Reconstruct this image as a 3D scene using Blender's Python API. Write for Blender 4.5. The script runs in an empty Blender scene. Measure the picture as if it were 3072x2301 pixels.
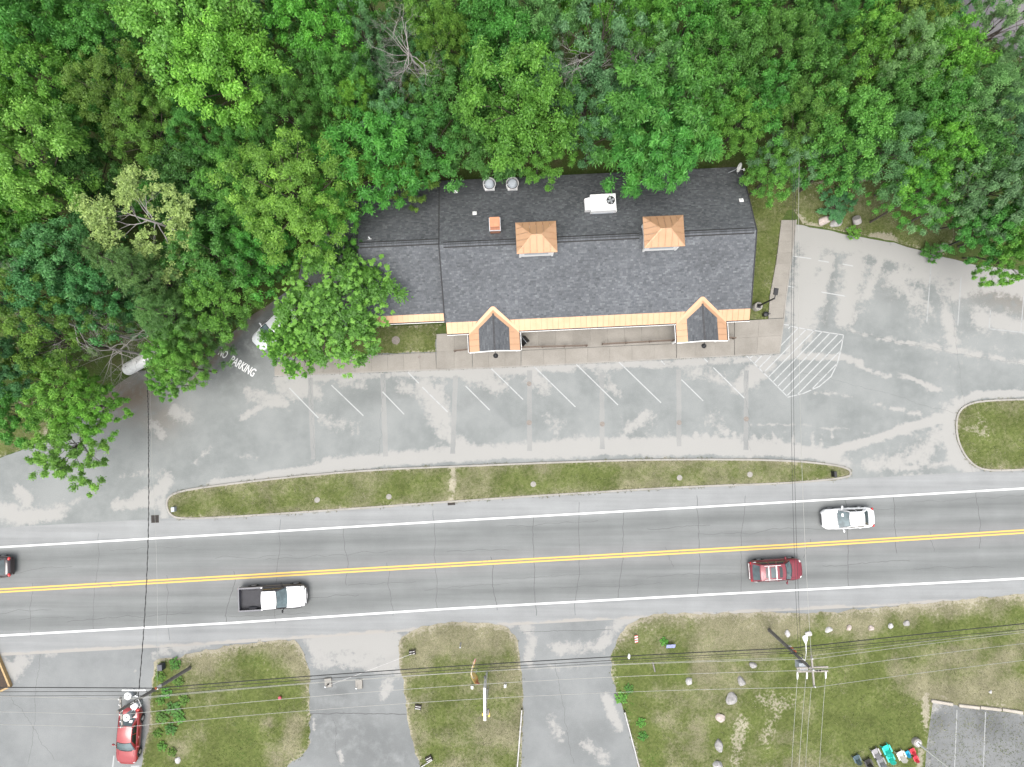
import bpy, bmesh, math, random
import numpy as np
from mathutils import Vector, Matrix
from mathutils.geometry import delaunay_2d_cdt

R = math.radians
random.seed(7)
rng = np.random.default_rng(11)
SC = bpy.context.scene
COL = SC.collection

# ------------------------------------------------------------------ camera
FPX, CAMH, TILT = 2153.0, 62.4, R(3.5)
cam_d = bpy.data.cameras.new('drone_camera')
cam = bpy.data.objects.new('drone_camera', cam_d)
COL.objects.link(cam)
cam.location = (0, 0, CAMH)
cam.rotation_euler = (TILT, 0, 0)
cam_d.sensor_width = 36
cam_d.lens = FPX / 3072 * 36
cam_d.clip_end = 3000
SC.camera = cam

# ------------------------------------------------------------------ sky, sun, exposure
TO_SUN = Vector((-0.10, -0.30, 1.0)).normalized()
elev = math.asin(TO_SUN.z)
azim = math.atan2(TO_SUN.x, TO_SUN.y)
w = bpy.data.worlds.new('World')
SC.world = w
w.use_nodes = True
nt = w.node_tree
sky = nt.nodes.new('ShaderNodeTexSky')
sky.sky_type = 'NISHITA'
sky.sun_disc = False
sky.sun_elevation = elev
sky.sun_rotation = azim
sky.dust_density = 5
hs = nt.nodes.new('ShaderNodeHueSaturation')
hs.inputs['Saturation'].default_value = 0.30
nt.links.new(sky.outputs[0], hs.inputs['Color'])
nt.links.new(hs.outputs[0], nt.nodes['Background'].inputs[0])
nt.nodes['Background'].inputs[1].default_value = 0.15
sd = bpy.data.lights.new('sun', 'SUN')
sd.energy = 1.0
sd.angle = R(36)
sd.color = (1.0, 0.97, 0.92)
sun = bpy.data.objects.new('sun', sd)
COL.objects.link(sun)
sun.rotation_euler = (-TO_SUN).to_track_quat('-Z', 'Y').to_euler()
SC.view_settings.view_transform = 'Standard'
SC.view_settings.look = 'None'
SC.view_settings.gamma = 1
SC.view_settings.use_curve_mapping = False
SC.view_settings.exposure = 1.38
SC.cycles.max_bounces = 4
SC.cycles.diffuse_bounces = 3
SC.cycles.glossy_bounces = 2
SC.cycles.transmission_bounces = 3
SC.cycles.caustics_reflective = False
SC.cycles.caustics_refractive = False

# ------------------------------------------------------------------ survey: a point of the place from its bearing and height
def P(x, y, z=0.0):
    u = x * 3072 / 2212
    v = y * 3072 / 2212
    dx = (u - 1536) / FPX
    dy = -(v - 1150.5) / FPX
    Y = dy * math.cos(TILT) + math.sin(TILT)
    Z = dy * math.sin(TILT) - math.cos(TILT)
    t = (z - CAMH) / Z
    return (dx * t, Y * t)

def PV(x, y, z=0.0):
    a = P(x, y, z)
    return Vector((a[0], a[1], z))

def PL(pts, z=0.0):
    return [P(a, b, z) for a, b in pts]

CROPS = dict(A=(1040, 460, .3863), B=(1640, 460, .3862), C=(0, 900, .4828), D=(0, 1640, .434), E=(900, 1640, .4521),
             F=(1800, 1700, .3627), G=(2300, 1700, .3628), H=(2200, 560, .5373), J=(600, 700, .3165))
def K(k, u, v):
    a, b, s = CROPS[k]
    return ((a + u * s) / 1.38879, (b + v * s) / 1.38879)

# ------------------------------------------------------------------ numpy noise
def vnoise(x, y, seed=0):
    xi = np.floor(x).astype(np.int64)
    yi = np.floor(y).astype(np.int64)
    xf = x - xi
    yf = y - yi
    def h(a, b):
        n = (a * 374761393 + b * 668265263 + seed * 982451653) & 0x7fffffff
        n = ((n ^ (n >> 13)) * 1274126177) & 0x7fffffff
        n = n ^ (n >> 16)
        return (n & 0xffff) / 65535.0
    sx = xf * xf * (3 - 2 * xf)
    sy = yf * yf * (3 - 2 * yf)
    a = h(xi, yi) * (1 - sx) + h(xi + 1, yi) * sx
    b = h(xi, yi + 1) * (1 - sx) + h(xi + 1, yi + 1) * sx
    return a * (1 - sy) + b * sy

def fbm(x, y, s=1.0, o=4, seed=0):
    t = 0
    a = .5
    f = 1.0 / s
    for i in range(o):
        t = t + a * vnoise(x * f + 17.3 * i, y * f - 9.1 * i, seed + i)
        a *= .5
        f *= 2
    return t / (1 - .5 ** o)

def inpoly(px, py, poly):
    ins = np.zeros(px.shape, bool)
    n = len(poly)
    for i in range(n):
        x1, y1 = poly[i]
        x2, y2 = poly[(i + 1) % n]
        if y1 == y2:
            continue
        c = ((y1 > py) != (y2 > py)) & (px < (x2 - x1) * (py - y1) / (y2 - y1) + x1)
        ins ^= c
    return ins

def dist_poly(px, py, pts):
    d = np.full(px.shape, 1e9)
    for (x1, y1), (x2, y2) in zip(pts[:-1], pts[1:]):
        vx, vy = x2 - x1, y2 - y1
        L = vx * vx + vy * vy + 1e-9
        t = np.clip(((px - x1) * vx + (py - y1) * vy) / L, 0, 1)
        d = np.minimum(d, np.hypot(px - x1 - t * vx, py - y1 - t * vy))
    return d

def sstep(a, b, x):
    t = np.clip((x - a) / (b - a), 0, 1)
    return t * t * (3 - 2 * t)

# ------------------------------------------------------------------ objects
def link(o, parent=None):
    COL.objects.link(o)
    if parent is not None:
        o.parent = parent
    return o

def tag(o, label=None, cat=None, group=None, kind=None):
    if label: o['label'] = label
    if cat: o['category'] = cat
    if group: o['group'] = group
    if kind: o['kind'] = kind
    return o

def thing(name, label, cat, loc=(0, 0, 0), rz=0.0, group=None):
    o = bpy.data.objects.new(name, None)
    o.empty_display_size = .3
    link(o)
    o.location = loc
    o.rotation_euler = (0, 0, rz)
    return tag(o, label, cat, group)

def mesh_obj(name, me, mat, parent=None):
    if mat is not None and len(me.materials) == 0:
        me.materials.append(mat)
    o = bpy.data.objects.new(name, me)
    return link(o, parent)

class MB:
    def __init__(s):
        s.v = []
        s.f = []
        s.a = []
        s.tone = 0.5
    def add(s, vs, fs):
        b = len(s.v)
        s.v += [tuple(q) for q in vs]
        s.a += [s.tone] * len(vs)
        s.f += [tuple(i + b for i in f) for f in fs]
        return s
    def box(s, c, d, rz=0.0, M=None, taper=1.0):
        x, y, z = d[0] / 2, d[1] / 2, d[2] / 2
        vs = [Vector((i * x * (taper if k > 0 else 1), j * y * (taper if k > 0 else 1), k * z)) for k in (-1, 1) for j in (-1, 1) for i in (-1, 1)]
        if M is None:
            M = Matrix.Rotation(rz, 3, 'Z')
        c = Vector(c)
        return s.add([M @ q + c for q in vs], [(0, 2, 3, 1), (4, 5, 7, 6), (0, 1, 5, 4), (2, 6, 7, 3), (0, 4, 6, 2), (1, 3, 7, 5)])
    def bar(s, p, q, wd, h=None):
        p = Vector(p); q = Vector(q)
        h = h or wd
        d = q - p
        L = d.length
        if L < 1e-6: return s
        M = d.to_track_quat('X', 'Z').to_matrix()
        return s.box((p + q) / 2, (L, wd, h), M=M)
    def tube(s, pts, rad, n=8, caps=True):
        pts = [Vector(p) for p in pts]
        if not hasattr(rad, '__len__'): rad = [rad] * len(pts)
        vs = []
        for i, p in enumerate(pts):
            d = (pts[min(i + 1, len(pts) - 1)] - pts[max(i - 1, 0)])
            if d.length < 1e-9: d = Vector((0, 0, 1))
            d.normalize()
            a = d.cross(Vector((0, 0, 1)))
            if a.length < .05: a = d.cross(Vector((1, 0, 0)))
            a.normalize()
            b = d.cross(a)
            for k in range(n):
                t = 2 * math.pi * k / n
                vs.append(p + (a * math.cos(t) + b * math.sin(t)) * rad[i])
        fs = []
        for i in range(len(pts) - 1):
            for k in range(n):
                k2 = (k + 1) % n
                fs.append((i * n + k, i * n + k2, (i + 1) * n + k2, (i + 1) * n + k))
        if caps:
            fs.append(tuple(range(n - 1, -1, -1)))
            fs.append(tuple(range((len(pts) - 1) * n, len(pts) * n)))
        return s.add(vs, fs)
    def lathe(s, prof, c=(0, 0, 0), n=20):
        c = Vector(c)
        vs = []
        for r, z in prof:
            for k in range(n):
                t = 2 * math.pi * k / n
                vs.append(c + Vector((r * math.cos(t), r * math.sin(t), z)))
        fs = []
        for i in range(len(prof) - 1):
            for k in range(n):
                k2 = (k + 1) % n
                fs.append((i * n + k, i * n + k2, (i + 1) * n + k2, (i + 1) * n + k))
        fs.append(tuple(range(n - 1, -1, -1)))
        fs.append(tuple(range((len(prof) - 1) * n, len(prof) * n)))
        return s.add(vs, fs)
    def ell(s, c, r, nu=12, nv=8, M=None):
        c = Vector(c)
        vs = []
        for j in range(nv + 1):
            ph = -math.pi / 2 + math.pi * j / nv
            for i in range(nu):
                th = 2 * math.pi * i / nu
                q = Vector((r[0] * math.cos(ph) * math.cos(th), r[1] * math.cos(ph) * math.sin(th), r[2] * math.sin(ph)))
                if M is not None: q = M @ q
                vs.append(c + q)
        fs = []
        for j in range(nv):
            for i in range(nu):
                i2 = (i + 1) % nu
                fs.append((j * nu + i, j * nu + i2, (j + 1) * nu + i2, (j + 1) * nu + i))
        return s.add(vs, fs)
    def prism(s, poly, z0, z1):
        n = len(poly)
        vs = [(a, b, z0) for a, b in poly] + [(a, b, z1) for a, b in poly]
        fs = [tuple(range(n - 1, -1, -1)), tuple(range(n, 2 * n))]
        for i in range(n):
            j = (i + 1) % n
            fs.append((i, j, n + j, n + i))
        return s.add(vs, fs)
    def slab3(s, poly, N, t):
        # a 3-D planar polygon given thickness t along its normal N
        n = len(poly)
        N = Vector(N)
        vs = [Vector(p) for p in poly] + [Vector(p) + N * t for p in poly]
        fs = [tuple(range(n - 1, -1, -1)), tuple(range(n, 2 * n))]
        for i in range(n):
            j = (i + 1) % n
            fs.append((i, j, n + j, n + i))
        return s.add(vs, fs)
    def grid(s, rows, close=False):
        n = len(rows[0])
        vs = [q for r in rows for q in r]
        fs = []
        for i in range(len(rows) - 1):
            for k in range(n - 1):
                fs.append((i * n + k, i * n + k + 1, (i + 1) * n + k + 1, (i + 1) * n + k))
        return s.add(vs, fs)
    def build(s, name, mat, parent=None, smooth=None, attr=False, fix=False):
        me = bpy.data.meshes.new(name)
        me.from_pydata(s.v, [], s.f)
        if fix:
            bm = bmesh.new()
            bm.from_mesh(me)
            bmesh.ops.recalc_face_normals(bm, faces=bm.faces)
            bm.to_mesh(me)
            bm.free()
        if attr:
            at = me.attributes.new('tone', 'FLOAT', 'POINT')
            at.data.foreach_set('value', np.array(s.a, np.float32))
        if smooth is not None:
            me.polygons.foreach_set('use_smooth', [True] * len(me.polygons))
            if smooth < 179:
                me.set_sharp_from_angle(angle=R(smooth))
        me.update()
        return mesh_obj(name, me, mat, parent)

def np_mesh(name, verts, faces, attrs=None):
    # verts (n,3), faces (m,k) numpy
    me = bpy.data.meshes.new(name)
    nv, nf, k = len(verts), len(faces), faces.shape[1]
    me.vertices.add(nv)
    me.vertices.foreach_set('co', np.ascontiguousarray(verts, np.float32).ravel())
    me.loops.add(nf * k)
    me.loops.foreach_set('vertex_index', np.ascontiguousarray(faces, np.int32).ravel())
    me.polygons.add(nf)
    me.polygons.foreach_set('loop_start', np.arange(0, nf * k, k, dtype=np.int32))
    for a, val in (attrs or {}).items():
        at = me.attributes.new(a, 'FLOAT', 'POINT')
        at.data.foreach_set('value', np.ascontiguousarray(val, np.float32))
    me.update(calc_edges=True)
    return me

def copy_tree(o, parent=None):
    c = o.copy()
    COL.objects.link(c)
    c.parent = parent
    for ch in list(o.children):
        copy_tree(ch, c)
    return c

# ------------------------------------------------------------------ materials
ALB = .795   # common reflectance scale of everything but the leaves
class NT:
    def __init__(s, name):
        s.m = bpy.data.materials.new(name)
        s.m.use_nodes = True
        s.t = s.m.node_tree
        s.b = s.t.nodes['Principled BSDF']
        s.co = None
    def n(s, typ, **kw):
        nd = s.t.nodes.new(typ)
        for k, v in kw.items(): setattr(nd, k, v)
        return nd
    def L(s, a, b): s.t.links.new(a, b)
    def pos(s):
        if s.co is None:
            s.co = s.n('ShaderNodeNewGeometry').outputs['Position']
        return s.co
    def noise(s, scale, detail=4, rough=.55, vec=None, stretch=None, dist=0.0):
        nd = s.n('ShaderNodeTexNoise')
        nd.inputs['Scale'].default_value = scale
        nd.inputs['Detail'].default_value = detail
        nd.inputs['Roughness'].default_value = rough
        nd.inputs['Distortion'].default_value = dist
        v = vec or s.pos()
        if stretch:
            mp = s.n('ShaderNodeMapping')
            mp.inputs['Scale'].default_value = stretch[0]
            mp.inputs['Rotation'].default_value = stretch[1]
            s.L(v, mp.inputs[0])
            v = mp.outputs[0]
        s.L(v, nd.inputs['Vector'])
        return nd.outputs['Fac']
    def attr(s, name):
        nd = s.n('ShaderNodeAttribute', attribute_name=name)
        return nd.outputs['Fac']
    def math(s, op, a, b=None, c=None, clamp=False):
        nd = s.n('ShaderNodeMath', operation=op)
        nd.use_clamp = clamp
        for i, q in enumerate((a, b, c)):
            if q is None: continue
            if isinstance(q, (int, float)): nd.inputs[i].default_value = q
            else: s.L(q, nd.inputs[i])
        return nd.outputs[0]
    def rng(s, v, a, b, c=0.0, d=1.0, smooth=True):
        nd = s.n('ShaderNodeMapRange')
        if smooth: nd.interpolation_type = 'SMOOTHSTEP'
        for i, q in zip((1, 2, 3, 4), (a, b, c, d)): nd.inputs[i].default_value = q
        s.L(v, nd.inputs[0])
        return nd.outputs[0]
    def ramp(s, v, stops):
        nd = s.n('ShaderNodeValToRGB')
        el = nd.color_ramp.elements
        while len(el) < len(stops): el.new(.5)
        for e, (p, c) in zip(el, stops):
            e.position = p
            e.color = (*c, 1) if len(c) == 3 else c
        s.L(v, nd.inputs[0])
        return nd.outputs[0]
    def mix(s, f, a, b, mode='MIX'):
        nd = s.n('ShaderNodeMix', data_type='RGBA', blend_type=mode)
        for key, q in ((0, f), (6, a), (7, b)):
            if isinstance(q, (int, float)): nd.inputs[key].default_value = q
            elif isinstance(q, tuple): nd.inputs[key].default_value = (*q, 1) if len(q) == 3 else q
            else: s.L(q, nd.inputs[key])
        return nd.outputs[2]
    def bump(s, v, st=.3, d=.02):
        nd = s.n('ShaderNodeBump')
        nd.inputs['Strength'].default_value = st
        nd.inputs['Distance'].default_value = d
        s.L(v, nd.inputs['Height'])
        s.L(nd.outputs[0], s.b.inputs['Normal'])
    def out(s, col=None, rough=.7, metal=0.0, spec=.5):
        if col is not None:
            if isinstance(col, tuple): s.b.inputs['Base Color'].default_value = (*(q * ALB for q in col), 1)
            else:
                sc_ = s.n('ShaderNodeVectorMath', operation='SCALE')
                sc_.inputs['Scale'].default_value = ALB
                s.L(col, sc_.inputs[0])
                s.L(sc_.outputs[0], s.b.inputs['Base Color'])
        if isinstance(rough, (int, float)): s.b.inputs['Roughness'].default_value = rough
        else: s.L(rough, s.b.inputs['Roughness'])
        s.b.inputs['Metallic'].default_value = metal
        s.b.inputs['Specular IOR Level'].default_value = spec
        return s.m

def simple(name, col, rough=.6, metal=0.0, spec=.5, var=.18, scale=3.0):
    t = NT(name)
    oc = t.n('ShaderNodeTexCoord').outputs['Object']
    n = t.noise(scale, 3, .6, vec=oc)
    f = t.rng(n, .25, .75, 1 - var, 1 + var, False)
    c = t.mix(1.0, col, t.n('ShaderNodeCombineColor').outputs[0], 'MULTIPLY') if False else None
    hv = t.n('ShaderNodeHueSaturation')
    hv.inputs['Color'].default_value = (*col, 1)
    t.L(f, hv.inputs['Value'])
    return t.out(hv.outputs[0], rough, metal, spec)

def asphalt_mat(name, base, light, sandc=(.305, .300, .284)):
    t = NT(name)
    n1 = t.noise(.22, 4, .6)
    n2 = t.noise(1.1, 5, .62)
    n3 = t.noise(16, 2, .8)
    c = t.mix(t.rng(n1, .3, .7), base, light)
    c = t.mix(t.rng(n2, .35, .8, 0, .55), c, light)
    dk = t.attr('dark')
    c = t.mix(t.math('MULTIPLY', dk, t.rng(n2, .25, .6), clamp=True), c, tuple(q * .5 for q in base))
    dirt = t.attr('dirt')
    c = t.mix(t.math('MULTIPLY', dirt, t.rng(n2, .2, .55), clamp=True), c, (.15, .118, .088))
    sa = t.attr('sand')
    e = t.math('ADD', sa, t.math('MULTIPLY', t.math('SUBTRACT', n2, .5), 1.05))
    n5 = t.noise(3.2, 4, .65)
    e = t.math('ADD', e, t.math('MULTIPLY', t.math('SUBTRACT', n5, .5), .75))
    e = t.math('ADD', e, t.math('MULTIPLY', t.math('SUBTRACT', n3, .5), .25))
    e = t.math('ADD', e, t.math('MULTIPLY', t.math('SUBTRACT', n1, .5), .35))
    sf = t.rng(e, .30, .64, 0, .86)
    sc = t.mix(t.rng(n3, .3, .75), sandc, tuple(q * .87 for q in sandc))
    c = t.mix(sf, c, sc)
    g = t.rng(n3, .25, .75, .86, 1.14, False)
    hv = t.n('ShaderNodeHueSaturation')
    t.L(c, hv.inputs['Color'])
    t.L(g, hv.inputs['Value'])
    return t.out(hv.outputs[0], .88, 0, .3)

def road_mat():
    t = NT('road_asphalt')
    a = t.attr('across')
    wob = t.math('MULTIPLY', t.math('SUBTRACT', t.noise(.12, 3, vec=None), .5), .10)
    aa = t.math('ADD', t.math('ABSOLUTE', t.math('ADD', a, wob)), 0.0)
    sh = (.215, .222, .222)
    c = t.ramp(t.math('MULTIPLY', aa, .5), [(0.0, (.165, .17, .17)), (.06, (.17, .173, .172)), (.16, (.146, .153, .151)), (.22, (.165, .172, .170)),
              (.34, (.132, .139, .137)), (.42, (.154, .161, .159)), (.485, (.185, .193, .191)), (.54, sh), (1.0, (.23, .236, .235))])
    st = t.noise(1.0, 4, .65, stretch=((.05, 1.6, 1), (0, 0, -.057)))
    hv = t.n('ShaderNodeHueSaturation')
    t.L(c, hv.inputs['Color'])
    n3 = t.noise(16, 2, .8)
    n1 = t.noise(.35, 4, .6)
    v = t.math('MULTIPLY', t.rng(st, .25, .75, .86, 1.16, False), t.rng(n3, .25, .75, .9, 1.1, False))
    v = t.math('MULTIPLY', v, t.rng(n1, .25, .75, .9, 1.1, False))
    t.L(v, hv.inputs['Value'])
    sa = t.attr('sand')
    e = t.math('ADD', sa, t.math('MULTIPLY', t.math('SUBTRACT', t.noise(1.0, 4, .6), .5), .9))
    c2 = t.mix(t.rng(e, .45, .65, 0, .85), hv.outputs[0], (.29, .275, .25))
    return t.out(c2, .85, 0, .3)

def paint_mat(name, col, under, wear=.42):
    t = NT(name)
    n = t.noise(2.2, 6, .7)
    n2 = t.noise(30, 3, .7)
    e = t.math('ADD', n, t.math('MULTIPLY', t.math('SUBTRACT', n2, .5), .35))
    c = t.mix(t.rng(e, wear - .09, wear + .02), under, col)
    return t.out(c, .7, 0, .3)

def grass_ground():
    t = NT('turf')
    n1 = t.noise(.5, 5, .6)
    n2 = t.noise(4.5, 5, .7)
    n3 = t.noise(22, 3, .7)
    g = t.ramp(t.rng(n2, .25, .75, 0, 1, False), [(0, (.050, .065, .018)), (.45, (.078, .097, .028)), (1, (.118, .132, .046))])
    d = t.ramp(t.rng(n3, .25, .75, 0, 1, False), [(0, (.092, .088, .048)), (.5, (.152, .143, .086)), (1, (.25, .235, .168))])
    dry = t.attr('dry')
    e = t.math('ADD', dry, t.math('MULTIPLY', t.math('SUBTRACT', n2, .5), 1.5))
    e = t.math('ADD', e, t.math('MULTIPLY', t.math('SUBTRACT', n1, .5), .4))
    c = t.mix(t.rng(e, .1, 1.1), g, d)
    ba = t.attr('bare')
    e2 = t.math('ADD', ba, t.math('MULTIPLY', t.math('SUBTRACT', n2, .5), 1.7))
    e2 = t.math('ADD', e2, t.math('MULTIPLY', t.math('SUBTRACT', n1, .5), .8))
    c = t.mix(t.rng(e2, .38, .75, 0, .9), c, t.mix(t.rng(n3, .3, .7), (.205, .182, .125), (.275, .258, .21)))
    hv = t.n('ShaderNodeHueSaturation')
    t.L(c, hv.inputs['Color'])
    t.L(t.math('MULTIPLY', t.rng(n3, .25, .75, .8, 1.2, False), t.rng(n1, .3, .7, .82, 1.32, False)), hv.inputs['Value'])
    return t.out(hv.outputs[0], .95, 0, .1)

def blade_mat():
    t = NT('grass_blades')
    d = t.attr('dry')
    to = t.attr('tone')
    g = t.ramp(to, [(0, (.048, .068, .016)), (.5, (.086, .113, .029)), (1, (.145, .170, .056))])
    dr = t.ramp(to, [(0, (.100, .096, .052)), (.5, (.172, .161, .102)), (1, (.29, .270, .20))])
    c = t.mix(d, g, dr)
    c = t.mix(t.attr('lush'), c, t.ramp(to, [(0, (.05, .12, .018)), (1, (.10, .215, .032))]))
    return t.out(c, .8, 0, .15)

def forest_floor_mat():
    t = NT('forest_soil')
    n = t.noise(.6, 6, .65)
    n2 = t.noise(6, 4, .7)
    c = t.ramp(n, [(.2, (.040, .066, .018)), (.5, (.062, .090, .024)), (.75, (.095, .082, .046))])
    hv = t.n('ShaderNodeHueSaturation')
    t.L(c, hv.inputs['Color'])
    t.L(t.rng(n2, .25, .75, .6, 1.4, False), hv.inputs['Value'])
    return t.out(hv.outputs[0], .95, 0, .1)

def leaf_mat():
    t = NT('leaves')
    oi = t.n('ShaderNodeObjectInfo')
    to = t.attr('tint')
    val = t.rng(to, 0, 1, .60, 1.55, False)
    hv = t.n('ShaderNodeHueSaturation')
    t.L(oi.outputs['Color'], hv.inputs['Color'])
    t.L(val, hv.inputs['Value'])
    t.L(t.rng(to, 0, 1, .508, .488, False), hv.inputs['Hue'])
    hv.inputs['Saturation'].default_value = 1.0
    t.L(hv.outputs[0], t.b.inputs['Base Color'])
    t.b.inputs['Roughness'].default_value = .48
    t.b.inputs['Specular IOR Level'].default_value = .32
    tr = t.n('ShaderNodeBsdfTranslucent')
    h2 = t.n('ShaderNodeHueSaturation')
    t.L(hv.outputs[0], h2.inputs['Color'])
    h2.inputs['Value'].default_value = 1.5
    h2.inputs['Saturation'].default_value = 1.1
    t.L(h2.outputs[0], tr.inputs['Color'])
    mx = t.n('ShaderNodeMixShader')
    mx.inputs[0].default_value = .40
    t.L(t.b.outputs[0], mx.inputs[1])
    t.L(tr.outputs[0], mx.inputs[2])
    t.L(mx.outputs[0], t.t.nodes['Material Output'].inputs[0])
    return t.m

def shingle_mat():
    t = NT('roof_shingles')
    to = t.attr('tone')
    c = t.ramp(to, [(0, (.078, .083, .091)), (.5, (.114, .121, .130)), (1, (.168, .178, .187))])
    n = t.noise(.35, 5, .6)
    n2 = t.noise(40, 2, .7)
    hv = t.n('ShaderNodeHueSaturation')
    t.L(c, hv.inputs['Color'])
    t.L(t.math('MULTIPLY', t.rng(n, .3, .7, .82, 1.14, False), t.rng(n2, .2, .8, .8, 1.2, False)), hv.inputs['Value'])
    return t.out(hv.outputs[0], .9, 0, .2)

def copper_mat():
    t = NT('copper_paint')
    n = t.noise(1.2, 5, .6)
    oi = t.n('ShaderNodeObjectInfo')
    c = t.mix(t.rng(n, .35, .7), (.49, .295, .175), (.45, .262, .148))
    c = t.mix(t.math('MULTIPLY', oi.outputs['Random'], .15), c, (.50, .32, .19))
    return t.out(c, .38, .25, .5)

def concrete_mat(name='concrete', a=(.256, .239, .212), b=(.212, .197, .173)):
    t = NT(name)
    n = t.noise(.7, 6, .6)
    n2 = t.noise(9, 4, .7)
    oi = t.n('ShaderNodeObjectInfo')
    c = t.mix(t.rng(n, .3, .72), a, b)
    hv = t.n('ShaderNodeHueSaturation')
    t.L(c, hv.inputs['Color'])
    v = t.math('MULTIPLY', t.rng(n2, .25, .75, .88, 1.1, False), t.rng(oi.outputs['Random'], 0, 1, .94, 1.06, False))
    t.L(v, hv.inputs['Value'])
    return t.out(hv.outputs[0], .9, 0, .25)

def carpaint(name, col, flake=.0):
    t = NT(name)
    t.out(col, .28, flake, .5)
    t.b.inputs['Coat Weight'].default_value = .6
    t.b.inputs['Coat Roughness'].default_value = .05
    return t.m

def glass_mat(name, col):
    t = NT(name)
    n = t.noise(2.0, 3)
    c = t.mix(t.rng(n, .3, .7), col, tuple(q * 1.8 for q in col))
    t.out(c, .06, 0, .9)
    return t.m

M = dict(
    lot=asphalt_mat('lot_asphalt', (.152, .163, .160), (.212, .222, .217)),
    patch=asphalt_mat('patch_asphalt', (.182, .188, .184), (.238, .240, .231)),
    drive=asphalt_mat('drive_asphalt', (.150, .158, .158), (.20, .208, .207)),
    lane=asphalt_mat('lane_asphalt', (.16, .15, .155), (.19, .18, .185)),
    selot=asphalt_mat('worn_asphalt', (.125, .13, .13), (.175, .18, .18)),
    road=road_mat(),
    white_line=paint_mat('white_line_paint', (.66, .66, .65), (.23, .235, .23), .34),
    stall_line=paint_mat('stall_line_paint', (.335, .343, .339), (.23, .235, .23), .44),
    faded_line=paint_mat('faded_line_paint', (.28, .287, .285), (.22, .225, .22), .46),
    yellow_line=paint_mat('yellow_line_paint', (.56, .375, .095), (.30, .23, .12), .37),
    gap_line=paint_mat('line_gap', (.21, .17, .13), (.16, .15, .14), .45),
    crack=simple('crack_tar', (.078, .08, .08), .9, var=.3),
    turf=grass_ground(), blade=blade_mat(), floor=forest_floor_mat(), leaf=leaf_mat(),
    shingle=shingle_mat(), copper=copper_mat(), concrete=concrete_mat(),
    kerb=concrete_mat('kerb_concrete', (.30, .285, .26), (.24, .228, .205)),
    stop=concrete_mat('pale_concrete', (.40, .37, .32), (.33, .30, .26)),
    bark=simple('bark', (.075, .06, .046), .95, var=.35, scale=4),
    deadwood=simple('dead_wood', (.30, .28, .265), .9, var=.25, scale=4),
    polewood=simple('weathered_pole', (.165, .155, .142), .95, var=.35, scale=6),
    timber=simple('timber', (.36, .25, .12), .8, var=.25),
    soil=simple('planter_soil', (.05, .035, .024), .95, var=.3, scale=8),
    deck=simple('roof_felt', (.03, .03, .032), .95),
    ridge=simple('ridge_shingle', (.05, .05, .053), .9, var=.4, scale=6),
    darkmetal=simple('dark_metal', (.02, .02, .022), .5, .3),
    whitemetal=simple('white_metal', (.72, .72, .71), .45, var=.06),
    galv=simple('galvanised', (.42, .44, .46), .4, .5, var=.12),
    white=simple('white_trim', (.76, .75, .73), .55, var=.05),
    cream=simple('cream_siding', (.52, .48, .40), .75, var=.08),
    rail=simple('brown_rail', (.10, .065, .045), .6, var=.2),
    brick=simple('chimney_brick', (.30, .13, .075), .85, var=.3, scale=8),
    copdark=simple('aged_copper', (.38, .17, .085), .5, .3, var=.15),
    rock=simple('granite', (.29, .28, .27), .92, var=.35, scale=5),
    rockw=simple('pale_granite', (.43, .42, .41), .92, var=.3, scale=5),
    rockp=simple('pinkish_granite', (.40, .34, .31), .92, var=.3, scale=5),
    rubber=simple('rubber', (.012, .012, .012), .8),
    rim=simple('alloy', (.5, .5, .52), .3, .8, var=.05),
    glass=glass_mat('tinted_glass', (.028, .042, .045)),
    wind=glass_mat('windshield_glass', (.06, .085, .09)),
    blackg=glass_mat('black_glass', (.006, .008, .009)),
    lamp=simple('lamp_lens', (.62, .63, .62), .15, var=.05),
    tail=simple('tail_lens', (.45, .02, .02), .2, var=.1),
    cpw=carpaint('white_paint', (.78, .79, .80)), cpr=carpaint('red_paint', (.165, .010, .022), .1),
    cpr2=carpaint('bright_red_paint', (.25, .020, .022), .1), cpk=carpaint('black_paint', (.022, .012, .014)),
    cpg=carpaint('charcoal_paint', (.045, .04, .042)), cps=carpaint('silver_white_paint', (.6, .62, .64), .2),
    bed=simple('bed_liner', (.03, .03, .036), .7, var=.25), bedrail=simple('bed_rail', (.11, .11, .125), .5),
    wire=simple('black_cable', (.018, .018, .018), .8, var=.05), arm=simple('crossarm_wood', (.27, .25, .225), .9, var=.25, scale=6),
    wire2=simple('aluminium_wire', (.30, .30, .275), .5, .3, var=.05),
    orange=simple('orange_cap', (.5, .12, .03), .6), grey=simple('grey_housing', (.36, .39, .42), .5, var=.08),
    gate=simple('rusty_iron', (.05, .042, .036), .9, .2, var=.3, scale=10),
    manhole=simple('iron_cover', (.20, .175, .155), .85, .1, var=.3, scale=10),
)

# ------------------------------------------------------------------ ground sheets
def densify(poly, step, closed=True):
    out = []
    n = len(poly)
    for i in range(n if closed else n - 1):
        a = poly[i]
        b = poly[(i + 1) % n]
        L = math.hypot(b[0] - a[0], b[1] - a[1])
        k = max(1, int(L / step))
        for j in range(k):
            t = j / k
            out.append((a[0] + (b[0] - a[0]) * t, a[1] + (b[1] - a[1]) * t))
    if not closed: out.append(poly[-1])
    return out

def smooth_poly(poly, it=2, closed=True):
    for _ in range(it):
        o = []
        n = len(poly)
        if not closed: o.append(poly[0])
        for i in range(n if closed else n - 1):
            a = poly[i]; b = poly[(i + 1) % n]
            o.append((a[0] * .75 + b[0] * .25, a[1] * .75 + b[1] * .25))
            o.append((a[0] * .25 + b[0] * .75, a[1] * .25 + b[1] * .75))
        if not closed: o.append(poly[-1])
        poly = o
    return poly

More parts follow.
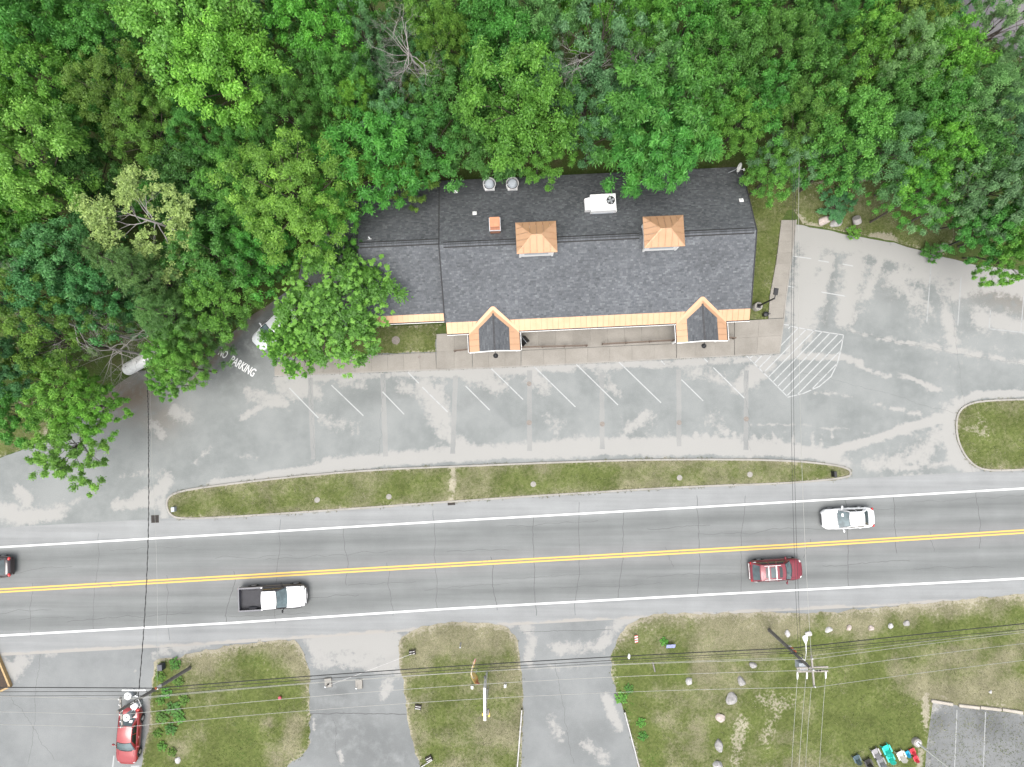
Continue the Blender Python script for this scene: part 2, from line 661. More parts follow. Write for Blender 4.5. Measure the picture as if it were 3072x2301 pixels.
def jitter_poly(poly, amp, s, seed):
    xs = np.array([p[0] for p in poly]); ys = np.array([p[1] for p in poly])
    jx = (fbm(xs, ys, s, 3, seed) - .5) * 2 * amp
    jy = (fbm(xs, ys, s, 3, seed + 9) - .5) * 2 * amp
    return [(a + b, c + d) for a, b, c, d in zip(xs, jx, ys, jy)]

def sheet(name, poly, z, step, mat, attrs=None, zfn=None, parent=None):
    b = densify(poly, step)
    xs = [p[0] for p in b]; ys = [p[1] for p in b]
    gx, gy = np.meshgrid(np.arange(min(xs) + step / 2, max(xs), step), np.arange(min(ys) + step / 2, max(ys), step))
    gx = gx.ravel() + rng.uniform(-.2, .2, gx.size) * step
    gy = gy.ravel() + rng.uniform(-.2, .2, gy.size) * step
    bb = b + [b[0]]
    m = inpoly(gx, gy, b)
    gx, gy = gx[m], gy[m]
    if len(gx):
        m = dist_poly(gx, gy, bb) > step * .45
        gx, gy = gx[m], gy[m]
    vs = [Vector(p) for p in b] + [Vector((float(a), float(c))) for a, c in zip(gx, gy)]
    ed = [(i, (i + 1) % len(b)) for i in range(len(b))]
    ov, oe, of, *_ = delaunay_2d_cdt(vs, ed, [], 1, 1e-4)
    V = np.array([(q.x, q.y, z) for q in ov])
    if zfn is not None: V[:, 2] = zfn(V[:, 0], V[:, 1])
    F = np.array([tuple(f) for f in of if len(f) == 3], np.int32)
    # face up
    A = V[F[:, 0]]; B = V[F[:, 1]]; C_ = V[F[:, 2]]
    cr = (B[:, 0] - A[:, 0]) * (C_[:, 1] - A[:, 1]) - (B[:, 1] - A[:, 1]) * (C_[:, 0] - A[:, 0])
    F[cr < 0] = F[cr < 0][:, ::-1]
    me = np_mesh(name, V, F, attrs(V[:, 0], V[:, 1]) if attrs else None)
    return mesh_obj(name, me, mat, parent)

def ribbon(mb, pts, wd, z):
    pts = [Vector(p) for p in pts]
    l = []; r = []
    for i, p in enumerate(pts):
        d = pts[min(i + 1, len(pts) - 1)] - pts[max(i - 1, 0)]
        d.normalize()
        n = Vector((-d.y, d.x)) * (wd[i] if hasattr(wd, '__len__') else wd) / 2
        l.append((p.x + n.x, p.y + n.y, z)); r.append((p.x - n.x, p.y - n.y, z))
    n = len(pts)
    mb.add(r + l, [(i, i + 1, n + i + 1, n + i) for i in range(n - 1)])

def struct(o):
    o['kind'] = 'structure'
    return o

# forest floor and far ground
struct(sheet('ground', [(-420, -420), (420, -420), (420, 420), (-420, 420)], -.03, 30, M['floor']))

# strokes of washed sand: (polyline, half width in display px, strength)
def strokes_field(X, Y, strokes):
    f = np.zeros(X.shape)
    for pts, hw, st in strokes:
        pw = PL(pts)
        h = hw * .0403
        if len(pw) == 1: pw = [pw[0], (pw[0][0] + .01, pw[0][1])]
        d = dist_poly(X, Y, pw)
        f = np.maximum(f, st * np.exp(-(d / h) ** 2))
    return f

SAND_LOT = [
    ([(460, 1048), (560, 1036), (640, 1021), (700, 1010), (830, 996), (980, 984), (1106, 977), (1300, 970), (1500, 968), (1700, 972), (1800, 984)], 13, 1.0),
    ([(700, 1000), (830, 988), (980, 972), (1106, 966), (1300, 958), (1500, 956), (1680, 958)], 14, .62),
    ([(1780, 978), (1850, 960), (1960, 925), (2060, 897)], 9, .85),
    ([(2075, 880), (2055, 900), (2050, 940), (2065, 985), (2100, 1015)], 20, .75),
    ([(2070, 872), (2110, 853), (2212, 850), (2300, 850)], 9, .9),
    ([(2060, 910), (1990, 985), (1880, 1010)], 26, .45),
    ([(600, 818), (700, 814), (900, 806), (1100, 798), (1300, 790), (1500, 782), (1690, 772)], 12, .66),
    ([(610, 830), (680, 845), (660, 830)], 26, .6), ([(540, 850), (600, 870), (650, 850)], 20, .55),
    ([(520, 905), (560, 880), (620, 870)], 10, .6), ([(740, 822), (780, 830)], 24, .5), ([(870, 830), (940, 850), (950, 900)], 26, .55),
    ([(1020, 815), (1080, 835)], 26, .52), ([(1150, 815), (1170, 840)], 24, .6), ([(1290, 800), (1330, 850)], 20, .48), ([(1480, 800), (1560, 815)], 22, .45),
    ([(1600, 830), (1640, 800), (1660, 780)], 26, .75), ([(1700, 770), (1830, 772), (1860, 785)], 8, .8),
    
    
    ([(1725, 510), (1800, 515), (1900, 535), (2010, 560), (2110, 595), (2212, 620)], 34, .85),
    ([(1760, 540), (1735, 620), (1730, 700), (1715, 760)], 18, .85), ([(1790, 560), (1770, 650)], 20, .72), ([(1850, 560), (1825, 690)], 26, .8),
    ([(1905, 560), (1870, 640)], 16, .6), ([(1930, 600), (1980, 640)], 22, .62), ([(1950, 590), (2000, 600)], 26, .68),
    ([(2050, 640), (2080, 620)], 22, .6), ([(2120, 690), (2212, 700)], 26, .55), ([(2040, 660), (2060, 740)], 12, .5),
    ([(1840, 715), (1900, 730), (2010, 748), (2080, 760), (2160, 775), (2260, 786)], 4.5, .62),
    ([(1830, 780), (1880, 800), (1910, 812), (1960, 812), (2030, 845)], 5, .62), ([(1740, 845), (1830, 855), (1920, 880), (1990, 895)], 4, .5),
    ([(1620, 915), (1740, 920), (1860, 930), (1880, 940)], 4, .5), ([(2020, 610), (2050, 700), (2060, 745)], 5, .55),
    ([(1950, 1010), (2050, 1003)], 5, .6), ([(1900, 1035), (2100, 1025)], 5, .5), ([(1790, 1000), (1830, 1005)], 14, .6),
    ([(300, 1078), (350, 1055), (360, 1030)], 20, .72), ([(250, 1090), (330, 1085)], 16, .68), ([(355, 1065), (350, 1090), (355, 1118)], 10, .72),
    ([(380, 890), (400, 900)], 20, .55), ([(330, 920), (350, 940)], 14, .5), ([(0, 1110), (60, 1120), (130, 1105)], 22, .6), ([(40, 1060), (60, 1080)], 14, .55),
    ([(150, 1090), (200, 1060)], 8, .5), ([(260, 1030), (320, 1020)], 8, .5), ([(520, 985), (560, 990)], 10, .35), ([(420, 1000), (460, 960)], 9, .4),
    ([(700, 900), (760, 930)], 26, .42), ([(960, 935), (1000, 960)], 22, .5), ([(1180, 900), (1200, 920)], 22, .38), ([(1360, 920), (1400, 900)], 24, .40), ([(1540, 900), (1560, 925)], 22, .4),
]
SAND_LOT += [([(x, 975), (x + 4, 935)], 4, .6) for x in range(1500, 1800, 21)]
SAND_LOT += [([(1735, 520), (1745, 600), (1735, 700)], 52, .58), ([(1850, 545), (1835, 660)], 46, .56), ([(1960, 570), (2100, 600)], 40, .62), ([(1930, 600), (1985, 650)], 34, .55)]
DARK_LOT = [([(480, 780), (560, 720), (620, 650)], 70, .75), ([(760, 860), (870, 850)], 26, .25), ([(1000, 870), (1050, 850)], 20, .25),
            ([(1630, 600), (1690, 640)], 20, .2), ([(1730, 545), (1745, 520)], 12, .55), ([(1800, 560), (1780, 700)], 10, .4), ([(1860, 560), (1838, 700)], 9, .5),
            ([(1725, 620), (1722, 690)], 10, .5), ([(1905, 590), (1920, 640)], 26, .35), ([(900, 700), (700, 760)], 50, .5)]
DIRT_LOT = [([(230, 860), (300, 850)], 45, .95), ([(290, 880), (350, 900)], 45, .45), ([(2100, 600), (2240, 650)], 45, .5), ([(480, 790), (560, 700), (620, 640)], 18, .0),
            ([(410, 830), (470, 770), (520, 710), (580, 655)], 8, .8)]
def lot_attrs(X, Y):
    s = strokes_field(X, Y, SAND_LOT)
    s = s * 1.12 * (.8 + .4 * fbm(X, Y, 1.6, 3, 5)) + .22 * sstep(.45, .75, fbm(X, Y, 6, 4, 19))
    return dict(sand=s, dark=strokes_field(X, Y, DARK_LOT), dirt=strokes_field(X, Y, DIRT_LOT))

LOT = PL([(-330, 1075), (-120, 1035), (0, 990), (75, 960), (160, 905), (230, 845), (300, 800), (420, 800), (470, 750), (530, 690), (585, 655), (640, 615), (655, 545), (720, 495), (800, 470),
          (800, 740), (1660, 700), (1690, 480), (1722, 486), (1780, 497), (1850, 510), (1930, 524), (2000, 545), (2105, 572), (2212, 585), (2560, 640), (2560, 1130), (-330, 1290)])
LOT = jitter_poly(densify(LOT, .4), .12, .8, 3)
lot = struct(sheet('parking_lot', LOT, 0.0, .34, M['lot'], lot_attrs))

# road ribbon; across = -1 .. 1 between the white lines
def lerp_line(pts, x):
    xs = [p[0] for p in pts]; ys = [p[1] for p in pts]
    return float(np.interp(x, xs, ys))
def world_line(pts):
    return [P(a, b) for a, b in pts]
YEL = world_line([(-320, 1292), (0, 1276), (500, 1247), (1106, 1212.5), (1700, 1179.5), (2212, 1148), (2560, 1126)])
WN = world_line([(-320, 1199), (0, 1182), (500, 1153.5), (960, 1126), (1500, 1096), (2212, 1055), (2560, 1034)])
WS = world_line([(-320, 1391), (0, 1373), (500, 1345.5), (960, 1315.5), (1500, 1286), (2212, 1249.5), (2560, 1231)])
def road_sheet():
    xs = np.arange(-62, 62.01, .8)
    ts = np.linspace(-1.45, 1.45, 45)
    rows = []; ac = []; sd_ = []
    for x in xs:
        y0 = lerp_line(YEL, x); yn = lerp_line(WN, x); ys = lerp_line(WS, x)
        r = []
        for t in ts:
            y = y0 + (yn - y0) * t if t >= 0 else y0 + (y0 - ys) * t
            r.append((x, y, .004)); ac.append(t)
        rows.append(r)
    V = np.array([q for r in rows for q in r])
    n = len(ts)
    F = []
    for i in range(len(xs) - 1):
        for k in range(n - 1):
            F.append((i * n + k, (i + 1) * n + k, (i + 1) * n + k + 1, i * n + k + 1))
    A = np.array(ac)
    X, Y = V[:, 0], V[:, 1]
    edge = sstep(-1.28, -1.45, A) * (.55 + .5 * fbm(X, Y, 3, 3, 8)) + sstep(1.32, 1.5, A) * .35
    road = mesh_obj('road', np_mesh('road', V, np.array(F, np.int32), dict(across=A, sand=edge)), M['road'])
    return struct(road)
road = road_sheet()

def line_obj(name, pts, wd, z, mat, parent, step=.5, wob=.0):
    mb = MB()
    d = densify(pts, step, False)
    if wob: d = [(a + random.uniform(-wob, wob), b + random.uniform(-wob, wob)) for a, b in d]
    ribbon(mb, d, wd, z)
    return mb.build(name, mat, parent)
line_obj('edge_line', WN, .15, .008, M['white_line'], road)
line_obj('edge_line', WS, .16, .008, M['white_line'], road)
line_obj('centre_line', [(a, b + .125) for a, b in YEL], .13, .0095, M['yellow_line'], road)
line_obj('centre_line', [(a, b - .125) for a, b in YEL], .13, .0095, M['yellow_line'], road)
line_obj('centre_line_gap', YEL, .30, .0065, M['gap_line'], road)

# cracks, joined, too thin to pick apart
def wander(p, q, n, amp):
    out = []
    dx, dy = q[0] - p[0], q[1] - p[1]
    L = math.hypot(dx, dy) + 1e-6
    off = 0
    for i in range(n + 1):
        t = i / n
        off += random.uniform(-amp, amp)
        off *= .9
        out.append((p[0] + dx * t - dy / L * off, p[1] + dy * t + dx / L * off))
    return out
cm = MB()
rc = random.Random(5)
x = -50
while x < 52:
    y0 = lerp_line(YEL, x); yn = lerp_line(WN, x); ys = lerp_line(WS, x)
    a = rc.choice([yn + rc.uniform(.2, 1.5), y0 + .5, yn, yn + 1])
    b = rc.choice([ys - rc.uniform(.2, 1.2), y0 - 1.2, ys])
    ribbon(cm, wander((x, a), (x + rc.uniform(-.6, .6), b), 22, .09), rc.uniform(.02, .045), .0062)
    x += rc.uniform(2.6, 6.0)
for side, lo, hi in ((WN, .25, .85), (WS, .25, .85)):
    x = -50
    while x < 48:
        L = rc.uniform(3, 11)
        t = rc.uniform(lo, hi)
        q = [(x, lerp_line(YEL, x) * (1 - t) + lerp_line(side, x) * t), (x + L, lerp_line(YEL, x + L) * (1 - t) + lerp_line(side, x + L) * t)]
        ribbon(cm, wander(q[0], q[1], int(L * 3), .10), rc.uniform(.012, .03), .0062)
        x += L * rc.uniform(.5, 1.6)
tag(cm.build('crack_lines', M['crack'], road), kind='stuff')
cm = MB()
for a, b in [((672, 810), (680, 1000)), ((1610, 800), (1622, 975)), ((2055, 640), (2100, 1020)), ((1830, 715), (2212, 790)), ((1720, 800), (2060, 890)), ((2212, 1040), (1900, 1060)), ((0, 1150), (330, 1140)), ((820, 985), (830, 810))]:
    ribbon(cm, wander(P(*a), P(*b), 60, .09), .012, .0025)
tag(cm.build('crack_lines', M['crack'], lot), kind='stuff')

for x0, y0, x1, y1 in ((670, 816, 677, 992), (827, 808, 833, 986), (1144, 800, 1144, 974), (1300, 806, 1301, 970), (1466, 798, 1467, 964), (1612, 800, 1611, 972), (984, 812, 978, 980)):
    a, b = P(x0, y0), P(x1, y1)
    mb = MB()
    pts = densify([a, b], .4, False)
    ribbon(mb, [(p[0] + random.uniform(-.015, .015), p[1]) for p in pts], [.42 + random.uniform(-.04, .04) for _ in pts], .0018)
    mb.build('asphalt_patch', M['patch'], lot)
# stall lines and hatching on the lot
def stall(pts, mat='stall_line', wd=.095):
    line_obj('painted_line', PL(pts), wd, .004, M[mat], lot, .3)
for s in [[(625, 838), (688, 903)], [(716, 832), (785, 898)], [(826, 846), (873, 895)], [(880, 803), (905, 828)], [(912, 836), (967, 890)], [(1006, 834), (1058, 886)], [(1060, 795), (1130, 863)],
          [(1153, 791), (1243, 879)], [(1245, 787), (1335, 875)], [(1337, 782), (1428, 870)], [(1472, 820), (1519, 866)], [(1428, 779), (1436, 787)], [(1541, 794), (1608, 860)], [(1521, 774), (1529, 782)]]:
    stall(s)
for s in [[(335, 388), (435, 402)], [(475, 412), (535, 422)], [(610, 432), (668, 443)], [(300, 555), (340, 562)], [(490, 588), (630, 612)], [(270, 768), (310, 773)]]:
    stall([K('H', *q) for q in s])
for s in [[(1105, 425), (1080, 760)], [(1272, 505), (1253, 775)], [(1437, 690), (1428, 795)], [(1622, 610), (1605, 810)], [(1428, 793), (1623, 815)], [(1800, 640), (1780, 840)]]:
    stall([K('H', *q) for q in s], 'faded_line')
HP = [(75, 945), (305, 1175), (390, 1155), (480, 1115), (545, 1060), (580, 990), (605, 890), (615, 828), (400, 795), (318, 778), (262, 860), (245, 945)]
stall([K('H', *q) for q in HP[0:8]])
stall([K('H', *q) for q in HP[7:10]])
def hatch():
    pw = [K('H', *q) for q in HP]
    xs = np.array([p[0] for p in pw]); ys = np.array([p[1] for p in pw])
    d = np.array((.70, -.714)); nrm = np.array((.714, .70))
    pr = xs * nrm[0] + ys * nrm[1]
    t = pr.min() + 9
    while t < pr.max() - 6:
        hits = []
        for i in range(len(pw)):
            a = np.array(pw[i]); b = np.array(pw[(i + 1) % len(pw)])
            da = a @ nrm - t; db = b @ nrm - t
            if da * db < 0:
                q = a + (b - a) * da / (da - db)
                hits.append(q @ d)
        hits.sort()
        for h0, h1 in zip(hits[::2], hits[1::2]):
            if h1 - h0 > 8:
                p = nrm * t + d * h0; q = nrm * t + d * h1
                stall([tuple(p), tuple(q)])
        t += 14.2
hatch()

# NO PARKING
def lettering(txt, cx, cy, ang, h, wd):
    cu = bpy.data.curves.new('lettering', 'FONT')
    cu.body = txt
    cu.align_x = 'CENTER'
    cu.align_y = 'CENTER'
    cu.size = 1.0
    cu.offset = .018
    tmp = bpy.data.objects.new('tmp', cu)
    COL.objects.link(tmp)
    dg = bpy.context.evaluated_depsgraph_get()
    me = bpy.data.meshes.new_from_object(tmp.evaluated_get(dg))
    bpy.data.objects.remove(tmp)
    n = len(me.vertices)
    co = np.zeros(n * 3); me.vertices.foreach_get('co', co)
    co = co.reshape(-1, 3)
    w0 = co[:, 0].max() - co[:, 0].min(); h0 = co[:, 1].max() - co[:, 1].min()
    co[:, 0] *= wd / w0; co[:, 1] *= h / h0
    c, s = math.cos(ang), math.sin(ang)
    X = co[:, 0] * c - co[:, 1] * s + cx; Y = co[:, 0] * s + co[:, 1] * c + cy
    me.vertices.foreach_set('co', np.stack([X, Y, np.full(n, .006)], 1).ravel())
    me.materials.clear()
    me.update()
    o = mesh_obj('lettering', me, M['white_line'], lot)
    o['label'] = 'white stencilled words NO PARKING painted on the asphalt'
    return o
a = P(*K('C', 1508, 414)); b = P(*K('C', 1386, 334))
lettering('PARKING', a[0], a[1], R(-31), .74, 2.45)
lettering('NO', b[0], b[1], R(-31), .70, .74)

# land south of the road: paved aprons and drives
SAND_S = [
    ([(380, 1400), (470, 1378), (560, 1365), (700, 1360), (860, 1352), (960, 1335), (1106, 1330)], 14, .8),
    ([(690, 1385), (780, 1385), (850, 1390)], 36, .95), ([(690, 1420), (780, 1430), (860, 1440)], 26, .7), ([(840, 1470), (830, 1500)], 14, .7),
    ([(1130, 1345), (1150, 1380), (1140, 1430)], 14, .72), ([(1200, 1400), (1290, 1400), (1320, 1370)], 18, .7), ([(1330, 1350), (1400, 1318), (1500, 1310), (1700, 1303), (1900, 1297), (2212, 1272), (2400, 1262)], 11, .95),
    ([(1310, 1500), (1320, 1540), (1335, 1570)], 14, .8), ([(1190, 1555), (1210, 1590)], 18, .55), ([(1270, 1610), (1310, 1640)], 22, .6), ([(1150, 1440), (1250, 1440)], 12, .4),
    ([(0, 1430), (30, 1450), (50, 1430)], 24, .72), ([(60, 1400), (120, 1405)], 16, .5), ([(335, 1415), (360, 1405)], 14, .7), ([(734, 1620), (738, 1650)], 8, .7), ([(290, 1440), (320, 1500), (300, 1620)], 5, .45),
    ([(890, 1520), (900, 1600), (915, 1660)], 4, .6), ([(670, 1500), (680, 1570), (660, 1630)], 4, .6), ([(1010, 1345), (1100, 1350)], 12, .7)]
DARK_S = [([(700, 1560), (780, 1600), (850, 1640)], 80, .5), ([(695, 1475), (740, 1500)], 20, .6), ([(1220, 1600), (1300, 1580)], 40, .3), ([(100, 1560), (200, 1600)], 60, .1), ([(775, 1405), (800, 1415)], 10, .5)]
def south_attrs(X, Y):
    s = strokes_field(X, Y, SAND_S) * (.8 + .4 * fbm(X, Y, 1.6, 3, 15))
    return dict(sand=s, dark=strokes_field(X, Y, DARK_S), dirt=strokes_field(X, Y, [([(330, 1500), (312, 1640)], 4, .6)]))
APR = [(-66, lerp_line(WS, -62) + 1.0), (-66, -46), (66, -46), (66, lerp_line(WS, 62) + 1.0)] + [(x, lerp_line(WS, x) + .5) for x in (40, 20, 0, -20, -40)]
apron = struct(sheet('forecourt', APR, 0.0, .45, M['drive'], south_attrs))
cm = MB()
ribbon(cm, wander(P(670, 1541), P(878, 1541), 40, .04), .06, .003)
ribbon(cm, wander(P(1128, 1365), P(1320, 1360), 40, .04), .03, .003)
ribbon(cm, wander(P(0, 1400), P(320, 1390), 60, .05), .025, .003)
for a, b in [((20, 1500), (120, 1640)), ((90, 1400), (60, 1650)), ((1120, 1340), (2212, 1270)), ((1200, 1430), (1240, 1650)), ((720, 1555), (735, 1655))]:
    ribbon(cm, wander(P(*a), P(*b), 60, .08), .02, .003)
tag(cm.build('crack_lines', M['crack'], apron), kind='stuff')
for s in [[(145, 1430), (115, 1700)], [(480, 1645), (650, 1640)]]:
    line_obj('painted_line', [P((320 + u * .1515) / 1.3888, (2050 + v * .1515) / 1.3888) for u, v in s], .11, .004, M['stall_line'], apron)

SEL = PL([K('G', 1372, 1112), K('G', 1345, 1300), K('G', 1318, 1500), K('G', 1300, 1760), (1990, 1780), (2560, 1780), (2560, 1600), K('G', 2128, 1222), K('G', 1700, 1165)])
selot = struct(sheet('paved_lot', SEL, .062, .6, M['selot'], lambda X, Y: dict(sand=.42 * np.exp(-(dist_poly(X, Y, SEL[:4]) / .8) ** 2) + .3 * np.exp(-(dist_poly(X, Y, SEL[7:] + SEL[:1]) / .7) ** 2), dark=.5 * (fbm(X, Y, 2.5, 4, 40) > .55), dirt=0 * X)))
for s in [[(1570, 1180), (1548, 1700)], [(1806, 1200), (1786, 1700)]]:
    line_obj('painted_line', PL([K('G', *q) for q in s]), .08, .066, M['faded_line'], selot)

# ------------------------------------------------------------------ turf areas
TURFS = []
LUSH = [([(1345, 1470), (1352, 1540), (1375, 1600), (1400, 1650)], 26, 1.0), ([(1330, 1410), (1350, 1440)], 16, .8), ([(1425, 1375), (1450, 1390)], 16, .7), ([(1420, 1440), (1500, 1480)], 20, .45), ([(1540, 1590), (1560, 1640)], 18, .5), ([(350, 1430), (360, 1500), (350, 1580), (345, 1650)], 24, .8),
        ([(530, 1425), (570, 1440)], 22, .5), ([(540, 1560), (520, 1650)], 36, .55), ([(1880, 1550), (1960, 1570)], 30, .4), ([(1000, 1590), (1040, 1640)], 20, .35), ([(1880, 1400), (2212, 1345)], 22, .35)]
def turf(name, pts, z, dryfn, barefn, smooth=1, kerb=None, jit=.12, step=.5, raw=False, dens=26, bl=(.07, .17)):
    poly = pts if raw else PL(pts)
    poly = smooth_poly(poly, smooth)
    poly = jitter_poly(densify(poly, .3), jit, .5, len(TURFS) + 30)
    def at(X, Y):
        e = dist_poly(X, Y, poly + [poly[0]])
        return dict(dry=np.clip(dryfn(X, Y, e), 0, 1), bare=np.clip(barefn(X, Y, e), 0, 1))
    o = struct(sheet(name, poly, z, step, M['turf'], at, zfn=lambda X, Y: z - .05 + .05 * sstep(0, .5, dist_poly(X, Y, poly + [poly[0]]))))
    TURFS.append((o, poly, z, at, dens, bl))
    return o

def blades():
    for o, poly, z, at, dens, bl in TURFS:
        xs = np.array([p[0] for p in poly]); ys = np.array([p[1] for p in poly])
        x0, x1, y0, y1 = max(xs.min() - .3, -50), min(xs.max() + .3, 50), max(ys.min() - .3, -33), min(ys.max() + .3, 44)
        n = int((x1 - x0) * (y1 - y0) * dens)
        X = rng.uniform(x0, x1, n); Y = rng.uniform(y0, y1, n)
        e = dist_poly(X, Y, poly + [poly[0]]) if n < 400000 else 0 * X
        ins = inpoly(X, Y, poly)
        keep = ins | (e < .12)
        X, Y, e = X[keep], Y[keep], e[keep]
        A = at(X, Y)
        keep = rng.uniform(0, 1, len(X)) > np.clip(A['bare'] * 1.6 - .2 + A['dry'] * .35, 0, .95)
        X, Y = X[keep], Y[keep]
        dry = A['dry'][keep]
        n = len(X)
        cl = fbm(X, Y, .9, 3, 77)
        k = 3
        V = np.zeros((n, k, 3, 3)); 
        for j in range(k):
            th = rng.uniform(0, 2 * np.pi, n); L = rng.uniform(bl[0], bl[1], n) * (.5 + cl); wd = rng.uniform(.012, .03, n)
            lx, ly = np.cos(th), np.sin(th)
            bx = X + rng.uniform(-.09, .09, n); by = Y + rng.uniform(-.05, .05, n)
            V[:, j, 0] = np.stack([bx - ly * wd, by + lx * wd, np.full(n, z - .03)], 1)
            V[:, j, 1] = np.stack([bx + ly * wd, by - lx * wd, np.full(n, z - .03)], 1)
            V[:, j, 2] = np.stack([bx + lx * L * .75, by + ly * L * .75, z + L * rng.uniform(.25, .7, n)], 1)
        dr = np.clip(dry + rng.uniform(-.5, .5, n) + (fbm(X, Y, .7, 3, 55) - .5) * .9, 0, 1)
        tone = np.clip(cl * .6 + (fbm(X, Y, 3.5, 4, 78) - .5) * 1.3 + .28 + rng.uniform(-.3, .3, n), 0, 1)
        lush = np.clip(strokes_field(X, Y, LUSH) * 1.25 * sstep(.34, .6, fbm(X, Y, 1.0, 4, 66)) + rng.uniform(-.15, .15, n), 0, 1)
        V = V.reshape(-1, 3)
        F = np.arange(len(V), dtype=np.int32).reshape(-1, 3)
        me = np_mesh('grass_blades', V, F, dict(dry=np.repeat(dr, k * 3), tone=np.repeat(tone, k * 3), lush=np.repeat(lush, k * 3)))
        g = mesh_obj('grass_blades', me, M['blade'], o)
        g['kind'] = 'stuff'

def patchy(seed, s=3.0, lo=.45, hi=.65, k=1.0):
    return lambda X, Y: k * sstep(lo, hi, fbm(X, Y, s, 4, seed))

def kerb_ring(name, poly, parent, wd=.16, z0=-.02, z1=.115):
    mb = MB()
    n = len(poly)
    cx = sum(p[0] for p in poly) / n; cy = sum(p[1] for p in poly) / n
    area = sum(poly[i][0] * poly[(i + 1) % n][1] - poly[(i + 1) % n][0] * poly[i][1] for i in range(n))
    sg = 1 if area > 0 else -1
    inn = []
    for i in range(n):
        a = Vector(poly[i - 1]); b = Vector(poly[(i + 1) % n])
        d = (b - a).normalized()
        inn.append(Vector(poly[i]) + Vector((-d.y, d.x)) * wd * sg)
    for i in range(n):
        j = (i + 1) % n
        o0, o1, i0, i1 = poly[i], poly[j], inn[i], inn[j]
        mb.add([(o0[0], o0[1], z0), (o1[0], o1[1], z0), (o1[0], o1[1], z1), (o0[0], o0[1], z1), (i1.x, i1.y, z1), (i0.x, i0.y, z1), (i1.x, i1.y, z0), (i0.x, i0.y, z0)],
               [(0, 1, 2, 3), (3, 2, 4, 5), (5, 4, 6, 7)])
    mb.build(name, M['kerb'], parent, fix=True)

ISL = [(358, 1090), (362, 1074), (378, 1063), (420, 1053), (600, 1031), (800, 1013), (975, 1006), (1300, 993), (1500, 990), (1700, 992), (1800, 1002), (1832, 1010), (1841, 1022), (1830, 1034),
       (1700, 1046), (1500, 1052), (1200, 1070), (960, 1086), (700, 1105), (500, 1118), (390, 1123), (366, 1113)]
ISLw = PL(ISL)
p2 = lambda X, Y: .5 * sstep(.3, .85, fbm(X, Y, 2.6, 5, 3)) + .7 * (fbm(X, Y, .9, 4, 6) - .42)
islo = turf('grass_island', ISLw, .10, lambda X, Y, e: p2(X, Y) + .5 * np.exp(-e / .5) + .12, lambda X, Y, e: .75 * np.exp(-(e / .22) ** 2) * sstep(.4, .6, fbm(X, Y, 1.2, 3, 4)) + strokes_field(X, Y, [([(977, 1003), (974, 1086)], 5, 1.3), ([(1760, 1000), (1830, 1020)], 9, .35)]),
            smooth=1, raw=True, jit=.06, dens=34)
kerb_ring('kerb', smooth_poly(ISLw, 2), islo, .15)
RISL = PL([(2062, 925), (2066, 890), (2088, 871), (2130, 863), (2250, 860), (2560, 856), (2560, 1000), (2250, 1014), (2150, 1019), (2112, 1014), (2086, 992), (2068, 958)])
risl = turf('grass_island', RISL, .10, lambda X, Y, e: p2(X, Y) + .4 * np.exp(-e / .5) + .15, lambda X, Y, e: strokes_field(X, Y, [([(2085, 920), (2120, 935)], 14, .6), ([(2110, 905), (2140, 920)], 12, .6)]) + .5 * np.exp(-(e / .25) ** 2), raw=True, jit=.06, dens=34)
kerb_ring('kerb', smooth_poly(RISL, 2), risl, .15)
DRYS = lambda sd, k=.55: (lambda X, Y: k * sstep(.32, .72, fbm(X, Y, 4.2, 5, sd)) + 1.3 * (fbm(X, Y, 1.3, 4, sd + 3) - .42))
d1 = DRYS(51, .5)
def roaddry(X, Y, span, gain):
    ys = np.interp(X, [p[0] for p in WS], [p[1] for p in WS])
    d = ys - Y
    return gain * (1 - sstep(span * .15, span * 1.25, d + (fbm(X, Y, 1.6, 4, 71) - .5) * span * .5))
WVP = [(331, 1431), (347, 1421), (387, 1421), (406, 1412), (469, 1400), (562, 1386), (630, 1383), (650, 1392), (659, 1418), (672, 1462), (668, 1525), (672, 1571), (669, 1612), (650, 1634), (615, 1655), (590, 1740), (300, 1740), (308, 1634), (325, 1556), (328, 1478)]
turf('verge', WVP, .07, lambda X, Y, e: d1(X, Y) + roaddry(X, Y, 5.2, .8) + strokes_field(X, Y, [([(640, 1560), (600, 1650)], 26, .9), ([(580, 1560)], 18, .6)]) - strokes_field(X, Y, [([(560, 1560), (520, 1640)], 40, .5), ([(530, 1425), (570, 1440)], 26, .5), ([(350, 1430), (370, 1560)], 26, .9)]),
     lambda X, Y, e: roaddry(X, Y, 4.6, .62) * fbm(X, Y, 1.0, 3, 61) + .6 * np.exp(-(e / .3) ** 2), jit=.22, dens=40)
MVP = [(860, 1389), (870, 1374), (895, 1357), (925, 1348), (1006, 1343), (1071, 1346), (1108, 1362), (1123, 1402), (1128, 1474), (1130, 1539), (1126, 1657), (1124, 1740), (930, 1740), (908, 1656), (895, 1620), (877, 1539), (871, 1474), (863, 1425)]
d2 = DRYS(81, .6)
turf('verge', MVP, .07, lambda X, Y, e: d2(X, Y) + .16 + roaddry(X, Y, 4.8, .8) + .35 * np.exp(-e / .5), lambda X, Y, e: roaddry(X, Y, 4.4, .66) * fbm(X, Y, 1.0, 3, 62) + .6 * np.exp(-(e / .3) ** 2) + strokes_field(X, Y, [([(908, 1545)], 7, .7), ([(974, 1530)], 8, .5)]), jit=.2, dens=40)
EVP = [(1320, 1459), (1320, 1412), (1330, 1391), (1343, 1360), (1374, 1337), (1427, 1323), (1531, 1326), (1662, 1322), (1800, 1325), (1839, 1316), (2022, 1302), (2212, 1281), (2560, 1255), (2560, 1780), (1400, 1780), (1380, 1657), (1364, 1590), (1348, 1537), (1333, 1501)]
d3 = DRYS(91, .62)
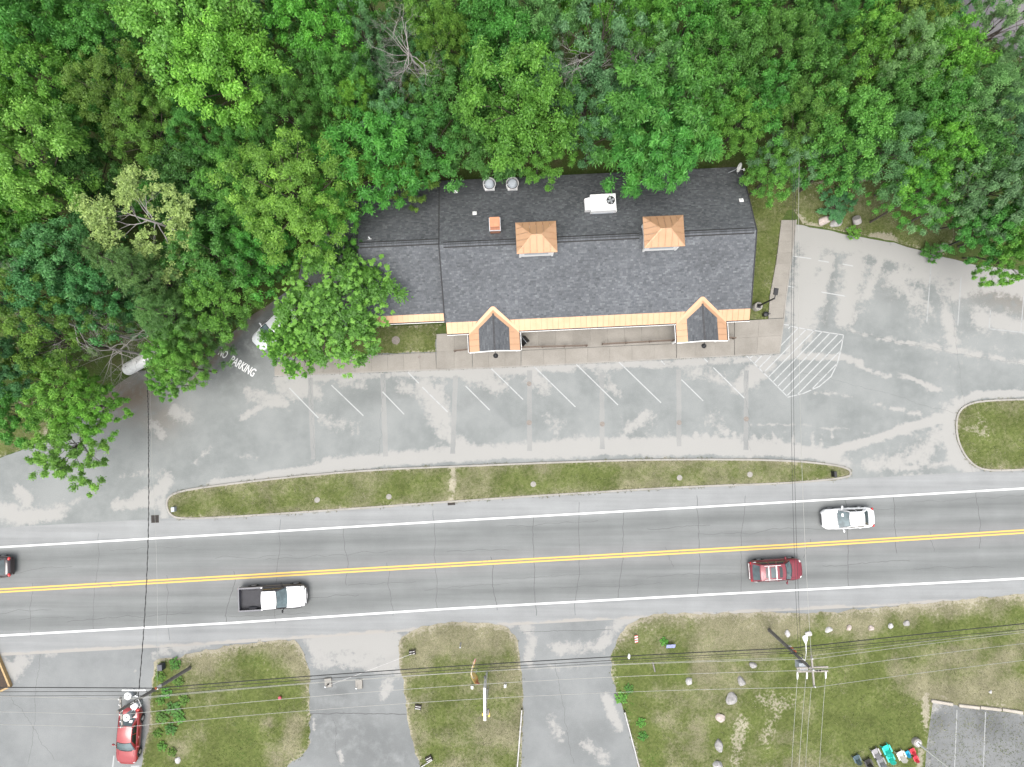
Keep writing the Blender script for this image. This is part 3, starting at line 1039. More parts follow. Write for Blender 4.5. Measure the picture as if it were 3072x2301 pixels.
turf('verge', EVP, .06, lambda X, Y, e: d3(X, Y) + roaddry(X, Y, 5.6, .8) - strokes_field(X, Y, [([(1350, 1480), (1370, 1560), (1400, 1620)], 34, .9), ([(1900, 1390), (2212, 1330)], 26, .5), ([(1850, 1520), (1900, 1600)], 60, .3)]) + strokes_field(X, Y, [([(1990, 1500), (2212, 1500)], 26, .6)]),
     lambda X, Y, e: roaddry(X, Y, 4.9, .66) * fbm(X, Y, 1.0, 3, 63) + .5 * np.exp(-(e / .3) ** 2) + strokes_field(X, Y, [([(1640, 1510), (1700, 1520)], 24, .62), ([(1600, 1560), (1590, 1640)], 22, .66), ([(1680, 1545), (1650, 1600)], 20, .55), ([(2000, 1500), (1995, 1600), (1985, 1660)], 7, .9), ([(2010, 1500), (2212, 1530)], 6, .6)]), jit=.2, step=.6, dens=30)
d4 = lambda X, Y: .35 * sstep(.3, .85, fbm(X, Y, 2.2, 4, 23)) + .5 * (fbm(X, Y, .9, 4, 26) - .42)
turf('lawn', [(620, 772), (760, 766), (941, 760), (941, 716), (957, 700), (600, 715)], .11, lambda X, Y, e: d4(X, Y) + .1, lambda X, Y, e: .5 * np.exp(-(e / .2) ** 2) + strokes_field(X, Y, [([(855, 735)], 16, .45)]), smooth=0, jit=.05, dens=40)
turf('lawn', [(1618, 690), (1658, 690), (1662, 640), (1676, 560), (1688, 478), (1700, 455), (1720, 452), (1715, 400), (1600, 380), (1630, 500)], .08, lambda X, Y, e: d4(X, Y) + .12, lambda X, Y, e: .3 * np.exp(-(e / .3) ** 2), smooth=0, jit=.06, dens=34)
turf('grass_bank', [(1716, 480), (1790, 494), (1855, 507), (1930, 520), (2000, 540), (2060, 555), (2060, 400), (1716, 380)], .03, lambda X, Y, e: d4(X, Y) + .22, lambda X, Y, e: .55 * np.exp(-(e / .3) ** 2) + strokes_field(X, Y, [([(1890, 510), (1925, 512)], 12, .8), ([(1745, 425), (1790, 420)], 14, .4), ([(1725, 470), (1760, 485)], 8, .5)]), jit=.12, dens=30)
turf('grass_bank', [(-120, 1030), (0, 988), (75, 958), (110, 930), (110, 860), (-120, 880)], .03, lambda X, Y, e: d4(X, Y) + .2, lambda X, Y, e: .6 * np.exp(-(e / .35) ** 2), jit=.12, dens=34)
blades()

# ------------------------------------------------------------------ concrete walks, slab by slab
walk = bpy.data.objects.new('sidewalk', None)
link(walk); struct(walk)
def slabs(north, south, n, z=.12, gap=.005, rows=1):
    # quads between two polylines (display px), n slabs along, each an object of its own
    N_ = PL(north); S_ = PL(south)
    def at(line, t):
        L = [0]
        for a, b in zip(line[:-1], line[1:]): L.append(L[-1] + math.hypot(b[0] - a[0], b[1] - a[1]))
        d = t * L[-1]
        return Vector((np.interp(d, L, [p[0] for p in line]), np.interp(d, L, [p[1] for p in line])))
    for i in range(n):
        a0, a1 = at(N_, i / n), at(N_, (i + 1) / n)
        b0, b1 = at(S_, i / n), at(S_, (i + 1) / n)
        for r in range(rows):
            q = [b0.lerp(a0, r / rows), b1.lerp(a1, r / rows), b1.lerp(a1, (r + 1) / rows), b0.lerp(a0, (r + 1) / rows)]
            c = sum(q, Vector((0, 0))) / 4
            q2 = []
            for p in q:
                d = c - p
                q2.append(p + d * min(.4, gap / max(d.length, .01)))
            mb = MB()
            zz = z + random.uniform(-.004, .004)
            bev = [p + (c - p) * min(.3, .006 / max((c - p).length, .01)) for p in q2]
            n4 = 4
            vs = [(p.x, p.y, -.02) for p in q2] + [(p.x, p.y, zz - .005) for p in q2] + [(p.x, p.y, zz) for p in bev]
            fs = [(8, 9, 10, 11)]
            for k in range(4):
                k2 = (k + 1) % 4
                fs += [(k, k2, 4 + k2, 4 + k), (4 + k, 4 + k2, 8 + k2, 8 + k)]
            mb.add(vs, fs)
            mb.build('slab', M['concrete'], walk)
slabs([(594, 783), (749, 769.5), (941, 761.5)], [(594, 810.5), (760, 804), (943, 797.5)], 10)
slabs([(943, 722), (1020, 718)], [(943, 797), (1020, 794.5)], 2, rows=2)
slabs([(1021, 700), (1125, 696)], [(1021, 794.4), (1125, 790)], 3, rows=2)
slabs([(1126, 700), (1460, 686)], [(1126, 757), (1460, 742)], 9)
slabs([(1126, 757.7), (1460, 742.7)], [(1126, 790), (1460, 773)], 7)
slabs([(1461, 686), (1585, 680)], [(1461, 773), (1585, 767)], 3, rows=2)
slabs([(1586, 694), (1692, 688)], [(1586, 767), (1682, 761.5)], 2, rows=2)
slabs([(1687, 476), (1677, 560), (1662, 640), (1659, 688.5)], [(1718, 476), (1706, 570), (1696, 640), (1691, 687)], 9)
km = MB()
kp = PL([(594, 811.6), (760, 805.2), (943, 798.6), (1125, 791.2), (1460, 774.2), (1585, 768.2), (1683, 762.6), (1692.5, 690), (1697.5, 640), (1707.5, 570), (1719.5, 475)])
for a, b in zip(kp[:-1], kp[1:]):
    km.bar((a[0], a[1], .045), (b[0], b[1], .045), .10, .13)
km.build('kerb', M['kerb'], walk)
wm = MB()
for i in range(260):
    t = random.random()
    L = kp
    j = random.randrange(len(L) - 1)
    a, b = L[j], L[j + 1]
    t = random.random()
    x, y = a[0] + (b[0] - a[0]) * t, a[1] + (b[1] - a[1]) * t - .06
    for k in range(4):
        th = random.uniform(0, 6.28); l = random.uniform(.03, .11)
        wm.add([(x - .015, y, .01), (x + .015, y, .01), (x + l * math.cos(th), y + l * math.sin(th), .06)], [(0, 1, 2)])
wo = wm.build('kerb_weeds', M['blade'], walk)
wo['kind'] = 'stuff'

# ------------------------------------------------------------------ the building
BO = Vector((6.84, 15.15, 0)); BY = .0471
ce, se = math.cos(BY), math.sin(BY)
def toB(x, y, z=0.0):
    p = P(x, y, z)
    dx, dy = p[0] - BO.x, p[1] - BO.y
    return Vector((dx * ce + dy * se, -dx * se + dy * ce, z))
def fromB(v):
    return Vector((BO.x + v[0] * ce - v[1] * se, BO.y + v[0] * se + v[1] * ce, v[2] if len(v) > 2 else 0))
bld = thing('commercial_building', 'low gabled building with dark grey shingle roof and copper coloured trim beside the parking lot', 'building', BO, BY)
E0, E1 = -12.65, 12.72
RZ, EZ = 5.8, 3.2
NS, NN = -5.9, 6.15
sS = (RZ - EZ) / -NS
sN = (RZ - EZ) / NN
WE = -19.3; WR = .44; WRZ = 5.25; WS_, WNn = -5.1, 6.0
wsS = (WRZ - EZ) / (WR - WS_); wsN = (WRZ - EZ) / (WNn - WR)
# walls
def wallpart(c, d, mat='cream'):
    return MB().box(c, d).build('wall', M[mat], bld)
wallpart((0.03, -5.0, 1.6), (24.6, .25, 3.2)); wallpart((0.03, 5.7, 1.6), (24.6, .25, 3.2))
for ex, s in ((12.3, 1),):
    mb = MB(); mb.add([(ex, -4.86, 0), (ex, 5.56, 0), (ex, 5.56, 3.25), (ex, 0, 5.6), (ex, -4.86, 3.4)], [(0, 1, 2, 3, 4)])
    mb.add([(ex - .25, -4.86, 0), (ex - .25, 5.56, 0), (ex - .25, 5.56, 3.25), (ex - .25, 0, 5.6), (ex - .25, -4.86, 3.4)], [(4, 3, 2, 1, 0)])
    mb.build('wall', M['cream'], bld)
wallpart((-15.9, -4.6, 1.6), (6.5, .25, 3.1)); wallpart((-15.9, 5.5, 1.6), (6.5, .25, 3.1))
mb = MB(); mb.add([(-18.95, -4.45, 0), (-18.95, 5.35, 0), (-18.95, 5.35, 3.2), (-18.95, WR, 5.0), (-18.95, -4.45, 3.2)], [(4, 3, 2, 1, 0)]); mb.build('wall', M['cream'], bld)
mb = MB(); mb.add([(E0 + .2, -5, 2.9), (E0 + .2, 5.6, 2.9), (E0 + .2, 5.6, 3.2), (E0 + .2, 0, 5.55), (E0 + .2, -5, 3.4)], [(4, 3, 2, 1, 0)]); mb.build('gable_wall', M['cream'], bld)
for wx in (-11.2, -5.2, -2.4, .4, 3.2, 6.0, 11.4):
    w_ = MB().box((wx, -5.15, 1.55), (1.6, .06, 1.3)).build('window', M['glass'], bld)
    fr = MB()
    for dx in (-.83, 0, .83): fr.box((wx + dx, -5.18, 1.55), (.07, .08, 1.42))
    for dz in (-.68, .68): fr.box((wx, -5.18, 1.55 + dz), (1.73, .08, .07))
    fr.build('frame', M['white'], w_)
for wx in (-8.67, 8.67):
    d_ = MB().box((wx, -5.16, 1.1), (1.8, .07, 2.1)).build('door', M['glass'], bld)
    MB().box((wx + .1, -5.22, 1.1), (.04, .05, .5)).build('handle', M['galv'], d_)
for wx in (-17.4, -14.6):
    w_ = MB().box((wx, -4.75, 1.6), (1.5, .06, 1.2)).build('window', M['glass'], bld)
    MB().box((wx, -4.79, .95), (1.7, .12, .07)).build('sill', M['white'], w_)

# roof decks
def deck(name, quad, N, t=.12):
    MB().slab3([Vector(q) - Vector(N) * (t + .012) for q in quad], N, t).build(name, M['deck'], bld)
nS = Vector((0, -sS, 1)).normalized(); nN = Vector((0, sN, 1)).normalized()
deck('roof_deck', [(E0, NS, EZ), (E1, NS, EZ), (E1, 0, RZ), (E0, 0, RZ)], nS)
deck('roof_deck', [(E1, NN, EZ), (E0, NN, EZ), (E0, 0, RZ), (E1, 0, RZ)], nN)
nwS = Vector((0, -wsS, 1)).normalized(); nwN = Vector((0, wsN, 1)).normalized()
deck('roof_deck', [(WE, WS_, EZ), (E0 + .15, WS_, EZ), (E0 + .15, WR, WRZ), (WE, WR, WRZ)], nwS)
deck('roof_deck', [(E0 + .15, WNn, EZ), (WE, WNn, EZ), (WE, WR, WRZ), (E0 + .15, WR, WRZ)], nwN)

def shingles(O, U, V, umax, vmax, inside=None, seed=0, wd=.22, ex=.135, patch=None, parent=None):
    O = Vector(O); U = Vector(U).normalized(); V = Vector(V).normalized()
    N = U.cross(V).normalized()
    r = random.Random(seed)
    vs = []; fs = []; tone = []
    rows = int(math.ceil(vmax / ex))
    for i in range(rows):
        v0 = i * ex; v1 = min(vmax, v0 + ex)
        u = -r.uniform(0, wd)
        while u < umax:
            ww = wd * r.uniform(.75, 1.3)
            u0, u1 = max(0, u), min(umax, u + ww - .006)
            u += ww
            if u1 - u0 < .02: continue
            if inside and not inside((u0 + u1) / 2, (v0 + v1) / 2): continue
            h = .016 + r.uniform(-.004, .006)
            b = len(vs)
            for (uu, vv, hh) in ((u0, v0, h), (u1, v0, h), (u1, v1, .003), (u0, v1, .003), (u0, v0, 0), (u1, v0, 0)):
                q = O + U * uu + V * vv + N * hh
                vs.append((q.x, q.y, q.z))
            fs += [(b, b + 1, b + 2, b + 3), (b + 4, b + 5, b + 1, b)]
            t = min(1, max(0, r.gauss(.45, .17) + (.2 if r.random() < .1 else 0)))
            if patch: t *= patch(u0, v0)
            tone += [t] * 6
    me = np_mesh('shingles', np.array(vs), np.array(fs, np.int32), dict(tone=np.array(tone)))
    o = mesh_obj('shingles', me, M['shingle'], parent or bld)
    o['kind'] = 'stuff'
    return o
LS = math.hypot(NS, RZ - EZ); LN = math.hypot(NN, RZ - EZ)
GX = 8.67
def main_inside(u, v):
    e = E0 + u; n = NS + v * (-NS / LS)
    for g in (-GX, GX):
        x = abs(e - g)
        if n < -(2.225 + .393 * x) / .4407 + .05 and x < 2.2: return False
    return True
shingles((E0, NS, EZ), (1, 0, 0), (0, -NS, RZ - EZ), E1 - E0, LS, main_inside, 1)
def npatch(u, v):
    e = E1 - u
    k = 1.2  # whole north slope lightened in colour to offset its shade
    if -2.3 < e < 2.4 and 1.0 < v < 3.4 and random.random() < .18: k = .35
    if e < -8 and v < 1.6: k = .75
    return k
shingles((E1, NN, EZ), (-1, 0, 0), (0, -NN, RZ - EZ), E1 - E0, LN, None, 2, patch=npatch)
shingles((WE, WS_, EZ), (1, 0, 0), (0, WR - WS_, WRZ - EZ), E0 - WE + .12, math.hypot(WR - WS_, WRZ - EZ), None, 3, patch=lambda u, v: .97)
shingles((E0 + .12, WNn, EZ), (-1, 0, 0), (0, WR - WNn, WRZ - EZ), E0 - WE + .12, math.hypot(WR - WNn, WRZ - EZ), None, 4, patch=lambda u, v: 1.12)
# small lean-to on the west gable
lo_ = [(-20.9, -.4, 2.75), (-19.3, -.4, 3.35), (-19.3, 4.8, 3.35), (-20.9, 4.8, 2.75)]
nL = Vector((-.6, 0, 1.6)).normalized()
MB().slab3(lo_, nL, .1).build('lean_to_roof', M['ridge'], bld)
shingles(Vector(lo_[3]) + nL * .102, (0, -1, 0), (1.6, 0, .6), 5.2, 1.708, None, 6, patch=lambda u, v: .7)
# ridge vents with cap shingles
def ridge(e0, e1, n, z, slope):
    mb = MB()
    for s in (-1, 1):
        N_ = Vector((0, s * slope, 1)).normalized()
        D = Vector((0, s, -slope)).normalized()
        a = Vector((e0, n, z)) ; b = Vector((e1, n, z))
        mb.slab3([a + N_ * .03, b + N_ * .03, b + D * .25 + N_ * .03, a + D * .25 + N_ * .03] if s < 0 else [b + N_ * .03, a + N_ * .03, a + D * .25 + N_ * .03, b + D * .25 + N_ * .03], N_, .035)
    v = mb.build('ridge_vent', M['rubber'], bld, fix=True)
    cap = MB()
    x = e0
    while x < e1 - .05:
        cap.tone = random.uniform(.0, .5)
        L = min(.2, e1 - x)
        for s in (-1, 1):
            N_ = Vector((0, s * slope, 1)).normalized(); D = Vector((0, s, -slope)).normalized()
            a = Vector((x, n, z)) + N_ * .072; b = Vector((x + L - .012, n, z)) + N_ * .085
            q = [a, b, b + D * .14, a + D * .14]
            if s > 0: q = q[::-1]
            cap.slab3(q, N_, .01)
        x += L
    c = cap.build('cap_shingles', M['shingle'], v, attr=True)
    c['kind'] = 'stuff'
ridge(E0 + .3, -6.55, 0, RZ, .43); ridge(-3.36, 3.36, 0, RZ, .43); ridge(6.57, E1 - .15, 0, RZ, .43)
ridge(WE + .15, E0 - .05, WR, WRZ, .36)
# rake trim along the gables
def rake(x, n0, z0, n1, z1, w_=.09, mat='deck'):
    MB().bar((x, n0, z0), (x, n1, z1), w_, .13).build('rake_board', M[mat], bld)
for x in (E0 - .05, E1 + .05):
    rake(x, NS, EZ - .02, 0, RZ - .02); rake(x, NN, EZ - .02, 0, RZ - .02)
rake(WE - .05, WS_, EZ - .02, WR, WRZ - .02); rake(WE - .05, WNn, EZ - .02, WR, WRZ - .02)

# copper pans: a planar polygon cut into strips, every strip a panel with one raised seam
def clip_strip(poly, a0, a1):
    def cut(pl, lim, sgn):
        o = []
        for i in range(len(pl)):
            p, q = pl[i], pl[(i + 1) % len(pl)]
            dp, dq = (p[0] - lim) * sgn, (q[0] - lim) * sgn
            if dp >= 0: o.append(p)
            if dp * dq < 0:
                t = dp / (dp - dq)
                o.append((p[0] + (q[0] - p[0]) * t, p[1] + (q[1] - p[1]) * t))
        return o
    r = cut(poly, a0, 1)
    return cut(r, a1, -1) if len(r) > 2 else []
def pans(parent, poly, U, width, t=.018, rib=.028, off=0.0, name='copper_panel', lift=0.0):
    poly = [Vector(p) for p in poly]
    U = Vector(U).normalized()
    N = Vector((0, 0, 0))
    for i in range(1, len(poly) - 1): N += (poly[i] - poly[0]).cross(poly[i + 1] - poly[0])
    N.normalize()
    if N.z < 0: N = -N; poly = poly[::-1]
    V = N.cross(U)
    O = poly[0]
    p2_ = [((p - O).dot(U), (p - O).dot(V)) for p in poly]
    lo, hi = min(p[0] for p in p2_), max(p[0] for p in p2_)
    n = max(1, round((hi - lo) / width))
    w_ = (hi - lo) / n
    for i in range(n):
        c = clip_strip(p2_, lo + i * w_ + .009, lo + (i + 1) * w_ - .009)
        if len(c) < 3: continue
        mb = MB()
        mb.slab3([O + U * a + V * b + N * lift for a, b in c], N, t)
        if i < n - 1:
            e = sorted([q for q in c if q[0] > lo + (i + 1) * w_ - .012], key=lambda q: q[1])
            if len(e) >= 2:
                p, q = O + U * (e[0][0] - .010) + V * e[0][1], O + U * (e[-1][0] - .010) + V * e[-1][1]
                if (q - p).length > .05:
                    Mx = Matrix((U, V, N)).transposed()
                    mb.box((p + q) / 2 + N * (lift + t + rib / 2 - .001), (.022, (q - p).length, rib), M=Mx)
        mb.build(name, M['copper'], parent, fix=True)
SK0, SK1, SKZ = NS + .02, -6.78, 2.81
def skirt(e0, e1, n0, n1, z0, z1, wd=.47):
    MB().slab3([(e0, n1, z1 - .035), (e1, n1, z1 - .035), (e1, n0, z0 - .035), (e0, n0, z0 - .035)], (0, 0, 1), .03).build('skirt_deck', M['copdark'], bld)
    pans(bld, [(e0, n1, z1), (e1, n1, z1), (e1, n0, z0), (e0, n0, z0)], (1, 0, 0), wd)
for a, b in ((E0 + .05, -GX - 2.12), (-GX + 2.12, GX - 2.12), (GX + 2.12, E1)):
    skirt(a, b, SK0, SK1, EZ + .02, SKZ)
# wedges of the skirt beside the gables
for g in (-GX, GX):
    for s in (-1, 1):
        pts = [(g + s * 2.12, SK0, EZ + .02), (g + s * 2.12, SK1, SKZ), (g + s * 1.35, SK0, EZ + .02)]
        pans(bld, pts, (1, 0, 0), .47)
skirt(WE, E0 - .02, WS_ + .02, -5.66, EZ + .02, 2.95, .43)
def gutter(p, q, side):
    p = Vector(p); q = Vector(q)
    d = (q - p).normalized(); n = Vector((d.y, -d.x, 0)) * side
    g = MB().bar(p + n * .12, q + n * .12, .035, .10)
    g.bar(p + n * .06 - Vector((0, 0, .05)), q + n * .06 - Vector((0, 0, .05)), .12, .02)
    go = g.build('gutter', M['white'], bld)
    MB().bar(p + n * .05 - Vector((0, 0, .03)), q + n * .05 - Vector((0, 0, .03)), .1, .015).build('gutter_shade_strip', M['darkmetal'], go)  # dark strip stands in for the shade gap inside the gutter
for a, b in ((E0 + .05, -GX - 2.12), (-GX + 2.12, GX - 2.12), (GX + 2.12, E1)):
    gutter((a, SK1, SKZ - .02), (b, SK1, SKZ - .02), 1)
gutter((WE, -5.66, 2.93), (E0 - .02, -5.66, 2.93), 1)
# gabled porticos
GF = -8.42; GRZ = 3.575; GEZ = 2.75
for gi, g in enumerate((-GX, GX)):
    for s in (-1, 1):
        Np = Vector((s * .393, 0, 1)).normalized()
        rt = (g, -5.04, GRZ); rf = (g, GF, GRZ); ef = (g + s * 2.1, GF, GEZ); et = (g + s * 2.1, -6.9, GEZ)
        quad = [rf, ef, et, rt] if s > 0 else [rf, rt, et, ef]
        MB().slab3([Vector(q) - Np * .10 for q in quad], Np, .085).build('portico_deck', M['deck'], bld, fix=True)
        # shingled field
        W_ = 1.26; sl = math.hypot(W_, W_ * .393)
        if s > 0:
            O = (g + W_, GF, GRZ - W_ * .393); U = (0, 1, 0); V = (-W_, 0, W_ * .393)
            ins = lambda u, v: GF + u < -5.05 - (W_ - v * W_ / sl) * .892 - .22
            shingles(O, U, V, 4, sl, ins, 11 + gi, wd=.26, ex=.125, patch=lambda u, v: .95)
        else:
            O = (g - W_, -4.95, GRZ - W_ * .393); U = (0, -1, 0); V = (W_, 0, W_ * .393)
            ins = lambda u, v: -4.95 - u < -5.05 - (W_ - v * W_ / sl) * .892 - .22
            shingles(O, U, V, -4.95 - GF, sl, ins, 21 + gi, wd=.26, ex=.125, patch=lambda u, v: .95)
        # eave pans
        ye = lambda x: -5.05 - x * .892
        pans(bld, [(g + s * W_, GF, GRZ - W_ * .393), (g + s * 2.1, GF, GEZ), (g + s * 2.1, ye(2.1), GEZ), (g + s * W_, ye(W_) - .2, GRZ - W_ * .393)], (0, 1, 0), .46)
        # valley flashing: one leaf on each roof
        up = .03
        a = Vector((g, -5.06, GRZ + up)); b = Vector((g + s * 2.1, -6.92, GEZ + up))
        onp = [a, b, b + Vector((0, -.32, 0)), a + Vector((0, -.36, 0))]
        onm = [a, b, b + Vector((s * .02, .02, .02)), b + Vector((-s * .30, .38, .17)), a + Vector((s * .0, .26, .114))]
        MB().slab3(onp if s < 0 else onp[::-1], Np, .012).build('valley_flashing', M['copper'], bld, fix=True)
        nm = Vector((0, -.44, 1)).normalized()
        onm = [a, b, b + Vector((-s * .05, .33, .145)), a + Vector((s * .12, .26, .114)), a + Vector((0, .27, .118))]
        MB().slab3(onm, nm, .014).build('valley_flashing', M['copper'], bld, fix=True)
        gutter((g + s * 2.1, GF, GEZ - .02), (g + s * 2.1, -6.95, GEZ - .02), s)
        MB().tube([(g + s * 1.85, GF + .3, .1), (g + s * 1.85, GF + .3, 2.7)], .11, 12).build('post', M['white'], bld, smooth=40)
    # ridge line of the portico
    MB().bar((g, GF, GRZ + .03), (g, -5.35, GRZ + .03), .16, .03).build('ridge_cap', M['ridge'], bld)
    mb = MB(); mb.add([(g - 2.05, GF + .06, GEZ - .08), (g + 2.05, GF + .06, GEZ - .08), (g, GF + .06, GRZ - .1)], [(0, 1, 2)])
    mb.add([(g - 2.05, GF + .14, GEZ - .08), (g + 2.05, GF + .14, GEZ - .08), (g, GF + .14, GRZ - .1)], [(2, 1, 0)])
    mb.build('gable_panel', M['white'], bld)
    mb = MB(); mb.bar((g - 2.1, GF - .03, GEZ - .03), (g, GF - .03, GRZ + .0), .07, .16); mb.bar((g + 2.1, GF - .03, GEZ - .03), (g, GF - .03, GRZ), .07, .16)
    mb.build('gable_trim', M['white'], bld)
    mb = MB(); mb.box((g, GF + .1, 2.55), (4.1, .16, .24)); mb.build('beam', M['white'], bld)
    # gooseneck lamp on the gable
    lp = MB().tube([(g + .05, GF - .05, 3.1), (g + .05, GF - .25, 3.35), (g + .05, GF - .38, 3.3), (g + .05, GF - .38, 3.15)], .02, 8).build('wall_lamp', M['darkmetal'], bld)
    MB().lathe([(.03, 3.21), (.08, 3.18), (.2, 3.05), (.21, 3.01), (.03, 3.02)], (g + .05, GF - .38, 0), 18).build('lamp_shade', M['darkmetal'], lp, smooth=40)
# cupolas
for e in (-4.96, 4.97):
    n = -.17
    cz = 7.4
    base = MB().box((e, n, 6.2), (2.62, 1.95, 2.4)).build('cupola', M['white'], bld)
    mb = MB()
    for dx in (-1.28, 1.28):
        for dy in (-.95, .95): mb.box((e + dx, n + dy, 6.3), (.16, .16, 2.2))
    mb.build('corner_board', M['white'], base)
    mb = MB()
    for i in range(8):
        mb.box((e, n - .99, 6.0 + i * .13), (1.9, .03, .09))
    mb.build('louvre', M['grey'], base)
    hw, hd, rl, rz = 1.57, 1.22, .36, 8.28
    c = [Vector((e - hw, n - hd, cz)), Vector((e + hw, n - hd, cz)), Vector((e + hw, n + hd, cz)), Vector((e - hw, n + hd, cz))]
    r0, r1 = Vector((e - rl, n, rz)), Vector((e + rl, n, rz))
    MB().slab3([q - Vector((0, 0, .09)) for q in c], (0, 0, 1), .085).build('soffit', M['copdark'], base)
    pans(base, [c[0], c[1], r1, r0], (1, 0, 0), .52, lift=.002)
    pans(base, [c[2], c[3], r0, r1], (-1, 0, 0), .52, lift=.002)
    pans(base, [c[1], c[2], r1], (0, 1, 0), .5, lift=.002)
    pans(base, [c[3], c[0], r0], (0, -1, 0), .5, lift=.002)
    mb = MB()
    for p, q in ((c[0], r0), (c[3], r0), (c[1], r1), (c[2], r1), (r0, r1)):
        mb.bar(p + Vector((0, 0, .025)), q + Vector((0, 0, .025)), .045, .035)
    mb.build('hip_cap', M['copper'], base)
# chimney with copper cap
q = toB(*K('A', 1150, 545), 6.6)
ch = MB()
zr = RZ - sN * q.y
ch.box((q.x, q.y, (zr + 6.3) / 2 - .2), (.80, .95, 6.3 - zr + .6))
ch = ch.build('chimney', M['brick'], bld)
MB().box((q.x, q.y, 6.34), (.92, 1.06, .09)).build('flashing', M['galv'], ch)
MB().box((q.x, q.y + .12, 6.62), (.80, .78, .045), M=Matrix.Rotation(.06, 3, 'X')).build('cap', M['copdark'], ch)
mb = MB()
for dx in (-.3, .3):
    for dy in (-.15, .4): mb.box((q.x + dx, q.y + dy, 6.48), (.05, .05, .22))
mb.build('cap_leg', M['copdark'], ch)
# roof vents
for k, u, v, sl in (('A', 846, 292, 0), ('A', 993, 461, 0), ('A', 175, 655, 1), ('B', 1516, 360, 0)):
    q = toB(*K(k, u, v), 4.8)
    zr = (RZ - sN * q.y) if not sl else (WRZ - wsN * (q.y - WR))
    q = toB(*K(k, u, v), zr + .15)
    vp = MB().tube([(q.x, q.y, zr - .1), (q.x, q.y, zr + .32)], .055, 10).build('vent_pipe', M['whitemetal'], bld)
    MB().box((q.x, q.y, zr + .03), (.34, .34, .02), M=Matrix.Rotation(-.4, 3, 'X')).build('flashing', M['whitemetal'], vp)
q = toB(*K('A', 175, 872), 4.2)
MB().lathe([(.07, 3.9), (.07, 4.2), (.15, 4.2), (.15, 4.28), (.02, 4.33)], (q.x, q.y, 0), 14).build('vent_cap', M['whitemetal'], bld, smooth=40)

# ------------------------------------------------------------------ things standing on the roof
def roofN(n): return RZ - sN * n
# air conditioner
q = toB(*K('B', 410, 395), 5.2)
ac = thing('air_conditioner', 'white boxy rooftop air conditioner with a round fan on the rear roof slope', 'air conditioner', fromB((q.x, q.y, roofN(q.y) - .1)), BY + R(.5))
H0 = 1.15
MB().box((.25, 0, .62), (2.05, 1.35, H0)).build('cabinet', M['whitemetal'], ac)
mb = MB(); mb.add([(-.78, -.5, .3), (-.78, .5, .3), (-.78, .5, 1.1), (-.78, -.5, 1.1), (-1.2, -.48, .3), (-1.2, .48, .3), (-1.2, .48, .85), (-1.2, -.48, .85)], [(4, 7, 6, 5), (7, 3, 2, 6), (4, 0, 3, 7), (5, 6, 2, 1), (0, 4, 5, 1)])
mb.build('intake_hood', M['whitemetal'], ac)
fz = .62 + H0 / 2
MB().lathe([(.34, fz + .003), (.34, fz + .035), (.30, fz + .04), (.30, fz + .008), (.02, fz + .008)], (.86, .12, 0), 24).build('fan_shroud', M['darkmetal'], ac, smooth=30)
fan = MB()
for k in range(4):
    t = k * math.pi / 2 + .4
    c, s = math.cos(t), math.sin(t)
    pts = [(.05, -.05, .02), (.27, -.12, .035), (.28, .10, .02), (.06, .05, .015)]
    fan.add([(.86 + x * c - y * s, .12 + x * s + y * c, fz + z + .005) for x, y, z in pts], [(0, 1, 2, 3)])
fan.lathe([(.07, fz + .01), (.07, fz + .05), (.03, fz + .06)], (.86, .12, 0), 12)
fan.build('fan_blades', M['galv'], ac)
gr = MB()
for k in range(5): gr.bar((.86 - .3 * math.cos(k * .628), .12 - .3 * math.sin(k * .628), fz + .065), (.86 + .3 * math.cos(k * .628), .12 + .3 * math.sin(k * .628), fz + .065), .006)
gr.build('fan_guard', M['darkmetal'], ac)
mb = MB()
for k in range(4): mb.box((-.35 + k * .22, .1, fz + .006), (.012, 1.1, .01))
mb.build('seam', M['grey'], ac)
mb = MB().tube([(1.28, -.3, .5), (1.42, -.5, .4), (1.3, -.72, .35), (.8, -.76, .3), (.2, -.74, .3)], .035, 8); mb.build('conduit', M['whitemetal'], ac)
MB().box((.25, -.7, .35), (1.7, .03, .5)).build('service_panel', M['grey'], ac)
MB().box((.25, 0, .0), (2.0, 1.2, .14)).build('base_frame', M['galv'], ac)
# mushroom exhaust fans
for u, v, lab in ((1108, 232, 'round steel exhaust fan nearer the west end of the rear roof edge'), (1287, 230, 'round steel exhaust fan half hidden by leaves, the eastern of the pair')):
    q = toB(*K('A', u, v), 4.4)
    zb = roofN(q.y)
    f_ = thing('exhaust_fan', lab, 'exhaust fan', fromB((q.x, q.y, zb - .15)), BY, 'exhaust fans on the rear roof edge')
    MB().box((0, -.02, .32), (.82, .82, .6)).build('curb_box', M['whitemetal'], f_)
    MB().lathe([(.36, .62), (.50, .72), (.53, .95), (.50, .97), (.47, .78), (.34, .66)], (0, 0, 0), 28).build('windband', M['whitemetal'], f_, smooth=40)
    MB().lathe([(.30, .64), (.40, .80), (.39, .9), (.36, .93), (.33, 1.12), (.28, 1.17), (.02, 1.19)], (0, 0, 0), 28).build('motor_dome', M['grey'], f_, smooth=40)
    MB().lathe([(.46, .74), (.46, .76), (.40, .76), (.40, .74)], (0, 0, 0), 24).build('throat_ring', M['darkmetal'], f_)
    MB().tube([(-.45, -.3, .5), (-.5, -.1, .85), (-.3, -.05, 1.0)], .025, 6).build('conduit', M['whitemetal'], f_)
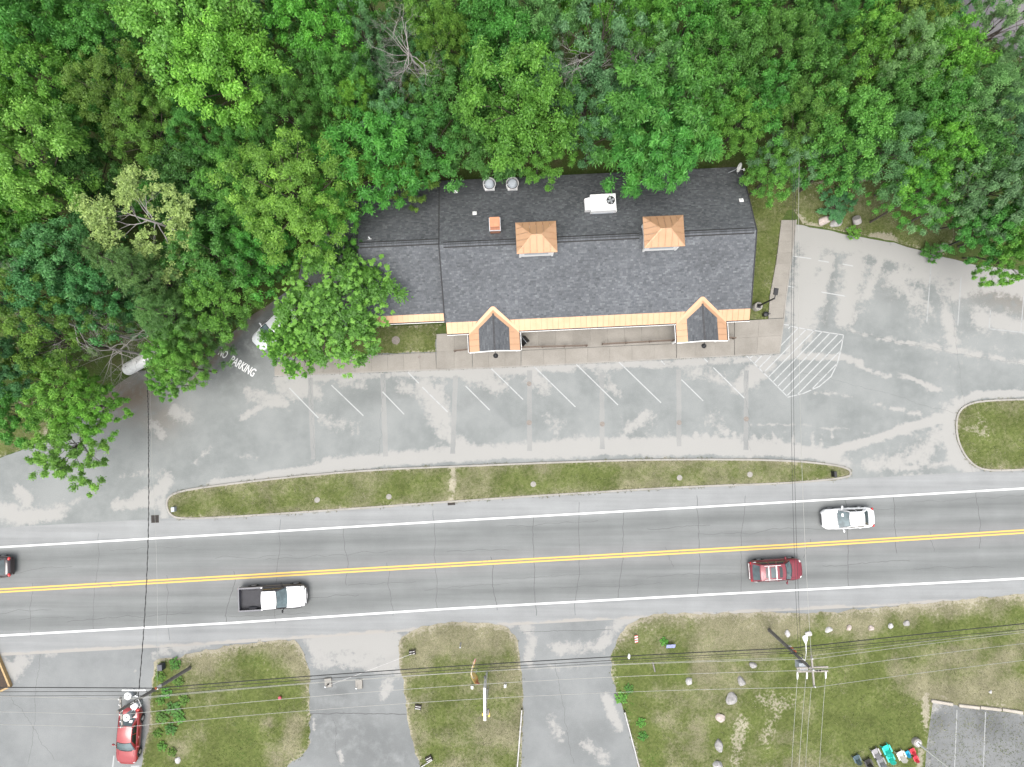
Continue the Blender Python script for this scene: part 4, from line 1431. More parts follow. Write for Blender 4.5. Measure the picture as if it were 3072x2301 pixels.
# satellite dish
q = toB(*K('B', 1490, 110), 4.6)
sdh = thing('satellite_dish', 'grey satellite dish on a bent mast at the north east roof corner', 'satellite dish', fromB((q.x, q.y, 3.25)), BY)
mb = MB().tube([(-.55, .0, .1), (-.1, .05, .6), (0, .05, 1.2)], .03, 8); mb.tube([(.35, -.25, .1), (0, .05, .7)], .018, 6); mb.build('mast', M['galv'], sdh)
aim = Vector((.72, -.52, .45)).normalized()
Mx = aim.to_track_quat('Z', 'Y').to_matrix()
ds = MB()
rows = []
for i in range(6):
    rr = .42 * i / 5
    rows.append([Vector((0, .05, 1.3)) + Mx @ Vector((rr * math.cos(t) * .92, rr * math.sin(t) * 1.05, .55 * rr * rr)) for t in [k * 2 * math.pi / 20 for k in range(21)]])
ds.grid(rows)
o = ds.build('dish', M['whitemetal'], sdh, smooth=60)
sm = o.modifiers.new('thickness', 'SOLIDIFY'); sm.thickness = .02
tip = Vector((0, .05, 1.3)) + aim * .55 + Vector((0, 0, -.12))
MB().bar(Vector((0, .05, 1.02)) + aim * .05, tip, .035).build('feed_arm', M['whitemetal'], sdh)
MB().box(tip + Vector((0, 0, .05)), (.1, .24, .1), M=Mx).build('feed_horn', M['whitemetal'], sdh)

# ------------------------------------------------------------------ porch railings, A-frame, lamps of the lot
def railing(pts, lab, group, post_step=1.9):
    ws = [PV(x, y, 1.0) for x, y in pts]
    r0 = ws[0]
    t = thing('railing', lab, 'railing', (r0.x, r0.y, .12), 0, group)
    L = [w_ - Vector((r0.x, r0.y, .12)) for w_ in ws]
    for a, b in zip(L[:-1], L[1:]):
        MB().bar(a, b, .07, .06).build('top_rail', M['rail'], t)
        MB().bar(a - Vector((0, 0, .7)), b - Vector((0, 0, .7)), .04, .04).build('bottom_rail', M['rail'], t)
        d = (b - a).length
        n = max(1, int(d / post_step))
        for i in range(n + 1):
            p = a.lerp(b, i / n)
            MB().box((p.x, p.y, .46), (.09, .09, .92)).build('post', M['rail'], t)
        n = int(d / .14)
        bm_ = MB()
        for i in range(1, n):
            p = a.lerp(b, i / n)
            bm_.box((p.x, p.y, .52), (.018, .018, .68))
        bm_.build('baluster', M['rail'], t)['kind'] = 'stuff'
railing([K('A', 1352, 1502), K('B', 315, 1490)], 'brown railing along the porch, the stretch nearer the west portico', 'porch railings')
railing([K('B', 440, 1478), K('B', 1000, 1448)], 'brown railing along the porch, the stretch nearer the east portico', 'porch railings')
railing([K('A', 835, 1530), K('A', 950, 1518)], 'short brown railing left of the west portico', 'porch railings', 1.5)
railing([K('B', 1405, 1425), K('B', 1470, 1432)], 'short brown railing right of the east portico', 'porch railings', 1.5)
q = PV(*K('A', 1380, 1455), .5)
af = thing('sandwich_board', 'dark folding A frame sign standing beside the west portico', 'sign', (q.x, q.y, .12), R(-50))
for s in (-1, 1):
    MB().box((0, s * .2, .46), (.62, .03, .95), M=Matrix.Rotation(s * .36, 3, 'X')).build('board', M['darkmetal'], af)
MB().box((0, 0, .42), (.1, .34, .02)).build('spreader', M['grey'], af)
MB().tube([(-.3, 0, .92), (.3, 0, .92)], .02, 8).build('hinge', M['galv'], af)
q = PV(*K('B', 1700, 1250), .5)
bn = thing('ash_bin', 'small round black bin on the lawn corner beside the lot lamp', 'bin', (q.x, q.y, .1))
MB().lathe([(.17, 0), (.2, .5), (.22, .52), (.22, .58), (.1, .66), (.02, .67)], (0, 0, 0), 18).build('body', M['darkmetal'], bn, smooth=40)
MB().box((.32, .02, .5), (.2, .06, .05)).build('handle', M['darkmetal'], bn)

def lot_lamp(x, y, label, tall=4.4, pale=False, base_h=.75, yaw=0):
    b = PV(x, y, 0)
    t = thing('lot_lamp', label, 'lamp post', b, yaw, 'parking lot lamps')
    MB().lathe([(.36, -.05), (.36, base_h - .04), (.33, base_h), (.02, base_h)], (0, 0, 0), 20).build('footing', M['kerb'], t, smooth=40)
    MB().box((0, 0, base_h + .02), (.34, .34, .04)).build('base_plate', M['whitemetal' if pale else 'darkmetal'], t)
    MB().tube([(0, 0, base_h), (0, 0, tall)], [.085, .065], 10).build('pole', M['whitemetal' if pale else 'darkmetal'], t, smooth=60)
    MB().bar((-.1, 0, tall), (.45, 0, tall + .05), .07).build('arm', M['darkmetal'], t)
    hd_ = MB().box((.55, 0, tall + .05), (.55, .34, .14)).build('lamp_head', M['darkmetal'], t)
    MB().box((.55, 0, tall - .03), (.4, .26, .02)).build('lens', M['lamp'], hd_)
q = K('B', 1625, 1197)
lot_lamp(q[0], q[1], 'dark lot lamp on a round concrete footing at the building east corner', 4.5, yaw=R(80))
q = K('H', 1155, 347)
lot_lamp(q[0], q[1], 'dark lot lamp on a concrete footing under trees beyond the east stalls', 4.6, yaw=R(10))
q = K('G', 1228, 1442)
lot_lamp(q[0], q[1], 'tall white lot lamp pole beside the plastic chairs', 9.0, True, .45, R(-40))

# ------------------------------------------------------------------ vehicles
def lerp(a, b, t): return a + (b - a) * t
def pchip(keys, x):
    xs = [k[0] for k in keys]; ys = [k[1] for k in keys]
    return float(np.interp(x, xs, ys))
def car(name, label, loc, yaw, L, W, top, gh, paint, cat='car', group=None, hood=None, glassw='wind', extra=None, x_body=None, lights=True, roofmat=None):
    """top: (x, z) keys of the body's upper line; gh: greenhouse xb xf xr xe zb zr wb wr"""
    t = thing(name, label, cat, (loc[0], loc[1], .01), yaw, group)
    h = L / 2
    xs = list(np.linspace(-h, h, 41))
    if x_body: xs = [x for x in xs if x >= x_body[0]]
    body = MB()
    rows = []
    for x in xs:
        a = abs(x) / h
        w_ = W / 2 * (1 - .30 * max(0, (a - .72) / .28) ** 2.6 - .03 * a * a)
        zt = pchip(top, x)
        zb = .24 + .10 * max(0, (a - .8) / .2) ** 2
        cr = .045
        sec = [(0, zt + cr), (.35 * w_, zt + cr * .9), (.7 * w_, zt + cr * .45), (.88 * w_, zt - .02), (.965 * w_, zt - .09), (w_, zt - .22), (w_ * 1.0, (zt + zb) / 2 - .05), (.985 * w_, zb + .12), (.93 * w_, zb)]
        pts = [Vector((x, y, z)) for y, z in sec]
        full = [Vector((x, -p.y, p.z)) for p in reversed(pts[1:])] + pts
        rows.append(full)
    body.grid(rows)
    n = len(rows[0])
    b0 = len(body.v)
    body.f.append(tuple(range(n))[::-1])
    body.f.append(tuple(b0 - n + i for i in range(n)))
    body.build('body', paint, t, smooth=38, fix=True)
    xb, xf, xr, xe, zb, zr, wb, wr = [gh[k] for k in ('xb', 'xf', 'xr', 'xe', 'zb', 'zr', 'wb', 'wr')]
    bow = gh.get('bow', .16); bow2 = gh.get('bow2', .08); rb = gh.get('rbow', .10)
    def ws(s, q): return Vector((lerp(xb + bow * (1 - s * s), xf + bow2 * (1 - s * s), q), s * lerp(wb, wr, q), lerp(zb, zr, q) + .035 * (1 - s * s) * q))
    def rw(s, q): return Vector((lerp(xe - rb * (1 - s * s), xr - .05 * (1 - s * s), q), s * lerp(wb * .96, wr, q), lerp(gh.get('ze', zb), zr, q) + .035 * (1 - s * s) * q))
    def rf(s, q): return rw(s, 1).lerp(ws(s, 1), q) + Vector((0, 0, .05 * math.sin(math.pi * q)))
    def sidef(sg):
        def f(s, q):
            lo = Vector((lerp(xe, xb, s), sg * lerp(wb * .96, wb, s), lerp(gh.get('ze', zb), zb, s)))
            hi = rf(sg, s)
            p = lo.lerp(hi, q)
            p.y += sg * .035 * math.sin(math.pi * q)
            return p
        return f
    def surf(f, s0, s1, q0, q1, ns, nq, off=0.0, ref=None):
        rows = []
        for j in range(nq + 1):
            r = []
            for i in range(ns + 1):
                s = lerp(s0, s1, i / ns); q = lerp(q0, q1, j / nq)
                p = f(s, q)
                if off:
                    e = .02
                    du = f(min(1, s + e), q) - f(max(-1, s - e), q); dv = f(s, min(1, q + e)) - f(s, max(0, q - e))
                    nn = du.cross(dv).normalized()
                    if nn.dot(p - Vector((lerp(xe, xb, .5), 0, zb - .4))) < 0: nn = -nn
                    p = p + nn * off
                r.append(p)
            rows.append(r)
        return rows
    cab = MB()
    cab.grid(surf(ws, -1, 1, -.15, 1, 10, 6)); cab.grid(surf(rw, -1, 1, -.15, 1, 10, 6))
    for sg in (-1, 1): cab.grid(surf(sidef(sg), 0, 1, -.15, 1, 10, 6))
    cab.build('pillars', paint, t, smooth=50, fix=False)
    rm = MB(); rm.grid(surf(rf, -1, 1, 0, 1, 12, 10)); rm.build('roof', roofmat or paint, t, smooth=60)
    g = MB(); g.grid(surf(ws, -.90, .90, .03, .94, 10, 6, .014)); g.build('windshield', M[glassw], t, smooth=60)
    g = MB(); g.grid(surf(ws, -.97, .97, .0, .99, 10, 6, .007)); g.build('windshield_seal', M['blackg'], t, smooth=60)
    g = MB(); g.grid(surf(rw, -.86, .86, .08, .92, 10, 6, .014)); g.build('rear_window', M['glass'], t, smooth=60)
    for sg in (-1, 1):
        for a, b in gh.get('sides', ((.12, .46), (.50, .88))):
            g = MB(); g.grid(surf(sidef(sg), a, b, .08, .86, 6, 4, .012)); g.build('side_window', M['blackg'], t, smooth=60)
    # wheels
    wr_ = gh.get('wheel', .33)
    for wx in gh.get('axles', (-L * .29, L * .30)):
        for sg in (-1, 1):
            c = Vector((wx, sg * (W / 2 - .10), wr_))
            ty = MB()
            ty.tube([c + Vector((0, -.11, 0)), c + Vector((0, -.08, 0)), c + Vector((0, .08, 0)), c + Vector((0, .115, 0))], [wr_ * .9, wr_, wr_, wr_ * .9], 20)
            whl = ty.build('wheel', M['rubber'], t, smooth=40)
            rr = MB().tube([c + Vector((0, sg * .05, 0)), c + Vector((0, sg * .125, 0))], [wr_ * .64, wr_ * .58], 14)
            rr.build('rim', M['rim'], whl, smooth=40)
            ar = MB()
            pts = [c + Vector((1.14 * wr_ * math.cos(k * math.pi / 10), sg * .085, 1.14 * wr_ * math.sin(k * math.pi / 10))) for k in range(11)]
            ar.tube(pts, .035, 6); ar.build('wheel_arch', M['rubber'], t)
    # mirrors
    for sg in (-1, 1):
        mx = xb - .32
        m = MB().tube([(mx + .08, sg * W * .43, zb + .02), (mx, sg * (W / 2 + .06), zb + .08)], .03, 6)
        m.ell((mx - .02, sg * (W / 2 + .13), zb + .09), (.085, .13, .09), 10, 6)
        m.build('mirror', gh.get('mirrormat', paint), t, smooth=60)
    if lights:
        zf = pchip(top, h - .16)
        for sg in (-1, 1):
            Mx = Matrix.Rotation(-sg * .55, 3, 'Z')
            MB().ell((h * .885, sg * W * .335, zf - .045), (.16, .15, .075), 12, 8, Mx).build('headlight', M['lamp'], t, smooth=60)
            Mx = Matrix.Rotation(sg * .5, 3, 'Z')
            MB().ell((-h * .945, sg * W * .37, pchip(top, -h + .15) - .10), (.12, .18, .10), 12, 8, Mx).build('taillight', M['tail'], t, smooth=60)
        MB().box((h - .02, 0, .47), (.06, W * .55, .16)).build('grille', M['darkmetal'], t)
        MB().box((-h + .03, 0, .5), (.08, W * .8, .16)).build('rear_bumper', paint, t)
        for sg in (-1, 1):
            for hx in (xb - .95, xb - 1.85):
                MB().box((hx, sg * (W / 2 + .005), zb - .18), (.18, .03, .035)).build('door_handle', gh.get('mirrormat', paint), t)
        # hood seam lines
        sm_ = MB()
        for sg in (-1, 1):
            pts = [(xb + .1, sg * W * .36), (h * .6, sg * W * .35), (h * .88, sg * W * .25)]
            sm_.tube([(a, b, pchip(top, a) + .028) for a, b in pts], .008, 4)
        sm_.build('hood_seam', M['darkmetal'], t)
        MB().tube([(xb + .12, W * .30, pchip(top, xb + .1) + .05), (xb + .16, 0, pchip(top, xb + .1) + .06), (xb + .10, -W * .30, pchip(top, xb + .1) + .05)], .02, 5).build('wiper', M['darkmetal'], t)
    if extra: extra(t, rf, surf)
    return t

def at_px(x, y, z): return P(x, y, z)
SED = [(-2.3, .82), (-2.15, .98), (-1.3, 1.02), (0, .98), (.95, .95), (1.6, .86), (2.1, .74), (2.3, .60)]
SEDG = dict(xb=.98, xf=.22, xr=-.98, xe=-1.62, zb=.95, zr=1.40, wb=.80, wr=.58, ze=.98)
ra = math.atan2(WS[-1][1] - WS[0][1], WS[-1][0] - WS[0][0])
def paper(t, rf, surf):
    MB().box((.62, -.36, 1.22), (.16, .26, .012), M=Matrix.Rotation(.54, 3, 'Y')).build('dash_paper', M['white'], t)
l = at_px(1838, 1121.5, 1.35)
car('sedan', 'white four door sedan driving in the far lane at the right', l, math.pi + ra, 4.3, 1.76, SED, dict(SEDG, xb=.85, xf=.05, xr=-1.08, xe=-1.62, wb=.79), M['cpw'], group='vehicles on the road', extra=paper)
SUVT = [(-2.28, .8), (-2.12, 1.0), (-1.5, 1.05), (0, 1.05), (1.1, 1.03), (1.7, .97), (2.1, .84), (2.28, .66)]
def rack(t, rf, surf):
    for sg in (-1, 1):
        pts = [rf(sg * .90, q) + Vector((0, 0, .06)) for q in (.14, .3, .5, .7, .82)]
        MB().tube(pts, .022, 6).build('roof_rail', M['whitemetal'], t)
    for q in (.30, .62):
        a = rf(-.9, q) + Vector((0, 0, .08)); b = rf(.9, q) + Vector((0, 0, .08))
        MB().bar(a, b, .09, .03).build('cross_bar', M['whitemetal'], t)
    for q0, q1 in ((.20, .36), (.40, .60), (.74, .86)):
        g = MB(); g.grid([[p + Vector((0, 0, .012)) for p in r] for r in surf(rf, -.68, .68, q0, q1, 6, 3)]); g.build('sunroof', M['glass' if q0 == .40 else 'blackg'], t, smooth=60)
    MB().box((-2.2, 0, .62), (.10, 1.3, .06)).build('bumper_trim', M['whitemetal'], t)
    for sg in (-1, 1):
        MB().tube([(-2.1, sg * .72, 1.0), (-1.95, sg * .80, 1.08), (-1.75, sg * .82, 1.1)], .035, 6).build('rear_lamp_strip', M['lamp'], t)
l = at_px(1684.5, 1236, 1.65)
car('sport_utility_car', 'dark red car with roof rails and dark sunroofs in the near lane', l, ra, 4.42, 1.82, SUVT, dict(xb=1.08, xf=.46, xr=-1.55, xe=-2.05, zb=1.03, zr=1.62, wb=.83, wr=.64, ze=1.08, sides=((.10, .34), (.38, .62), (.66, .90)), wheel=.36), M['cpr'], group='vehicles on the road', extra=rack)
l = at_px(-36, 1227.5, .95)
car('sedan', 'black car leaving the picture at the left edge, only its tail showing', l, math.pi + ra, 4.5, 1.8, [(-2.25, .85), (-2.1, 1.0), (-1.3, 1.04), (0, 1.0), (.95, .95), (1.6, .86), (2.05, .74), (2.25, .6)], dict(SEDG, xr=-1.2, xe=-1.85, ze=1.02), M['cpk'], group='vehicles on the road')
l0 = P(268, 1597, 1.40)
car('sedan', 'red sedan parked nose down beside the left utility pole', l0, R(-90 - 3.2), 4.65, 1.80, SED, dict(SEDG, mirrormat=M['cpr2']), M['cpr2'], extra=lambda t, rf, surf: MB().box((-1.38, .36, 1.235), (.20, .26, .012), M=Matrix.Rotation(-.58, 3, 'Y')).build('window_sticker', M['white'], t))
l = P(590, 705, 1.2)
car('sedan', 'silver white car parked under the leafy tree by the drive', l, R(-135), 4.5, 1.78, SED, SEDG, M['cps'])
# pickup
PKT = [(-.72, 1.12), (.9, 1.12), (1.15, 1.12), (1.9, 1.10), (2.45, 1.02), (2.72, .88), (2.85, .74)]
def pickup_extra(t, rf, surf):
    # open bed
    x0, x1, W2 = -2.82, -.72, .97
    MB().box(((x0 + x1) / 2, 0, .66), (x1 - x0 - .1, 1.72, .06)).build('bed_floor', M['bed'], t)
    rb = MB()
    for k in range(13): rb.box(((x0 + x1) / 2, -.72 + k * .12, .70), (x1 - x0 - .15, .055, .035))
    rb.build('bed_rib', M['bed'], t)
    for sg in (-1, 1):
        sd_ = MB()
        sd_.grid([[Vector((x, sg * W2 * f, z)) for f, z in ((.90, .66), (.90, 1.13), (1.0, 1.13), (1.02, .95), (1.02, .55), (.97, .34))] for x in np.linspace(x0, x1, 8)])
        sd_.build('bed_side', M['cpg'], t, smooth=30, fix=False)
        MB().bar((x0 + .02, sg * .925, 1.145), (x1, sg * .925, 1.145), .12, .03).build('bed_rail', M['bedrail'], t)
        MB().ell((-1.72, sg * .80, .74), (.48, .14, .22), 12, 6).build('wheel_well', M['bed'], t, smooth=60)
    MB().box((x0 + .03, 0, .86), (.09, 1.8, .56)).build('tailgate', M['bedrail'], t)
    MB().box((x0 - .06, 0, .55), (.14, 1.9, .16)).build('rear_bumper', M['galv'], t)
    MB().box((x1 - .03, 0, .92), (.05, 1.72, .5)).build('bed_front', M['bed'], t)
    for sg in (-1, 1):
        MB().box((x0 - .01, sg * .88, .92), (.07, .1, .3)).build('taillight', M['tail'], t)
        MB().box((x1 - .12, sg * .9, 1.17), (.12, .08, .05)).build('cleat', M['whitemetal'], t)
    # white hood, fenders and nose over the dark sides
    hd_ = MB()
    rows = []
    for x in np.linspace(1.05, 2.80, 12):
        zt = pchip(PKT, x); a = x / 2.85
        w_ = .985 * (1 - .30 * max(0, (a - .72) / .28) ** 2.6 - .03 * a * a)
        rows.append([Vector((x, y * w_, zt + d)) for y, d in ((-.93, -.05), (-.86, .0), (-.7, .035), (-.35, .062), (0, .066), (.35, .062), (.7, .035), (.86, .0), (.93, -.05))])
    hd_.grid(rows); hd_.build('hood', M['cpw'], t, smooth=60)
    nb = MB(); nb.grid([[Vector((2.74 - .42 * abs(s) ** 3, s * .86, z)) for s in np.linspace(-1, 1, 13)] for z in (.5, .72)]); 
    nb.grid([[Vector((2.74 - .42 * abs(s) ** 3 + d, s * .86, .72 + .05 * (d < 0))) for s in np.linspace(-1, 1, 13)] for d in (0.0, .13, -.1)])
    nb.build('front_bumper', M['cpw'], t, smooth=40)
    MB().box((2.60, 0, .94), (.05, .62, .05)).build('hood_badge', M['darkmetal'], t)
    for sg in (-1, 1):
        MB().ell((2.55, sg * .70, .86), (.16, .16, .1), 12, 8).build('headlight', M['lamp'], t, smooth=60)
    for k in range(7):
        y = -.60 + k * .2
        MB().ell((.36 - .05 * abs(y), y, 1.86), (.06, .032, .03), 8, 5).build('roof_marker_lamp', M['grey'] if k != 1 else M['darkmetal'], t, smooth=60)
    sm_ = MB()
    for sg in (-1, 1): sm_.tube([(1.2, sg * .74, 1.17), (1.9, sg * .72, 1.145), (2.45, sg * .58, 1.075)], .01, 4)
    sm_.build('hood_seam', M['darkmetal'], t)
l = at_px(584, 1294.5, 1.5)
car('pickup_truck', 'pickup with white cab, dark sides and empty dark bed in the near lane', l, ra, 5.7, 2.0, PKT,
    dict(xb=1.22, xf=.52, xr=-.62, xe=-.70, zb=1.10, zr=1.82, wb=.88, wr=.72, bow=.20, rbow=.02, sides=((.06, .44), (.50, .86)), wheel=.40, axles=(-1.72, 1.85), mirrormat=M['darkmetal']), M['cpg'], cat='pickup', group='vehicles on the road',
    x_body=(-.75, 3), lights=False, extra=pickup_extra, roofmat=M['cpw'])

# ------------------------------------------------------------------ utility poles
def pole_at(bx, by, h, label):
    b = PV(bx, by, 0)
    t = thing('utility_pole', label, 'utility pole', b)
    return t, b
# left pole
LB = P(*K('D', 1315, 838)); LT = P(*K('D', 812, 1142), 10.4)
tl, b = pole_at(*K('D', 1315, 838), 10.4, 'wooden utility pole carrying three grey cylinder transformers, above the parked red car')
top = Vector((LT[0] - b.x, LT[1] - b.y, 10.4))
MB().tube([(0, 0, -.2), top * .5, top], [.15, .13, .10], 12).build('pole', M['polewood'], tl, smooth=60)
def onpole(z): return top * (z / 10.4)
def rel(k, u, v, z): 
    p = PV(*K(k, u, v), z)
    return p - b
for (u, v) in ((905, 1018), (948, 1085), (895, 1165)):
    c = rel('D', u, v, 7.6)
    tr = MB().lathe([(.05, -.45), (.24, -.45), (.26, -.40), (.26, .40), (.235, .44), (.20, .5), (.03, .52)], c, 20).build('transformer', M['grey'], tl, smooth=40)
    MB().lathe([(.275, .38), (.275, .46), (.2, .53), (.03, .55)], c, 20).build('lid', M['whitemetal'], tr, smooth=40)
    MB().lathe([(.03, .5), (.05, .54), (.035, .6), (.05, .64), (.03, .74)], c + Vector((.1, .05, 0)), 10).build('bushing', M['whitemetal'], tr, smooth=60)
    fin = MB()
    for k in range(4): fin.box(c + Vector((.22 + .02 * k, .16 - .09 * k, -.05)), (.10, .02, .6), rz=.4)
    fin.build('cooling_fin', M['galv'], tr)
    MB().bar(onpole(7.5), c, .06).build('bracket', M['galv'], tl)
a0 = rel('D', 832, 1040, 9.6); a1 = rel('D', 846, 1246, 9.6)
d = (a1 - a0); mid = (a0 + a1) / 2
MB().bar(a0, a1, .11, .13).build('crossarm', M['arm'], tl)
MB().bar(onpole(9.6), mid, .08).build('arm_brace', M['galv'], tl)
for f in (.04, .22, .55, .78, .97):
    c = a0 + d * f + Vector((0, 0, .07))
    MB().lathe([(.03, 0), (.06, .05), (.045, .1), (.06, .14), (.02, .2)], c, 10).build('insulator', M['whitemetal'], tl, smooth=60)
MB().bar(rel('D', 845, 992, 8.6), rel('D', 1010, 992, 8.6), .09, .1).build('crossarm', M['whitemetal'], tl)
for z in (8.3, 8.9):
    MB().tube([onpole(z), onpole(z) + Vector((.4, .3, .3)), onpole(z) + Vector((.6, -.2, .2)), onpole(z) + Vector((.3, -.5, -.1))], .018, 6).build('jumper_cable', M['whitemetal'], tl, smooth=60)
MB().box(onpole(5.2) + Vector((.12, .06, 0)), (.16, .2, .55)).build('junction_box', M['whitemetal'], tl)
MB().box(onpole(5.5) + Vector((.1, .1, .1)), (.16, .14, .16)).build('cable_clamp', M['orange'], tl)
LB3 = b.copy(); LTOP = top
def LP(z): return LB3 + LTOP * (z / 10.4)
# right pole
tr_, b = pole_at(*K('F', 1398, 522), 10, 'wooden utility pole with a white street lamp arm and grey boxes above the rocks')
RT = P(*K('F', 1740, 840), 9.8)
top = Vector((RT[0] - b.x, RT[1] - b.y, 9.8))
MB().tube([(0, 0, -.2), top * .5, top], [.15, .125, .10], 12).build('pole', M['polewood'], tr_, smooth=60)
def onr(z): return top * (z / 9.8)
a0 = rel('F', 1748, 740, 9.5); a1 = rel('F', 1771, 995, 9.5)
MB().bar(a0, a1, .11, .13).build('crossarm', M['arm'], tr_)
for f in (.06, .42, .97):
    MB().lathe([(.03, 0), (.06, .05), (.045, .1), (.06, .14), (.02, .2)], a0.lerp(a1, f) + Vector((0, 0, .07)), 10).build('insulator', M['whitemetal'], tr_, smooth=60)
a2 = rel('F', 1625, 868, 8.7); a3 = rel('F', 1885, 862, 8.7)
MB().bar(a2, a3, .1, .12).build('crossarm', M['arm'], tr_)
MB().bar(rel('F', 1625, 838, 8.9), rel('F', 1885, 828, 8.9), .1, .12).build('crossarm', M['arm'], tr_)
for f in (.03, .33, .93):
    c = a2.lerp(a3, f)
    MB().tube([c, c + Vector((0, -.3, 0)), c + Vector((0, -.55, -.03))], [.05, .07, .04], 10).build('strain_insulator', M['whitemetal'], tr_, smooth=60)
for f in (.62, .72):
    c = a2.lerp(a3, f) + Vector((0, .1, .07))
    MB().lathe([(.03, 0), (.06, .05), (.045, .1), (.06, .14), (.02, .22)], c, 10).build('insulator', M['darkmetal'], tr_, smooth=60)
c = rel('F', 1665, 812, 7.9); MB().box(c, (.62, .5, .8)).build('switch_box', M['grey'], tr_)
c = rel('F', 1675, 848, 8.2); MB().box(c, (.60, .26, .55)).build('switch_box', M['whitemetal'], tr_)
s0 = rel('F', 1697, 775, 6.6); s1 = rel('F', 1703, 640, 7.3); s2 = rel('F', 1697, 585, 7.35)
am = MB().tube([onr(6.4), s0, s0.lerp(s1, .5) + Vector((0, 0, .12)), s1], .04, 8).build('lamp_arm', M['whitemetal'], tr_, smooth=60)
hd_ = MB()
dv = (s2 - s1)
rows = []
for i in range(9):
    q = i / 8
    c = s1 + dv * (q * 1.35); w_ = .05 + .16 * math.sin(min(1, q * 1.15) * math.pi * .62) ** 1.5 if q < 1 else .02
    rows.append([c + Vector((w_ * math.cos(k * math.pi / 4), 0, .6 * w_ * math.sin(k * math.pi / 4))) for k in range(9)])
hd_.grid(rows); hd_.build('lamp_head', M['whitemetal'], am, smooth=60, fix=True)
for z, cc in ((5.1, 'whitemetal'), (5.5, 'orange'), (6.2, 'orange'), (6.0, 'grey'), (5.0, 'gate')):
    MB().box(onr(z) + Vector((.1, .08, 0)), (.16, .16, .28)).build('cable_clamp', M[cc], tr_)
MB().tube([onr(6.8) + Vector((-.5, .1, 0)), onr(7.0) + Vector((-.1, .25, .1)), onr(7.1) + Vector((.4, .1, 0)), onr(7.4) + Vector((.2, -.2, 0))], .035, 6).build('jumper_cable', M['wire'], tr_)
RB3 = b.copy(); RTOP = top
def RP(z): return RB3 + RTOP * (z / 9.8)

# ------------------------------------------------------------------ wires
def wire(label, pts, r, sag=.0, mat='wire', group='overhead wires', name='power_line', twist=0):
    allp = []
    for (p, q), s in zip(zip(pts[:-1], pts[1:]), sag if hasattr(sag, '__len__') else [sag] * (len(pts) - 1)):
        n = 24
        for i in range(n + (1 if q is pts[-1] else 0)):
            t = i / n
            v = p.lerp(q, t)
            v.z -= 4 * s * t * (1 - t)
            allp.append(v)
    o0 = allp[0].copy()
    mb = MB().tube([v - o0 for v in allp], r, 6)
    if twist:
        w2 = []
        for i in range(len(allp) * 6 - 6):
            j, f = divmod(i, 6)
            v = allp[j].lerp(allp[j + 1], f / 6)
            a = i * .9
            w2.append(v - o0 + Vector((math.cos(a), 0, math.sin(a))) * r * 1.3)
        mb.tube(w2, r * .8, 4)
    o = mb.build(name, M[mat], None, smooth=60)
    o.location = o0
    return tag(o, label, 'wire', group)
def V3(k, u, v, z): return PV(*K(k, u, v), z)
far_w = Vector((-62, 0, 0))
lw = lambda dy, z: Vector((LP(5.5).x - 45, LP(5.5).y + dy, z))
re_ = lambda p, z, dy=0: Vector((p.x + 45, p.y + 4.4 + dy, z))
wire('thickest black cable bundle, the topmost of the wires along the verge', [lw(-.2, 5.6), LP(5.6) + Vector((.1, .1, 0)), RP(5.5) + Vector((.1, .12, 0)), re_(RP(5.5), 5.7)], .036, [.5, .75, .5])
wire('second black cable just below the thickest bundle along the verge', [lw(-.6, 6.0), LP(6.1), RP(5.9), re_(RP(5.9), 6.1, -.6)], .022, [.5, .65, .5])
wire('third black cable, thinnest of the cables strung low along the verge', [lw(-.9, 6.3), LP(6.5) + Vector((0, -.15, 0)), RP(6.3), re_(RP(6.3), 6.4, -.9)], .014, [.5, .6, .5])
Lx = lambda f: LB3 + (PV(*K('D', 832, 1040), 9.6) - LB3).lerp(PV(*K('D', 846, 1246), 9.6) - LB3, f) + Vector((0, 0, .25))
Rx = lambda f: RB3 + (PV(*K('F', 1748, 740), 9.5) - RB3).lerp(PV(*K('F', 1771, 995), 9.5) - RB3, f) + Vector((0, 0, .25))
for f, g_, lab in ((.04, .06, 'pale bare wire on the roadward end of both crossarms'), (.55, .42, 'pale bare wire between the two outer bare wires'), (.97, .97, 'pale bare wire farthest from the road on both crossarms')):
    a, c = Lx(f), Rx(g_)
    wire(lab, [Vector((a.x - 45, a.y - .3 * f, a.z)), a, c, Vector((c.x + 45, c.y + 4.6, c.z))], .015, [1.0, 1.5, 1.0], 'wire2')
a = LP(8.0) + Vector((.1, .1, 0)); c = RP(7.4)
wire('neutral wire running below the crossarms between the poles', [Vector((a.x - 45, a.y - .4, a.z)), a, c, Vector((c.x + 45, c.y + 4.4, c.z))], .012, [1, 1.3, 1], 'wire2')
# service drop to the north from the left pole
wire('black twisted service cable crossing the road at the left to the trees', [LP(8.2) + Vector((.3, .25, .2)), PV(321, 1000, 6.3), PV(315, 770, 5.2)], .026, [.5, .15], twist=1)
wire('thin grey wire beside the black twisted service cable at the left', [LP(6.0) + Vector((.5, .25, .2)), PV(328, 1000, 5.3), PV(321, 770, 4.6)], .010, [.4, .1], 'wire2')
N_END = [(1716, 330), (1721, 325), (1727, 320)]
for (u, v, z), e, lab, mt in (((1640, 690, 6.8), N_END[0], 'westernmost of the three wires crossing the road from the lamp pole', 'wire'), ((1662, 700, 6.6), N_END[1], 'middle one of the three wires crossing the road from the lamp pole', 'wire'), ((1748, 745, 9.5), N_END[2], 'pale easternmost of the three wires crossing the road from the lamp pole', 'wire2')):
    wire(lab, [V3('F', u, v, z), PV(e[0], e[1], 8.6)], .014, 1.0, mt)
